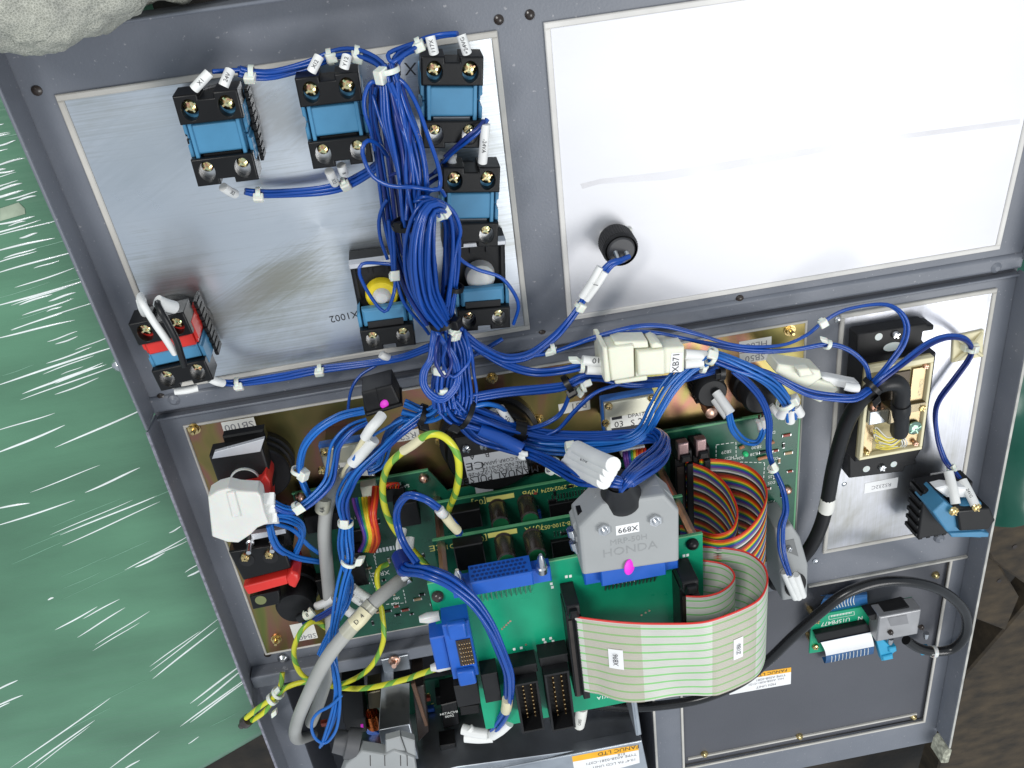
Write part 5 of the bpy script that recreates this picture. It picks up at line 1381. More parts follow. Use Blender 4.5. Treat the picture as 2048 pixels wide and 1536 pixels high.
for k in range(11):
    u = .12 + .76 * k / 10
    P_ = A[11:19] * (1 - u) + B[11:19] * u + np.array([0, -.45, .3]); t.part('film_track', G().tube(P_, .32, 4), M_SILK, parent=fx)
ql = [at(*Z9((x, y))[0], h, L) for x, y, h in ((590, 830, 9), (560, 770, 16), (600, 700, 12), (640, 690, 2), (560, 700, -2.5))]
qr = [at(*Z9((x, y))[0], h, L) for x, y, h in ((905, 760, 9), (900, 720, 16), (900, 680, 12), (890, 660, 2), (890, 680, -2.5))]
A = smooth(ql, 1.5); B = smooth(qr, 1.5); A = A[np.linspace(0, len(A) - 1, 20).astype(int)]; B = B[np.linspace(0, len(B) - 1, 20).astype(int)]
fx = t.part('flex_film', G().strip(A, B, .3), M_FPC)
for k in range(9):
    u = .2 + .5 * k / 8
    P_ = A[3:13] * (1 - u) + B[3:13] * u + np.array([0, .1, .4]); t.part('film_track', G().tube(P_, .3, 4), M_SILK, parent=fx)
t = Thing('grey_plug', 'grey metal shelled plug on the small circuit board', 'plug', L, base_of(L, Z9((900, 870), (1240, 790), (1340, 960), (1000, 1050)), 26, 10.7))
pq(t, 'blue_shell_base', Z9((920, 930), (1060, 1060), (1120, 1100), (1060, 1150), (1010, 1180), (960, 1010)), 6, 12, mat('cyan_plastic', (0.03, .33, .55), .4), .5)
for qd in (Z9((1015, 1150), (1090, 1130), (1095, 1165), (1020, 1180)), Z9((1060, 1085), (1115, 1075), (1120, 1110), (1065, 1120)), Z9((1290, 1110), (1375, 1105), (1380, 1135), (1300, 1140))):
    pq(t, 'latch_tab', qd, 6, 14, mat('cyan_plastic', (0.03, .33, .55), .4), .8)
sh = pr(t, 'shell', Z9((935, 880), (1240, 800), (1335, 960), (1020, 1040)), 12.1, 26, mat('zinc_die_cast', (.33, .33, .34), .42, .5, .1, 60), .8, bevel=.8)
pq(t, 'front_rim', Z9((905, 850), (1200, 780), (1245, 800), (935, 885)), 10.7, 22, M_BLACKM, .4)
pq(t, 'shell_recess', Z9((1050, 865), (1190, 840), (1205, 905), (1075, 925)), 26.02, 26.3, mat('zinc_die_cast_dark', (.22, .22, .23), .45, .5), .1, parent=sh)
for x, y in ((1068, 962), (1292, 925)):
    q = at(*Z9((x, y))[0], 26, L); t.part('screw', screw_head(q[0], q[1], 26.02, 2.2), M_CAP, parent=sh)
for x, y in ((1070, 1040), (1330, 1000)):
    q = at(*Z9((x, y))[0], 18, L); t.part('jack_screw', G().lathe((q[0], q[1] + 4, 18), (q[0], q[1] - 2, 18), [(0, 2.2), (.6, 2.2), (1, 1.4)], 12), M_STEEL)

# ------------------------------------------------------------------ grey plug at the right edge of the back board
t = Thing('grey_plug', 'grey plastic plug standing right of the multicolour ribbons', 'plug', L, base_of(L, Z9((235, 210), (410, 280), (465, 715), (280, 740)), 40, 1))
sh = pq(t, 'shell', Z9((230, 215), (352, 185), (415, 280), (472, 480), (466, 712), (283, 742), (262, 520), (250, 400)), 12, 40, M_HOOD, 1.2, bevel=.8)
pq(t, 'wire_recess', Z9((300, 300), (365, 285), (400, 415), (315, 380)), 40.02, 40.3, mat('hood_shadow_grey', (.16, .165, .165), .5), .1, parent=sh)
q = at(*Z9((325, 345))[0], 40, L); t.part('screw', screw_head(q[0], q[1], 40.3, 2.0), M_STEEL, parent=sh)
q = at(*Z9((375, 620))[0], 40, L); t.part('cable_mouth', oval(q[0], q[1], 8, 11, 40.02, 40.4), M_BLACK, parent=sh)
for a, b in (((290, 520), (375, 715)), ((330, 545), (400, 715)), ((378, 540), (432, 700))):
    pa = at(*Z9(a)[0], 52, L); pb = at(*Z9(b)[0], 45, L); g = G().cyl(pa, pb, 2.7, 2.5, 14, False); g.cyl(pa + (pb - pa) * .04, pb, 2.2, 2.0, 14); t.part('white_sleeve', g, M_WHITE)

# ------------------------------------------------------------------ white plug housings
def housing(label, prisms, m=M_NYLON, F=L, name='plug_housing'):
    allp = [p for pr_ in prisms for p in pr_[1]]
    t = Thing(name, label, 'plug', F, base_of(F, allp, prisms[0][3], prisms[0][2]), 'white nylon plug housings')
    for nm, pts, h0, h1, mm in prisms: pq(t, nm, pts, h0, h1, mm or m, .8, bevel=.7)
    return t
t = housing('white nylon plug pair tagged XB71 over the wire run', [
    ('socket_half', Z4((640, 1010), (835, 985), (840, 1225), (665, 1255)), 40, 60, None), ('socket_flange', Z4((603, 1008), (640, 1004), (668, 1258), (622, 1266)), 38, 63, None),
    ('locking_ramp', Z4((690, 968), (935, 958), (945, 1012), (700, 1022)), 42, 58, None), ('lower_lug', Z4((690, 1245), (935, 1205), (935, 1250), (700, 1280)), 42, 56, None),
    ('plug_half', Z4((842, 1022), (1205, 1000), (1203, 1185), (846, 1224)), 40, 57, M_IVORY), ('plug_collar', Z4((860, 1040), (1060, 1020), (1062, 1205), (865, 1218)), 57.02, 61, M_IVORY), ('thumb_latch', Z4((960, 985), (1000, 968), (1040, 985), (1048, 1010), (965, 1018)), 44, 60, M_IVORY)], M_IVORY)
tg = pq(t, 'paper_tag', Z4((1108, 1048), (1192, 1042), (1182, 1185), (1095, 1188)), 57.02, 57.3, M_PAPERW)
ptext(t, 'XB71', *Z4((1142, 1115))[0], 57.4, 4.0, M_INK, math.pi / 2 - .08, 1.0, tg)
for a, b in (((455, 1100), (610, 1115)), ((485, 1165), (620, 1170)), ((1205, 1055), (1360, 1065)), ((1205, 1125), (1335, 1112))):
    pa = at(*Z4(a)[0], 52, L); pb = at(*Z4(b)[0], 52, L); t.part('white_sleeve', G().cyl(pa, pb, 3.0, None, 16), M_WHITE)
ptext(t, '210', *Z4((575, 1098))[0], 55.2, 3.6, M_INK, math.pi - .1, 1.0)
housing('white nylon plug lying toward the serial port box', [('housing', Z5((255, 690), (560, 735), (575, 790), (420, 900), (230, 750)), 30, 46, None), ('latch', Z5((390, 730), (480, 720), (520, 770), (410, 790)), 46.02, 52, None), ('flange', Z5((380, 890), (540, 800), (640, 830), (700, 880), (560, 975)), 28, 44, None), ('neck', Z5((560, 780), (650, 790), (850, 830), (830, 880), (620, 850)), 34, 42, M_WHITE)], M_IVORY)
pl = [(275, 858), (345, 815), (420, 795), (500, 815), (640, 822), (665, 850), (690, 960), (722, 1052), (640, 1085), (590, 1135), (500, 1195), (420, 1190), (305, 1150)]
t = housing('big white nylon plug over the red contact block at the left', [('housing', Z6(*pl), 58, 70, None), ('latch_arm', Z6((410, 830), (470, 818), (520, 1000), (455, 1015)), 70.02, 71.6, None)], mat('milky_nylon', (.66, .66, .62), .42, 0, .04, 60, sss=.3))
for k, (x, y) in enumerate(((660, 870), (670, 935), (685, 1010))):
    pa = at(*Z6((x - 15, y + 4))[0], 62, L); pb = at(*Z6((x + 105, y + 2 - k * 6))[0], 62, L); d = pb - pa
    g = G().lathe(pa, pb, [(0, 4.4), (.7, 4.6), (.72, 4.9), (1, 4.9)], 4); t.part('crimp_sleeve', g, M_WHITE)
t = housing('flat black plug with pink marker dab under the wire fan', [('housing', Z6((1400, 95), (1625, 35), (1660, 105), (1700, 190), (1440, 265), (1420, 200)), 24, 44, None), ('slotted_edge', Z6((1425, 250), (1700, 170), (1705, 195), (1440, 275)), 26, 46, M_BLACK)], M_BLACKM)
q = at(*Z6((1572, 175))[0], 44, L); t.part('marker_dab', G().lathe((q[0], q[1], 44.02), (q[0] + .3, q[1], 44.9), [(0, 3.0), (.5, 2.7), (.85, 1.6), (1, .4)], 14), M_MAG)
q = at(*Z6((1520, 120))[0], 44, L); t.part('mould_line', G().box(q[0] - .2, q[0] + .2, q[1] - 14, q[1] + 6, 44.02, 44.15), M_BLACK)

# ------------------------------------------------------------------ display unit in the lower opening
t = Thing('display_unit', 'metal backed display unit in the lower opening with maker label', 'display unit', L, (-30, -400, -59.9))
HL = 40
pq(t, 'rear_cover', [(700, 1585), (915, 1534), (1284, 1484), (1330, 1700), (760, 1800)], -59, HL, M_GALV, .5)
q0 = at(860, 1546, HL + 2, L); q1 = at(1284, 1483, HL + 2, L)
t.part('folded_edge', G().box(q0[0] - 30, q1[0], q1[1] - 1.5, q1[1] + 1.5, HL - 8, HL + 2.5, .5), M_GALV, bevel=.4)
pq(t, 'strut', Z13((1230, 295), (1266, 290), (1308, 580), (1272, 588)), 30, 62, M_GALV, .6)
pq(t, 'strut_rib', Z13((1246, 295), (1252, 294), (1290, 584), (1284, 586)), 62.02, 63, M_GALV, .2)
bd = pq(t, 'inverter_board', Z12((900, 330), (1180, 300), (1500, 230), (2100, 130), (2200, 500), (1500, 700), (900, 760)), -22, -20, M_PCB)
pq(t, 'lower_board', Z12((1505, 705), (2060, 600), (2100, 760), (1560, 900)), 6, 8, M_PCB)
pq(t, 'board_edge', Z12((1505, 705), (2060, 600), (2062, 614), (1508, 722)), 8.02, 8.3, M_PCBE)
for q, h0, h1, m in ((Z12((840, 330), (1005, 310), (1020, 520), (860, 560)), -19.9, 8, M_BLACK), (Z12((860, 530), (1025, 490), (1040, 620), (890, 650)), -19.9, 0, M_BLACKM), (Z12((1040, 330), (1140, 310), (1150, 440), (1050, 450)), -19.9, -2, mat('bronze_core', (.10, .085, .05), .35, .4)),
                     (Z12((1385, 290), (1470, 270), (1510, 620), (1430, 700)), -19.9, 14, M_CAP), (Z12((1600, 420), (1720, 390), (1740, 560), (1620, 600)), -19.9, 6, M_BLACK), (Z12((1560, 360), (1690, 335), (1700, 400), (1570, 425)), -19.9, -10, M_BLACKM),
                     (Z12((1590, 730), (1710, 710), (1740, 900), (1620, 900)), 8.1, 22, M_BLACK), (Z12((1740, 440), (1890, 420), (1895, 480), (1750, 500)), -19.9, 2, M_BLACKM), (Z12((1930, 410), (2080, 380), (2090, 500), (1940, 520)), -19.9, 10, M_BLACKM)):
    pq(t, 'module', q, h0, h1, m, .6)
pq(t, 'laminated_edge', Z12((1372, 262), (1400, 252), (1500, 575), (1478, 582)), 14.02, 17, mat('laminated_brown', (.14, .075, .045), .5, 0, .4, 300, stretch=(1, 8, 1)), .3)
q = at(*Z12((1655, 485))[0], 6.2, L); ptext(t, 'HITACHI', *Z12((1660, 478))[0], 6.2, 2.6, M_SILK, 0.0); ptext(t, '0092', *Z12((1665, 502))[0], 6.2, 2.6, M_SILK, 0.0)
c = at(*Z12((1085, 540))[0], -6, L)
g = G()
for k in range(9):
    a = np.linspace(0, 2 * math.pi, 20); g.tube([(c[0] + 5.5 * math.cos(x), c[1] - 7 + k * 1.7, -8 + 5.5 * math.sin(x)) for x in a], .8, 6)
t.part('copper_coil', g, mat('enamelled_copper', (.55, .16, .05), .25, 1, .2, 200))['kind'] = 'stuff'
pq(t, 'blue_block', Z12((1030, 610), (1060, 600), (1150, 640), (1150, 670), (1040, 640)), -19, -8, M_HDR, .4)
pq(t, 'pink_dot', Z12((990, 565), (1010, 562), (1012, 590), (992, 594)), 0.1, .4, M_MAG)
for k in range(22):
    rr = random.Random(k); x, y = 1480 + rr.uniform(0, 110), 300 + rr.uniform(0, 290); q = at(*Z12((x, y))[0], -19.8, L)
    t.part('printed_mark', G().box(q[0] - rr.uniform(.4, 1.6), q[0] + rr.uniform(.4, 1.6), q[1] - .4, q[1] + .4, -19.95, -19.8), M_SILKY)
for x, y, m in ((1495, 365, mat('red_component', (0.30, 0.05, 0.03), 0.4)), (1525, 445, M_HDR), (1940, 500, M_LED), (715, 555, mat('red_component', (0.30, 0.05, 0.03), 0.4))):
    q = at(*Z12((x, y))[0], -18, L); t.part('component', G().box(q[0] - 2.6, q[0] + 2.6, q[1] - 2, q[1] + 2, -19.9, -16, .4), m)
q = Z13((830, 715), (1285, 650), (1295, 770), (860, 890))
maker('maker_label', 'white and orange maker label on the display unit cover', q, HL, [('FANUC LTD', Z13((1150, 685))[0], 4.0, M_INK), ('TYPE A02B-0281-C071', Z13((1100, 745))[0], 2.8, M_INKG), ('10.4" FA LCD UNIT', Z13((1120, 775))[0], 2.8, M_INKG), ('E18', Z13((1170, 712))[0], 2.6, M_INKG)])
# bent steel clip and plate on the rail
t = Thing('steel_clip', 'shiny bent steel clip left of the display board', 'clip', L, base_of(L, Z12((1150, 270), (1360, 250), (1360, 560), (1130, 600)), 40, -59))
pq(t, 'clip_face', Z12((1148, 275), (1362, 252), (1362, 560), (1128, 605)), 30, 32, mat('mirror_steel', (.42, .42, .40), .18, 1, .1, 20), .2)
pq(t, 'clip_foot', Z12((1128, 610), (1362, 563), (1432, 832), (1160, 800)), 22, 30, M_GALV, .5, bevel=.4)
pq(t, 'clip_leg', Z12((1150, 300), (1240, 290), (1245, 400), (1160, 410)), -58.9, 29.9, M_GALV)
t = Thing('rail_bracket', 'small flat steel bracket with copper screw on the lower rail', 'bracket', L, base_of(L, Z11((1180, 880), (1375, 840), (1392, 945), (1200, 980)), 13, 12.1))
pq(t, 'bracket_plate', Z11((1178, 880), (1375, 842), (1392, 945), (1200, 980)), 8.0, 14, M_GALV, .4)
q = at(*Z11((1275, 900))[0], 17, L); t.part('screw', screw_head(q[0], q[1], 14.02, 4.4), M_COPPER); t.part('screw_shank', G().cyl((q[0], q[1], 16), (q[0], q[1] + 2, 22), 2.2, 1.8, 12), M_COPPER)
# grey hood at the bottom edge with its cable
t = Thing('plug_hood', 'grey stepped plug hood cut by the bottom edge', 'plug', L, base_of(L, Z12((880, 860), (1300, 780), (1400, 830), (900, 1000)), 64, 20))
pq(t, 'hood_shell', Z12((830, 1000), (880, 870), (1000, 770), (1180, 800), (1245, 765), (1400, 820), (1440, 1100), (900, 1200)), 48, 58, M_HOOD, 1, bevel=.8)
for a in (((1180, 690), (1290, 660), (1330, 770), (1240, 760), (1180, 790)), ((1300, 660), (1400, 690), (1410, 810), (1340, 780))):
    pq(t, 'hood_step', Z12(*a), 50, 56, M_HOOD, .8)
q0 = at(*Z12((980, 720))[0], 46, L); q1 = at(*Z12((790, 690))[0], 44, L); t.part('cable_boot', G().lathe(q0, q1, [(0, 12), (.5, 11), (.55, 9), (1, 8)], 22), mat('dark_grey_boot', (.10, .10, .105), .5))
for x in (1060, 1170, 1290, 1340): t.part('hood_seam', G().prism(poly(L, 58.2, Z12((x, 800), (x + 6, 800), (x + 8, 880), (x + 2, 880))), 58.0, 58.2), M_CAP)
# ------------------------------------------------------------------ wiring
class Harness(Thing):
    def __init__(self, name, label, cat, at_px, h=20, group=None):
        F = side(at_px[0], at_px[1]); w_ = F.to_world(at(at_px[0], at_px[1], h, F))
        super().__init__(name, label, cat, L, tuple(w_), group)
    def w(self, pts):
        return [wat(p[0], p[1], p[2]) for p in pts]
    def wire(self, pts, r=1.02, m=None, n=8, name='wire', step=2.5):
        return self.part(name, G().tube(smooth(self.w(pts), step), r, n), m or M_WIRE, ang=80)
    def bundle(self, pts, n, r=1.02, m=None, seed=1, loose=1.0, twist=.6, flat=1.0, mats=None):
        """n wires following one path; each path point is (px, py, h, bundle radius)"""
        rr = random.Random(seed)
        W = np.array([tuple(wat(p[0], p[1], p[2])) + (p[3] if len(p) > 3 else 2.5,) for p in pts])
        S = smooth(W, 2.6); P = S[:, :3]; R = np.maximum(S[:, 3], .3)
        T = np.gradient(P, axis=0); T /= np.maximum(np.linalg.norm(T, axis=1)[:, None], 1e-9)
        A = transport(T); B = np.cross(T, A)
        ln = np.concatenate([[0], np.cumsum(np.linalg.norm(np.diff(P, axis=0), axis=1))])
        for k in range(n):
            rho = math.sqrt((k + .35) / n) ; th = k * 2.39996 + rr.uniform(-.3, .3)
            f1, f2 = rr.uniform(.012, .03), rr.uniform(.02, .05); p1, p2 = rr.uniform(0, 6.3), rr.uniform(0, 6.3)
            ang = th + twist * np.sin(ln * .012 + p1) + .25 * loose * np.sin(ln * f2 * 2 + p2)
            rad = R * np.clip(rho * (1 + .28 * loose * np.sin(ln * f1 * 2 + p2)), .02, 1.15)
            Q = P + A * (rad * np.cos(ang) * flat)[:, None] + B * (rad * np.sin(ang))[:, None]
            mm = mats[k % len(mats)] if mats else (m or M_WIRE)
            self.part('wire', G().tube(Q, r * rr.uniform(.94, 1.06), 7), mm, ang=80)
    def tie(self, px, py, h, px2, py2, R=4.0, m=None, wd=2.4, head=(0, 0), hm=2.6):
        """cable tie round the bundle at (px,py), which runs towards (px2,py2)"""
        m = m or M_NYLON
        c = wat(px, py, h); d = unit(wat(px2, py2, h) - c)
        a = unit(np.cross(d, (0, 0, 1))); b = np.cross(d, a)
        pts = [c + (a * math.cos(t) + b * math.sin(t)) * R for t in np.linspace(0, 2 * math.pi, 22)]
        A = [p - d * wd / 2 for p in pts]; B = [p + d * wd / 2 for p in pts]
        o = self.part('cable_tie', G().strip(A, B, .9), m, ang=60)
        hd = wat(px + head[0], py + head[1], h + R * .6)
        u = unit(hd - c) if np.linalg.norm(hd - c) > .1 else b
        ax = np.array([d, np.cross(u, d), u]); 
        g = G().box(-hm, hm, -hm * .9, hm * .9, -hm * .8, hm * .8, .5); g.xf(ax.T, hd)
        self.part('tie_head', g, m, parent=o, bevel=.4)
        return o
    def sleeve(self, a, b, r=2.3, m=None, text=None, hollow=False, size=2.6):
        pa, pb = wat(*a), wat(*b)
        mid = (pa + pb) / 2 + np.array([0, 0, .8])
        o = self.part('marker_sleeve', G().tube(smooth([pa, mid, pb], 1.5), r, 14), m or M_WHITE)
        if text:
            d = unit(pb - pa); n_ = unit(unit(CAM - mid) - d * np.dot(unit(CAM - mid), d)); s = np.cross(n_, d)
            R3 = np.array([d, s, n_]).T
            self.text(text, tuple(mid + n_ * (r + .25)), size * .78, M_INK, 0, o, tilt=R3)
        return o

# ---- main trunk on the upper left plate and everything tied to it
h = Harness('wiring_harness', 'thick blue wire trunk running down from the contact blocks', 'wire harness', (800, 400), 25)
# run along the top of the plate
h.bundle([(478, 141, 22, 2.6), (505, 148, 20, 2.8), (547, 148, 18, 2.8), (615, 131, 18, 2.8), (673, 109, 20, 2.8), (708, 106, 24, 2.8), (741, 115, 30, 3), (765, 130, 34, 3.2), (780, 152, 38, 4)], 6, seed=2)
h.bundle([(425, 143, 26, .9), (450, 142, 24, 1.2), (480, 141, 22, 1.6)], 2, seed=3)
h.bundle([(915, 67, 30, 1.1), (880, 70, 26, 1.4), (845, 80, 26, 1.8), (832, 92, 28, 2.0), (805, 104, 32, 2.4), (790, 120, 36, 2.8), (783, 140, 38, 3)], 4, seed=4)
h.wire([(830, 86, 28), (800, 96, 34), (778, 106, 38), (777, 116, 40), (786, 124, 42), (810, 108, 38), (835, 92, 30)], 1.05)
# trunk
h.bundle([(774, 132, 38, 4), (785, 177, 42, 5.5), (796, 231, 46, 7.5), (812, 286, 50, 8.5), (823, 341, 52, 8.2), (826, 396, 52, 8), (830, 450, 52, 8), (838, 520, 50, 8), (852, 590, 48, 7), (880, 640, 46, 5.5), (893, 668, 46, 6)], 27, seed=5, loose=.5, twist=.25)
h.bundle([(752, 165, 24, 3), (752, 215, 26, 3.5), (760, 270, 26, 4), (770, 341, 28, 4), (778, 396, 30, 4), (786, 455, 30, 4), (802, 523, 30, 4), (827, 591, 34, 4), (862, 645, 38, 4)], 8, seed=6, loose=.5, twist=.3, mats=[M_WIRE, M_NAVY])
# folded-back bight that arches over the trunk
h.bundle([(884, 430, 58, 3.2), (874, 416, 66, 3.6), (858, 418, 70, 4.4), (847, 445, 72, 5.8), (841, 490, 72, 7.2), (842, 540, 70, 7.8), (853, 591, 66, 7.2), (884, 642, 56, 4.6)], 20, seed=7, loose=.3, twist=.12)
h.bundle([(894, 425, 54, 2.6), (902, 455, 52, 3.5), (901, 509, 50, 4.5), (897, 578, 50, 4.5), (893, 632, 50, 4)], 8, seed=8)
h.wire([(808, 425, 50), (813, 412, 56), (832, 402, 62), (873, 400, 62), (906, 422, 60), (921, 460, 58), (914, 490, 56), (905, 540, 56), (897, 610, 54)])
h.wire([(820, 430, 50), (826, 410, 56), (846, 394, 64), (880, 405, 62), (899, 430, 60), (906, 470, 58), (903, 540, 56), (893, 612, 54)])
h.wire([(845, 400, 54), (860, 382, 58), (880, 378, 56), (890, 392, 54)])
# loose loops
h.wire([(800, 160, 44), (815, 175, 46), (837, 218, 48), (856, 272, 52), (875, 327, 56), (881, 360, 58), (876, 379, 60), (850, 378, 62), (823, 374, 64), (782, 372, 62), (747, 354, 58), (729, 321, 54), (725, 296, 52), (736, 281, 50), (758, 290, 44), (775, 312, 36)], 1.05)
h.wire([(770, 180, 40), (752, 164, 40), (739, 168, 40), (729, 193, 40), (730, 226, 40), (742, 262, 38), (750, 300, 34)])
h.wire([(745, 190, 36), (750, 205, 38), (763, 245, 42), (782, 292, 48), (799, 335, 54), (801, 382, 58), (810, 428, 56)])
h.wire([(752, 175, 30), (748, 215, 30), (755, 262, 28), (770, 310, 26)])
h.wire([(775, 400, 34), (766, 412, 34), (758, 441, 34), (761, 477, 32), (775, 518, 30)])
h.bundle([(760, 325, 26, 1.6), (735, 345, 20, 1.8), (690, 368, 14, 2), (640, 380, 11, 2), (560, 386, 10, 2), (517, 386, 11, 2), (490, 382, 14, 1.4)], 3, seed=11)
# lead to the upper right block and the one under it
h.wire([(975, 238, 32), (958, 262, 34), (935, 282, 34), (905, 305, 28), (870, 345, 22)], 1.2); h.wire([(968, 240, 34), (955, 256, 36), (930, 276, 36), (890, 312, 28)], .9, M_NAVY)
h.wire([(780, 352, 34), (800, 345, 40), (812, 365, 44)], .9, M_NAVY)
h.bundle([(830, 385, 30, 2), (862, 360, 22, 2), (890, 345, 16, 2)], 3, seed=12, m=M_NAVY)
# lamp block leads
h.wire([(905, 500, 48), (925, 522, 44), (955, 539, 42), (1000, 554, 40), (1026, 583, 38), (1037, 613, 36), (1027, 648, 32)], 1.05)
h.wire([(786, 529, 34), (753, 526, 32), (724, 528, 32), (719, 548, 34), (737, 586, 38), (761, 618, 40), (775, 620, 40), (788, 585, 40), (790, 558, 38), (786, 540, 34)], 1.0)
h.wire([(793, 556, 38), (800, 585, 38), (812, 612, 36), (846, 652, 32), (858, 668, 30)], 1.0)
h.wire([(786, 455, 36), (789, 500, 36), (790, 545, 38)], 1.0); h.wire([(777, 440, 34), (782, 490, 34), (786, 540, 36)], 1.05)
# foot of the trunk: loops down to the bend
h.bundle([(893, 655, 46, 5), (895, 690, 48, 6), (893, 730, 52, 6.5), (885, 775, 56, 7), (890, 815, 58, 8)], 17, seed=13, loose=.6, twist=.3)
h.bundle([(905, 652, 46, 4), (922, 700, 48, 5), (926, 745, 50, 5.5), (932, 790, 54, 6), (925, 825, 56, 6.5)], 17, seed=14, loose=.6, twist=.3)
for o_ in (0, 4, 9):
    h.wire([(866 + o_ * .6, 655, 52), (862 + o_, 690, 54), (858 + o_, 718, 58), (844 + o_, 742, 62), (843 + o_, 770, 64), (862 + o_ * .6, 797 - o_, 64), (887, 803 - o_, 64), (913 - o_ * .5, 779 - o_, 62), (920 - o_, 750, 60), (909 - o_, 709, 58), (880 - o_ * .4, 672, 56), (872, 655, 52)], 1.0)
rr = random.Random(77)
for k in range(3):      # slack loops round the trunk foot
    x0, x1 = rr.uniform(862, 890), rr.uniform(895, 935); yb = rr.uniform(735, 815); hh = rr.uniform(46, 66); d = rr.uniform(-14, 14)
    h.wire([(x0, 655, 48), (x0 + d, 690, hh), (x0 + d * .6 - 6, yb - 30, hh + 4), ((x0 + x1) / 2 - 6, yb, hh + 5), (x1 + d * .4, yb - 28, hh + 3), (x1 + d, 700, hh), (x1 - 6, 660, 48)], .98, rr.choice((M_WIRE, M_NAVY, M_WIRE)))
for k in range(8):      # stray wires wandering down the trunk
    pts = []; x = rr.uniform(-16, 16)
    for y, xc, hc in ((165, 783, 46), (230, 797, 52), (300, 814, 57), (370, 825, 60), (440, 829, 60)):
        x = x * .6 + rr.uniform(-13, 13); pts.append((xc + x, y, hc + rr.uniform(-2, 4)))
    h.wire(pts, .98, rr.choice((M_WIRE, M_NAVY)))
# to the round plug on the right plate
h.bundle([(905, 645, 48, 2.5), (930, 668, 46, 2.6), (960, 692, 44, 2.6), (1000, 713, 42, 2.6), (1030, 716, 42, 2.6), (1065, 706, 40, 2.4), (1106, 676, 36, 2.4), (1135, 645, 32, 2.2), (1158, 614, 30, 2), (1172, 590, 30, 1.8)], 5, seed=15)
h.wire([(1205, 540, 30), (1222, 524, 30), (1240, 520, 28), (1258, 513, 24)], 1.5); h.wire([(1212, 545, 30), (1225, 530, 30), (1238, 524, 28), (1247, 520, 24)], 1.5); h.wire([(1207, 543, 28), (1218, 530, 27), (1232, 522, 24)], 1.4)
h.sleeve((1163, 594, 31), (1200, 534, 31), 2.1); h.sleeve((1172, 600, 32), (1211, 544, 32), 2.1); h.text('1', tuple(wat(1192, 570, 35)), 3, M_INK, 1.2)
h.tie(1160, 611, 30, 1175, 588, 3.0, head=(2, 4))
# second and third branch to the right
h.bundle([(915, 660, 44, 2), (955, 695, 40, 2.2), (1010, 727, 40, 2.2), (1065, 742, 44, 2.2), (1120, 738, 50, 2.2), (1165, 728, 52, 2.4)], 4, seed=16)
h.bundle([(1060, 712, 40, 1.4), (1110, 702, 42, 1.6), (1177, 678, 44, 1.6), (1245, 664, 44, 1.6), (1313, 664, 44, 1.6), (1395, 681, 42, 1.6), (1477, 696, 40, 1.8), (1540, 700, 38, 1.8), (1597, 696, 36, 1.8), (1658, 688, 36, 1.8), (1701, 701, 38, 1.8), (1732, 730, 40, 1.6), (1741, 765, 42, 1.6)], 2, seed=17)
h.bundle([(1140, 690, 42, 1.2), (1204, 669, 46, 1.3), (1272, 653, 48, 1.3), (1327, 652, 48, 1.3), (1390, 666, 46, 1.4), (1477, 690, 42, 1.5), (1560, 690, 36, 1.6), (1612, 670, 32, 1.5), (1644, 645, 30, 1.5), (1690, 619, 32, 1.4), (1761, 607, 38, 1.4), (1797, 619, 42, 1.4), (1815, 650, 44, 1.4), (1807, 690, 46, 1.4), (1778, 731, 48, 1.4), (1748, 765, 46, 1.4)], 2, seed=18)
h.tie(1106, 698, 41, 1140, 690, 2.8, head=(-4, 6)); h.tie(1655, 689, 36, 1700, 701, 2.8, head=(-6, -9)); h.tie(1645, 645, 31, 1690, 619, 2.6, head=(2, 2))
# run along the plate's lower edge
h.bundle([(428, 764, 24, 1.4), (475, 767, 18, 1.8), (560, 754, 14, 1.9), (640, 738, 13, 1.9), (737, 726, 16, 1.9), (805, 714, 24, 2), (860, 694, 34, 2)], 4, seed=19)
h.bundle([(925, 716, 34, 1.4), (960, 704, 28, 1.4), (1005, 678, 24, 1.2)], 2, seed=20)
h.wire([(696, 822, 22), (699, 795, 22), (706, 772, 22), (722, 750, 20), (752, 731, 18)], .95)
h.tie(475, 766, 18, 560, 754, 3, head=(2, 8)); h.tie(640, 739, 14, 737, 726, 3, head=(-1, 6))
# ties and sleeves
h.tie(503, 147, 20, 547, 148, 3.6, head=(-3, 10)); h.tie(660, 114, 19, 700, 106, 3.6, head=(2, 2)); h.tie(712, 108, 25, 741, 115, 3.6, head=(2, 8)); h.tie(838, 89, 28, 805, 104, 3.0, head=(0, 4))
h.tie(776, 140, 40, 785, 177, 5.2, head=(-14, 12), hm=3.2); h.tie(517, 386, 11, 560, 386, 2.8, head=(0, 10)); h.tie(690, 366, 15, 735, 345, 3.0, head=(2, 6))
h.tie(880, 427, 61, 872, 414, 4.2, wd=3.4, head=(10, -2)); h.tie(818, 446, 53, 826, 480, 8.6, M_BLACK, head=(-18, 8)); h.tie(886, 643, 50, 893, 668, 7.4, M_BLACK, wd=3, head=(26, 4), hm=3.0)
h.tie(908, 574, 50, 897, 620, 5, M_BLACK, head=(-10, 14)); h.tie(900, 668, 48, 895, 690, 5.5, head=(12, 4)); h.tie(882, 738, 54, 885, 775, 5, head=(-6, 4)); h.tie(888, 782, 58, 890, 815, 5, head=(0, 4)); h.tie(789, 552, 38, 790, 570, 2.6, head=(1, 0), hm=3)
h.tie(905, 655, 48, 893, 668, 4, head=(3, 8))
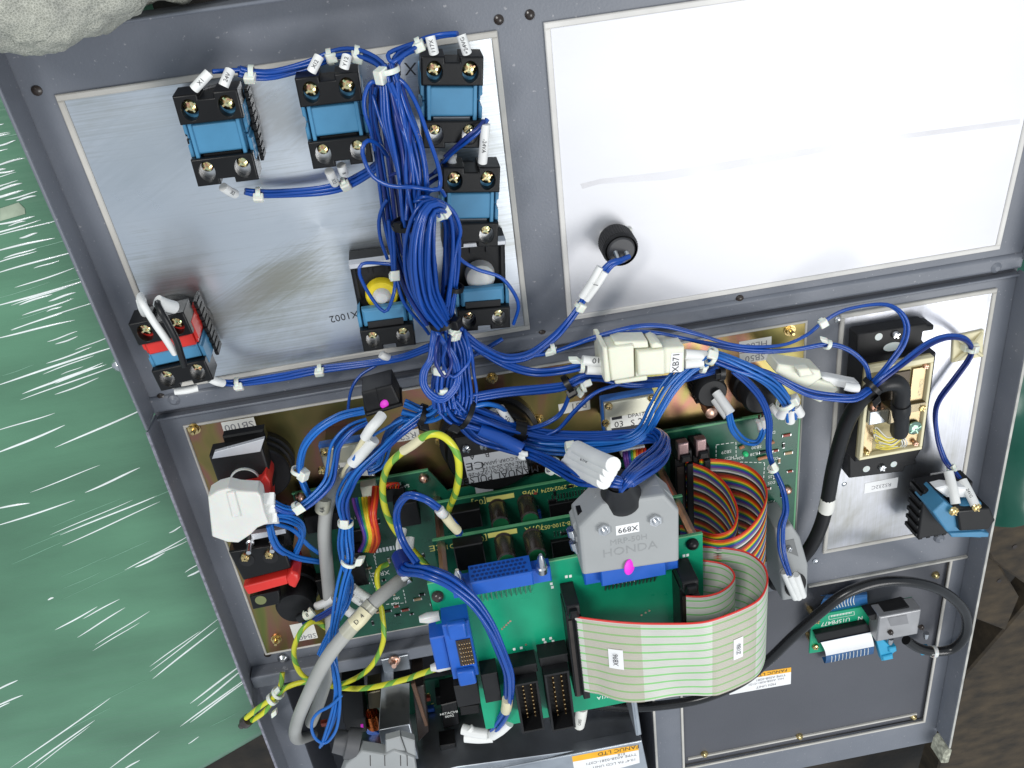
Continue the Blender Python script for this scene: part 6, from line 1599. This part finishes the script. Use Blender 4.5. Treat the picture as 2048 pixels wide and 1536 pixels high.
for a, b, s in (((388, 178, 30), (418, 146, 28), 'X1'), ((447, 172, 31), (460, 141, 27), '24V'), ((623, 143, 30), (638, 113, 28), 'XI2'), ((688, 136, 32), (694, 112, 30), 'Y12'), ((868, 106, 30), (860, 73, 30), '117X'), ((934, 106, 30), (922, 70, 30), '+24VG'),
               ((971, 248, 34), (965, 325, 32), '-24VA'), ((905, 328, 24), (902, 318, 22), None), ((446, 374, 24), (470, 388, 16), 'X3'), ((658, 342, 24), (670, 366, 16), 'X12'), ((682, 330, 26), (688, 346, 22), '8'), ((912, 318, 20), (880, 312, 16), '102'), ((350, 782, 26), (395, 775, 24), None), ((420, 757, 30), (446, 766, 26), None), ((762, 708, 22), (775, 714, 20), None)):
    h.sleeve(a, b, 2.4, None, s)
# ---- red/blue block lead wires
t2 = Harness('lead_wire', 'short white lead wire bent over the red and blue block', 'wire', (330, 640), 30)
t2.wire(crop(230, 560, [(330, 200, 34), (320, 235, 44), (370, 330, 50), (500, 540, 50), (640, 740, 49), (770, 940, 46)], .15625), 1.9, M_WHITE)
t2.sleeve(crop(230, 560, [(335, 260, 40)], .15625)[0], crop(230, 560, [(390, 420, 30)], .15625)[0], 2.6)
t2 = Harness('lead_wire', 'short black lead wire bent over the red and blue block', 'wire', (345, 640), 30)
t2.wire(crop(230, 560, [(560, 290, 40), (545, 310, 46), (600, 420, 50), (700, 600, 51), (790, 780, 50), (840, 940, 49), (890, 1100, 46)], .15625), 1.8, M_RUBBER)
t2.sleeve(crop(230, 560, [(540, 270, 42)], .15625)[0], crop(230, 560, [(760, 350, 36)], .15625)[0], 3.4)

# ---- lower centre harness
h = Harness('wiring_harness', 'blue wire fan spreading right from the trunk foot to the grey hood', 'wire harness', (930, 830), 30)
h.bundle([(895, 800, 58, 8), (915, 822, 56, 8), (940, 832, 54, 7), (986, 848, 50, 6.5), (1035, 862, 46, 5), (1095, 876, 44, 5), (1177, 882, 46, 5), (1259, 877, 48, 4.5), (1305, 872, 54, 4.5), (1327, 886, 72, 4.5), (1315, 912, 96, 5), (1285, 935, 118, 5), (1256, 958, 132, 3.8), (1243, 975, 130, 3)], 20, seed=31, loose=.8, twist=.4)
h.bundle([(905, 812, 50, 4), (925, 846, 48, 4.5), (955, 874, 46, 4.5), (1002, 891, 48, 4.4), (1068, 912, 64, 4.5), (1120, 936, 90, 4.2), (1170, 960, 118, 4), (1215, 962, 134, 3.5), (1238, 966, 134, 2.6)], 11, seed=32, loose=.7, twist=.3)
h.bundle([(1035, 868, 42, 3), (1070, 890, 44, 3), (1120, 898, 50, 3.5), (1190, 896, 52, 4), (1253, 886, 52, 4), (1291, 862, 52, 4), (1315, 820, 52, 4.5), (1341, 776, 50, 4.5), (1375, 738, 48, 4), (1410, 715, 48, 3.6)], 8, seed=33, m=M_WIRE2)
h.wire([(959, 858, 54), (990, 871, 56), (1030, 891, 60), (1045, 899, 62)], 4.0, M_WIRE, 12, 'jacket_sleeve')
h.bundle([(1035, 862, 46, 2.5), (1080, 852, 44, 2), (1118, 830, 44, 2), (1135, 800, 46, 2), (1140, 780, 48, 2)], 2, seed=34); h.bundle([(1090, 870, 46, 2), (1118, 856, 46, 2), (1150, 820, 48, 2), (1190, 785, 48, 2), (1235, 768, 44, 2)], 2, seed=35)
h.bundle([(935, 797, 54, 3.4), (1010, 784, 50, 3.4), (1079, 776, 48, 3.4), (1128, 769, 48, 3.2), (1163, 752, 46, 3.4), (1200, 752, 36, 3.6), (1259, 766, 34, 3.8), (1341, 762, 36, 4), (1409, 746, 42, 3.6), (1440, 735, 46, 3)], 7, seed=36)
h.bundle([(1405, 722, 50, 3), (1428, 712, 54, 3.4), (1477, 729, 54, 4.4), (1532, 756, 52, 4.8), (1562, 785, 50, 4), (1578, 812, 46, 3.2), (1583, 832, 42, 4.5)], 12, seed=37, m=M_WIRE2)
h.bundle([(1428, 716, 54, 2.4), (1488, 738, 54, 3), (1543, 750, 50, 3), (1611, 783, 50, 3), (1666, 793, 50, 2.6), (1710, 794, 50, 2.4), (1738, 778, 48, 2)], 6, seed=38)
h.bundle([(1470, 742, 48, 1.8), (1500, 768, 46, 2), (1524, 800, 42, 2), (1537, 842, 38, 2), (1537, 897, 36, 2), (1546, 932, 36, 1.8), (1565, 979, 38, 2), (1571, 1020, 44, 2), (1562, 1055, 48, 2.2), (1564, 1102, 54, 2.2), (1580, 1150, 56, 1.6)], 3, seed=39, loose=1.5)
h.bundle([(1458, 826, 38, 1.6), (1466, 858, 36, 2), (1488, 882, 30, 2), (1513, 886, 26, 2), (1526, 866, 22, 2.2), (1529, 838, 18, 2)], 4, seed=40, m=M_WIRE2)
h.bundle([(885, 805, 52, 6), (868, 822, 50, 4.5), (843, 828, 46, 4), (805, 818, 44, 5)], 9, seed=41, m=M_WIRE2, flat=1.4)
h.bundle([(860, 825, 48, 3.4), (843, 833, 46, 3.4), (800, 842, 44, 3.6), (775, 870, 42, 3.4), (764, 905, 40, 3.4), (755, 930, 40, 3), (735, 938, 42, 3)], 5, seed=42, m=M_WIRE2, loose=1.6)
h.bundle([(850, 830, 48, 2.6), (800, 866, 50, 2.4), (760, 900, 50, 2.6), (715, 940, 52, 3.2), (695, 975, 52, 4.4), (686, 1006, 52, 4.6), (692, 1045, 50, 3.2)], 9, seed=43, mats=[M_WIRE2, M_WIRE])
h.wire([(805, 838, 50), (770, 857, 52), (735, 880, 54), (706, 920, 56)], .9, M_WIRE2); h.wire([(950, 812, 56), (975, 808, 54), (1000, 814, 50), (1010, 822, 46)], 1.5, M_WIRE2)
h.sleeve((1000, 815, 46), (1022, 848, 44), 2.6, None, '+5V', size=3.2); h.sleeve((985, 822, 40), (992, 840, 36), 2.4)
for k in range(4):
    u = .12 + .25 * k; z7p = lambda x, y: (740 + x * .27344, 780 + y * .27344)
    h.sleeve(z7p(1530 - 105 * u, 405 + 155 * u) + (106 - 6 * k,), z7p(1790 - 90 * u, 530 + 160 * u) + (152 - 4 * k,), 4.0, None, ('E410' if k == 1 else None), size=4.6)
h.tie(931, 827, 55, 960, 840, 9, M_BLACK, wd=3, head=(-24, 30), hm=3.2); h.tie(1036, 862, 46, 1095, 876, 6.4, M_BLACK, wd=7, head=(8, 8)); h.tie(843, 830, 47, 805, 818, 6.4, M_BLACK, wd=3.4, head=(4, 24), hm=3); h.tie(1136, 768, 48, 1163, 752, 5.6, M_BLACK, wd=3.4, head=(8, 18), hm=3); h.tie(1440, 740, 46, 1477, 735, 6, M_BLACK, wd=3, head=(0, 8), hm=3)
h.tie(1138, 905, 60, 1190, 896, 6, wd=3, head=(2, -14)); h.tie(1105, 932, 80, 1120, 940, 5, head=(8, 6), hm=3.4); h.tie(1163, 732, 52, 1200, 732, 3.6, head=(-14, -12)); h.tie(1423, 712, 54, 1477, 729, 5, head=(2, -2), hm=3); h.tie(1406, 733, 48, 1440, 735, 3.6, head=(2, -4)); h.tie(1166, 772, 46, 1200, 760, 3.6, head=(6, -4)); h.tie(1150, 780, 44, 1160, 790, 3, head=(6, 4)); h.tie(1572, 806, 47, 1580, 820, 5.6, wd=3.2, head=(18, -6), hm=3); h.tie(1546, 937, 37, 1565, 979, 3.2, head=(2, -2), hm=3)
for a, b in (((1574, 812, 46), (1562, 832, 42)), ((1583, 816, 46), (1580, 842, 42)), ((1590, 810, 46), (1600, 828, 42))):
    pa, pb = wat(*a), wat(*b); g = G().cyl(pa, pb, 3.0, 3.2, 14, False); g.cyl(pa, pa + (pb - pa) * .9, 2.5, 2.6, 14); h.part('marker_sleeve', g, M_WHITE)
h.sleeve((1516, 842, 24), (1520, 862, 18), 1.6, M_CLEARG); h.sleeve((1526, 838, 24), (1527, 860, 18), 1.6, M_CLEARG); h.sleeve((1041, 905, 64), (1055, 908, 66), 1.6, M_WHITE); h.sleeve((1040, 913, 64), (1050, 915, 66), 1.6, M_WHITE)

# ---- serial port leads to the tie mount and right hand button
h = Harness('wiring_harness', 'blue wires looping from the serial port box to the right button', 'wire harness', (1880, 780), 10)
h.bundle([(1742, 775, 46, 1.6), (1760, 758, 48, 1.8), (1802, 726, 46, 1.8), (1857, 688, 36, 1.8), (1898, 674, 24, 1.8), (1931, 679, 14, 1.8), (1945, 698, 10, 1.6), (1938, 720, 9, 1.8), (1909, 759, 9, 1.9), (1879, 800, 9, 1.9), (1871, 835, 9, 1.9), (1877, 880, 10, 1.9), (1890, 920, 14, 1.8), (1906, 940, 20, 1.6), (1919, 956, 26, 1.3)], 4, seed=51, mats=[M_WIRE, M_NAVY])
h.tie(1745, 772, 47, 1760, 758, 6.5, M_BLACK, wd=3, head=(8, 30), hm=2.8); h.tie(1944, 700, 10, 1938, 720, 3.2, head=(6, 0)); h.tie(1903, 937, 19, 1906, 945, 3.2, head=(4, -2), hm=2.4)
K2 = lambda *p: crop(1800, 860, p, .1211)
h.sleeve(K2((800, 690, 30))[0], K2((920, 1220, 46))[0], 3.2); h.sleeve(K2((1030, 830, 30))[0], K2((1250, 1260, 46))[0], 3.2, None, '24VG')
h.sleeve((1716, 776, 48), (1690, 772, 46), 2.8)

# ---- left harness: plug to fan, down to the display unit
h = Harness('wiring_harness', 'bright blue wires from the big white plug curving to the black plug', 'wire harness', (620, 960), 30)
h.bundle([(548, 1008, 62, 3), (570, 1018, 60, 2.6), (594, 1018, 56, 2.6), (627, 996, 52, 3), (658, 962, 48, 3.4), (668, 924, 46, 3.6), (676, 891, 46, 3.6), (704, 861, 44, 3.6), (736, 846, 42, 3)], 7, seed=61, mats=[M_WIRE2, M_WIRE])
h.bundle([(625, 998, 46, 2), (612, 980, 46, 2.4), (601, 948, 46, 2.8), (603, 920, 46, 3), (613, 890, 46, 3.2), (640, 858, 46, 3.4), (682, 832, 44, 3.4), (728, 821, 42, 3)], 6, seed=62, m=M_WIRE2)
h.bundle([(545, 1030, 62, 2.4), (575, 1033, 56, 2.6), (600, 1050, 46, 2.4), (604, 1075, 40, 2), (590, 1112, 34, 2), (588, 1145, 28, 2)], 4, seed=63, m=M_WIRE2)
h.bundle([(538, 1050, 60, 1.6), (545, 1078, 54, 1.8), (560, 1100, 46, 1.8), (595, 1116, 36, 1.8), (640, 1124, 28, 2)], 4, seed=64, m=M_WIRE2); h.bundle([(548, 1046, 58, 1.6), (585, 1060, 46, 1.8), (615, 1090, 36, 1.8), (640, 1108, 28, 2)], 3, seed=65, m=M_WIRE2)
h.tie(597, 942, 46, 603, 920, 4, head=(10, 8), hm=3.2); h.tie(594, 1016, 56, 627, 996, 3.6, head=(2, 2), hm=3.4)
h = Harness('wiring_harness', 'blue wires hanging down the left side to a small loop', 'wire harness', (680, 1200), 20)
h.bundle([(692, 1042, 50, 3), (692, 1080, 50, 3.4), (696, 1124, 52, 3), (686, 1170, 54, 3), (675, 1230, 56, 3.2), (664, 1285, 58, 3), (668, 1340, 60, 2.6), (674, 1385, 62, 2.4), (668, 1430, 62, 2.4), (655, 1470, 60, 2.2), (644, 1490, 56, 2)], 5, seed=71, m=M_WIRE2, loose=1.6)
h.wire([(684, 1390, 64), (660, 1412, 66), (638, 1424, 66), (625, 1440, 66), (624, 1462, 64), (634, 1480, 62), (650, 1486, 60), (664, 1474, 62), (675, 1450, 64), (680, 1400, 64), (675, 1345, 62), (662, 1310, 60)], 1.1, M_WIRE2)
h.bundle([(690, 1050, 48, 2.4), (684, 1090, 44, 2.6), (690, 1130, 40, 2.4), (700, 1160, 40, 2), (693, 1200, 42, 2), (670, 1245, 46, 2), (648, 1290, 48, 2), (640, 1310, 48, 2)], 4, seed=72, m=M_WIRE2, loose=1.6)
h.bundle([(702, 1190, 40, 1.6), (675, 1210, 42, 1.8), (640, 1232, 40, 1.8), (606, 1246, 34, 1.6)], 3, seed=73, mats=[M_NAVY, M_WIRE])
h.tie(691, 1046, 50, 692, 1080, 4.4, head=(-2, 2), hm=3.2); h.tie(698, 1124, 52, 690, 1150, 4.6, head=(22, -2), hm=3)
h.sleeve((634, 1212, 30), (668, 1196, 36), 2.8); h.sleeve((705, 1175, 34), (745, 1200, 26), 3.0); h.sleeve((702, 1190, 34), (735, 1210, 28), 3.0, None, '24VX'); h.sleeve((690, 1216, 40), (706, 1228, 36), 3.2)
h.sleeve((600, 1236, 34), (622, 1222, 36), 3.4, M_RUBBER); h.sleeve((612, 1230, 36), (626, 1222, 36), 3.6, M_IVORY, '8', size=3.4)

# ---- blue pigtail over the boards
h = Harness('wire_pigtail', 'four blue wires arching over the stacked boards to white sleeves', 'wire harness', (880, 1160), 96)
h.bundle([(920, 1068, 78, 1.6), (905, 1046, 92, 1.8), (871, 1013, 100, 2.2), (844, 997, 102, 2.2), (814, 992, 98, 2.2), (793, 1015, 90, 2.2), (792, 1048, 86, 2.2), (806, 1089, 92, 2.2), (832, 1128, 104, 2.4)], 3, r=1.25, seed=81, loose=.5)
h.bundle([(803, 1125, 90, 2.4), (815, 1140, 100, 3.4), (849, 1146, 112, 4), (893, 1163, 118, 4.4), (931, 1190, 120, 4.4), (955, 1215, 120, 4.2), (981, 1258, 120, 4), (1003, 1312, 120, 3.6), (1016, 1350, 118, 3), (1017, 1392, 112, 2.6), (1012, 1425, 102, 2.6), (988, 1462, 92, 2.6)], 6, r=1.35, seed=82, loose=.6)
h.bundle([(808, 1060, 60, 1.2), (800, 1090, 74, 1.6), (806, 1120, 88, 2)], 3, r=1.5, seed=83, m=M_WHITE, loose=.4)
h.sleeve((889, 1030, 97), (914, 1060, 86), 2.8, M_CREAM); h.sleeve((878, 1018, 100), (886, 1028, 98), 2.8, M_CLEARG); h.sleeve((1015, 1398, 111), (1012, 1420, 104), 3.4, M_CREAM)
h.sleeve((820, 1075, 60), (818, 1096, 64), 2.8, M_PAPER)
for a, b in (((925, 1458, 84), (975, 1468, 90)), ((930, 1474, 84), (985, 1474, 88)), ((985, 1470, 92), (1018, 1444, 96))):
    h.sleeve(a, b, 3.6)
h.sleeve((938, 1456, 86), (948, 1462, 86), 3.0)
h.part('wire_collar', G().cyl(wat(800, 1112, 84), wat(812, 1138, 96), 5.2, 5.6, 16), M_NAVY)

# ---- green and yellow earth wires
def earth_mat():
    m = mat('earth_stripe', (.70, .62, .03), .34); nt = m.node_tree; N = nt.nodes; K_ = nt.links; b = N['Principled BSDF']
    uv = N.new('ShaderNodeAttribute'); uv.attribute_name = 'stripe'
    mt = N.new('ShaderNodeMath'); mt.operation = 'GREATER_THAN'; mt.inputs[1].default_value = .70
    K_.new(uv.outputs['Fac'], mt.inputs[0]); mx = N.new('ShaderNodeMix'); mx.data_type = 'RGBA'
    mx.inputs['A'].default_value = (.62, .60, .03, 1); mx.inputs['B'].default_value = (.16, .38, .05, 1)
    K_.new(mt.outputs[0], mx.inputs['Factor'])
    for l in list(b.inputs['Base Color'].links): K_.remove(l)
    K_.new(mx.outputs['Result'], b.inputs['Base Color']); return m
M_EARTH = earth_mat()
def earth(h, pts, r=1.9, pitch=24.0):
    n = 14; P = smooth(h.w(pts), 1.0); o = h.part('wire', G().tube(P, r, n), M_EARTH, ang=80)
    at_ = o.data.attributes.new('stripe', 'FLOAT', 'POINT')
    ln = np.concatenate([[0], np.cumsum(np.linalg.norm(np.diff(P, axis=0), axis=1))])
    v = []
    for i in range(len(P)):
        for k in range(n):
            v.append(.5 + .5 * math.sin(2 * math.pi * (k / n + ln[i] / pitch)))
    at_.data.foreach_set('value', v)
    return o
GE = 'green and yellow earth wires'
h = Harness('earth_wire', 'green and yellow earth wire looping in front of the manual pulser', 'wire', (780, 1000), 20, GE)
earth(h, [(896, 1024, 40), (903, 1005, 60), (911, 985, 78), (918, 944, 92), (912, 903, 96), (888, 874, 96), (855, 870, 94), (806, 903, 86), (776, 933, 76), (765, 977, 62), (773, 1026, 52), (795, 1067, 46), (822, 1096, 42), (858, 1136, 36)], 2.0)
h.sleeve((806, 902, 86), (843, 876, 92), 2.5, M_CREAM)
h = Harness('earth_wire', 'green and yellow earth wire curling in a ring at the lower left', 'wire', (620, 1300), 14, GE)
earth(h, [(775, 1128, 24), (760, 1136, 28), (754, 1152, 32), (757, 1184, 36), (765, 1233, 42), (766, 1285, 46), (741, 1334, 46), (700, 1362, 40), (660, 1370, 36), (615, 1358, 38), (594, 1334, 40), (588, 1299, 42), (604, 1260, 42), (630, 1243, 38), (655, 1258, 32)], 1.8)
h = Harness('earth_wire', 'green and yellow earth wires tied together ending left of the panel', 'wire', (560, 1390), 14, GE)
earth(h, [(870, 1338, 84), (840, 1348, 76), (809, 1359, 66), (741, 1375, 52), (686, 1376, 40), (618, 1364, 30), (577, 1373, 28), (549, 1394, 28), (522, 1412, 26), (492, 1436, 22)], 1.9)
earth(h, [(565, 1345, 16), (562, 1368, 20), (552, 1392, 24), (528, 1424, 24), (496, 1446, 20)], 1.9)
h.part('lug', G().lathe(wat(498, 1438, 21), wat(482, 1452, 18), [(0, 4.4), (.5, 4.6), (.55, 3), (1, 2.4)], 14), M_CAP)
h.tie(556, 1386, 27, 540, 1402, 4.4, head=(-2, -4)); h.tie(545, 1398, 27, 522, 1416, 4.2, wd=3, head=(4, 28), hm=2.6)

# ---- grey cables
h = Harness('grey_cable', 'thick grey cable crossing the lower left rail', 'cable', (650, 1330), 30)
h.wire([(805, 1160, 40), (793, 1167, 46), (741, 1211, 58), (700, 1258, 64), (660, 1308, 68), (634, 1352, 68), (608, 1408, 62), (594, 1445, 52), (590, 1468, 34), (598, 1478, 6), (625, 1470, -30)], 4.5, M_GREYC, 18, 'jacket')
h.wire([(795, 1166, 46), (808, 1156, 44), (816, 1150, 44)], 2.4, M_WHITE, 10, 'inner_core'); h.wire([(800, 1170, 44), (815, 1162, 42), (822, 1158, 42)], 2.0, M_GALV, 10, 'shield_braid')
o_ = h.sleeve((706, 1250, 67), (732, 1222, 62), 5.0, M_CREAM, 'D  4', size=3.8)
h.part('clear_sleeve', G().tube(smooth(h.w([(690, 1268, 66), (715, 1240, 63), (745, 1208, 58)]), 2), 5.15, 16), mat('yellowed_clear_sleeve', (.42, .41, .33), .3))
h = Harness('grey_cable', 'grey cable hanging from white sleeves behind the blue wires', 'cable', (655, 1100), 20)
h.wire([(690, 945, 40), (676, 970, 38), (656, 1006, 36), (649, 1061, 34), (652, 1115, 32), (658, 1180, 32), (664, 1260, 36), (664, 1310, 40), (652, 1360, 44), (636, 1410, 40), (622, 1445, 30)], 4.4, M_GREYC, 18, 'jacket')
h.wire([(683, 952, 44), (700, 925, 50), (715, 900, 54), (728, 878, 56), (740, 868, 56)], 1.6, M_CREAM, 10, 'inner_core')
h.sleeve((705, 926, 52), (748, 878, 56), 3.6); h.wire([(688, 950, 42), (700, 935, 48), (712, 920, 50)], 2.6, M_GALV, 10, 'shield_braid')
h.wire([(730, 875, 60), (742, 856, 62), (755, 842, 60), (764, 830, 56)], 3.0, M_WHITE, 12, 'inner_core')
h.sleeve((645, 1018, 38), (648, 995, 40), 4.8, mat('yellowed_clear_sleeve', (.42, .41, .33), .3), '4A', size=4)

# ---- black cables
h = Harness('black_cable', 'thick black cable leaving the serial port box downward', 'cable', (1670, 950), 8)
h.wire([(1752, 772, 46), (1736, 785, 44), (1712, 812, 40), (1692, 850, 34), (1676, 900, 28), (1664, 950, 24), (1655, 1000, 20), (1642, 1050, 18), (1620, 1095, 16), (1585, 1135, 10), (1545, 1170, 4)], 5.0, M_RUBBER, 18, 'jacket')
o_ = h.sleeve((1651, 1020, 19), (1656, 996, 20), 5.3, M_PAPER)
h = Harness('black_cable', 'glossy black cable looping from the grey metal plug', 'cable', (1760, 1170), 4)
h.wire([(1812, 1280, 18), (1838, 1296, 18), (1871, 1303, 18), (1908, 1296, 20), (1932, 1266, 24), (1928, 1222, 28), (1888, 1184, 32), (1830, 1165, 36), (1761, 1164, 38), (1693, 1186, 38), (1638, 1227, 36), (1584, 1275, 34), (1535, 1322, 30), (1480, 1365, 24), (1400, 1398, 18), (1310, 1412, 14), (1240, 1414, 10), (1180, 1408, 6), (1130, 1395, 4)], 3.9, mat('glossy_black_jacket', (.012, .012, .013), .25), 18, 'jacket')
h.tie(1867, 1303, 18, 1890, 1302, 4.4, M_CLEARG, wd=3.2, head=(0, 4), hm=1.6)
h.sleeve((1158, 1450, 30), (1164, 1415, 34), 4.4, M_PAPER, 'CA55', size=3.2)

# ---- small rainbow jumpers
t = Thing('ribbon_cable', 'short rainbow jumper ribbon on the left of the back board', 'ribbon cable', L, tuple(at(735, 1050, 20, L)[:2]) + (10.1,))
COLS = [6, 5, 4, 3, 3, 2, 1, 1, 0, 1]
for k in range(9):
    u = k / 8
    pts = Z6((1340 + 0 * u + 190 * u, 870 - 20 * u, 24), (1360 + 160 * u, 950 - 20 * u, 34), (1395 + 120 * u, 1050 - 10 * u, 40), (1420 + 105 * u, 1130, 40), (1415 + 100 * u, 1190 + 10 * u, 34), (1385 + 120 * u, 1250, 22))
    if k > 5: pts = Z6((1490 + 18 * (k - 6), 780, 22), (1480 + 15 * (k - 6), 900, 34), (1470 + 15 * (k - 6), 1000, 40), (1490 + 15 * (k - 6), 1100, 40), (1500 + 14 * (k - 6), 1180, 34), (1470 + 12 * (k - 6), 1255, 22))
    t.part('conductor', G().tube(smooth([at(p[0], p[1], p[2], L) for p in pts], 2), 1.15, 8), RAINM[(6, 5, 4, 3, 3, 2, 1, 2, 1)[k]], ang=80)
for k in range(5):
    pts = Z6((1590 + k * 20, 790, 14), (1600 + k * 18, 755, 18), (1560 + k * 16, 760, 22), (1510 + k * 6, 800, 24))
    t.part('conductor', G().tube(smooth([at(p[0], p[1], p[2], L) for p in pts], 2), .6, 6), RAINM[1 + k % 2], ang=80)
t = Thing('ribbon_cable', 'short rainbow jumper ribbon behind the grey hood boot', 'ribbon cable', L, tuple(at(1270, 900, 20, L)[:2]) + (10.1,))
pr(t, 'white_socket', Z8((515, 520), (690, 480), (700, 530), (530, 570)), 12, 24, M_PAPERW, .5)
for k in range(9):
    pts = Z8((540 + k * 19, 530 - k * 3.4, 24), (545 + k * 18, 570 - k * 4, 28), (560 + k * 17, 640 - k * 4, 26), (575 + k * 15, 720, 22), (590 + k * 14, 780, 18))
    t.part('conductor', G().tube(smooth([at(p[0], p[1], p[2], L) for p in pts], 2), 1.05, 8), RAINM[(6, 6, 5, 4, 3, 2, 1, 2, 1)[k]], ang=80)

# ---- work glove gripping the panel's top left corner
def blob(parts, name, m, voxel=2.2, sm=8):
    g = G()
    for p0, p1, r0, r1 in parts:
        p0 = np.array(p0, float); p1 = np.array(p1, float)
        prof = []
        ln = max(np.linalg.norm(p1 - p0), 1e-3); d = (p1 - p0) / ln
        a0, a1 = p0 - d * r0, p1 + d * r1; tot = ln + r0 + r1
        for k in range(17):
            s = k / 16 * tot
            if s < r0: r = math.sqrt(max(0, r0 ** 2 - (r0 - s) ** 2))
            elif s > r0 + ln: r = math.sqrt(max(0, r1 ** 2 - (s - r0 - ln) ** 2))
            else: r = r0 + (r1 - r0) * (s - r0) / ln
            prof.append((s / tot, max(r, .05)))
        g.lathe(a0, a1, prof, 20)
    o = make_obj(name, g, m)
    md = o.modifiers.new('r', 'REMESH'); md.mode = 'VOXEL'; md.voxel_size = voxel * MM; md.use_smooth_shade = True
    m2 = o.modifiers.new('s', 'SMOOTH'); m2.factor = .6; m2.iterations = sm
    tx = bpy.data.textures.new('wrinkle', 'CLOUDS'); tx.noise_scale = .014; tx.noise_depth = 5
    m3 = o.modifiers.new('d', 'DISPLACE'); m3.texture = tx; m3.strength = 9.0 * MM; m3.mid_level = .5; m3.texture_coords = 'GLOBAL'
    dg = bpy.context.evaluated_depsgraph_get(); me = bpy.data.meshes.new_from_object(o.evaluated_get(dg))
    old = o.data; o.modifiers.clear(); o.data = me; bpy.data.meshes.remove(old)
    for p in me.polygons: p.use_smooth = True
    return o
def glove_mat():
    m = mat('grey_white_leather', (.42, .42, .36), .75, 0, .6, 60); nt = m.node_tree; N = nt.nodes; K_ = nt.links; b = N['Principled BSDF']
    tc = N.new('ShaderNodeTexCoord'); vo = N.new('ShaderNodeTexVoronoi'); vo.feature = 'DISTANCE_TO_EDGE'; vo.inputs['Scale'].default_value = 900
    K_.new(tc.outputs['Object'], vo.inputs['Vector'])
    rp = N.new('ShaderNodeValToRGB'); rp.color_ramp.elements[0].color = (.50, .50, .44, 1); rp.color_ramp.elements[1].color = (.25, .255, .21, 1); rp.color_ramp.elements[0].position = .02; rp.color_ramp.elements[1].position = .14
    K_.new(vo.outputs['Distance'], rp.inputs[0])
    mx = N.new('ShaderNodeMix'); mx.data_type = 'RGBA'; mx.blend_type = 'MULTIPLY'; mx.inputs['Factor'].default_value = .55
    src = b.inputs['Base Color'].links[0].from_socket
    K_.new(rp.outputs[0], mx.inputs['A']); K_.new(src, mx.inputs['B'])
    for l in list(b.inputs['Base Color'].links): K_.remove(l)
    ga = N.new('ShaderNodeMix'); ga.data_type = 'RGBA'; ga.blend_type = 'ADD'; ga.inputs['Factor'].default_value = .12; ga.inputs['B'].default_value = (1, 1, .95, 1)
    K_.new(mx.outputs['Result'], ga.inputs['A']); K_.new(ga.outputs['Result'], b.inputs['Base Color'])
    bp = N.new('ShaderNodeBump'); bp.inputs['Strength'].default_value = .5; bp.inputs['Distance'].default_value = .0006; bp.invert = True
    K_.new(vo.outputs['Distance'], bp.inputs['Height'])
    cr = N.new('ShaderNodeTexNoise'); cr.inputs['Scale'].default_value = 70; cr.inputs['Detail'].default_value = 6; cr.inputs['Distortion'].default_value = 1.5
    K_.new(tc.outputs['Object'], cr.inputs['Vector'])
    b2 = N.new('ShaderNodeBump'); b2.inputs['Strength'].default_value = .9; b2.inputs['Distance'].default_value = .004; K_.new(cr.outputs['Fac'], b2.inputs['Height']); K_.new(bp.outputs[0], b2.inputs['Normal']); K_.new(b2.outputs[0], b.inputs['Normal'])
    return m
gp = lambda px, py, hh: wat(px, py, hh)
segs = [(gp(60, -10, 42), gp(150, -20, 40), 22, 20),             # thumb ball
        (gp(150, -20, 40), gp(225, -38, 36), 20, 16),            # thumb
        (gp(-60, -20, 40), gp(60, -10, 42), 26, 23),             # palm heel
        (gp(-80, -140, 30), gp(60, -150, 34), 30, 28),           # palm
        (gp(60, -150, 34), gp(190, -120, 26), 18, 14), (gp(190, -120, 26), gp(262, -62, 12), 14, 12), (gp(262, -62, 12), gp(300, -45, 0), 12, 11),   # index finger curled over the flange
        (gp(60, -190, 30), gp(240, -150, 20), 18, 14), (gp(240, -150, 20), gp(335, -62, 12), 14, 12), (gp(335, -62, 12), gp(352, -40, 0), 12, 11),
        (gp(40, -220, 24), gp(270, -190, 14), 17, 13), (gp(270, -190, 14), gp(392, -70, 10), 13, 11), (gp(392, -70, 10), gp(402, -48, 0), 11, 10),
        (gp(0, -240, 20), gp(280, -240, 10), 15, 11), (gp(280, -240, 10), gp(430, -120, 4), 11, 9),
        (gp(-80, -140, 30), gp(-330, -190, 60), 30, 34)]         # wrist and cuff
o = blob(segs, 'gloved_hand', glove_mat())
tag(o, 'grey white leather work glove gripping the top left corner', 'gloved hand')
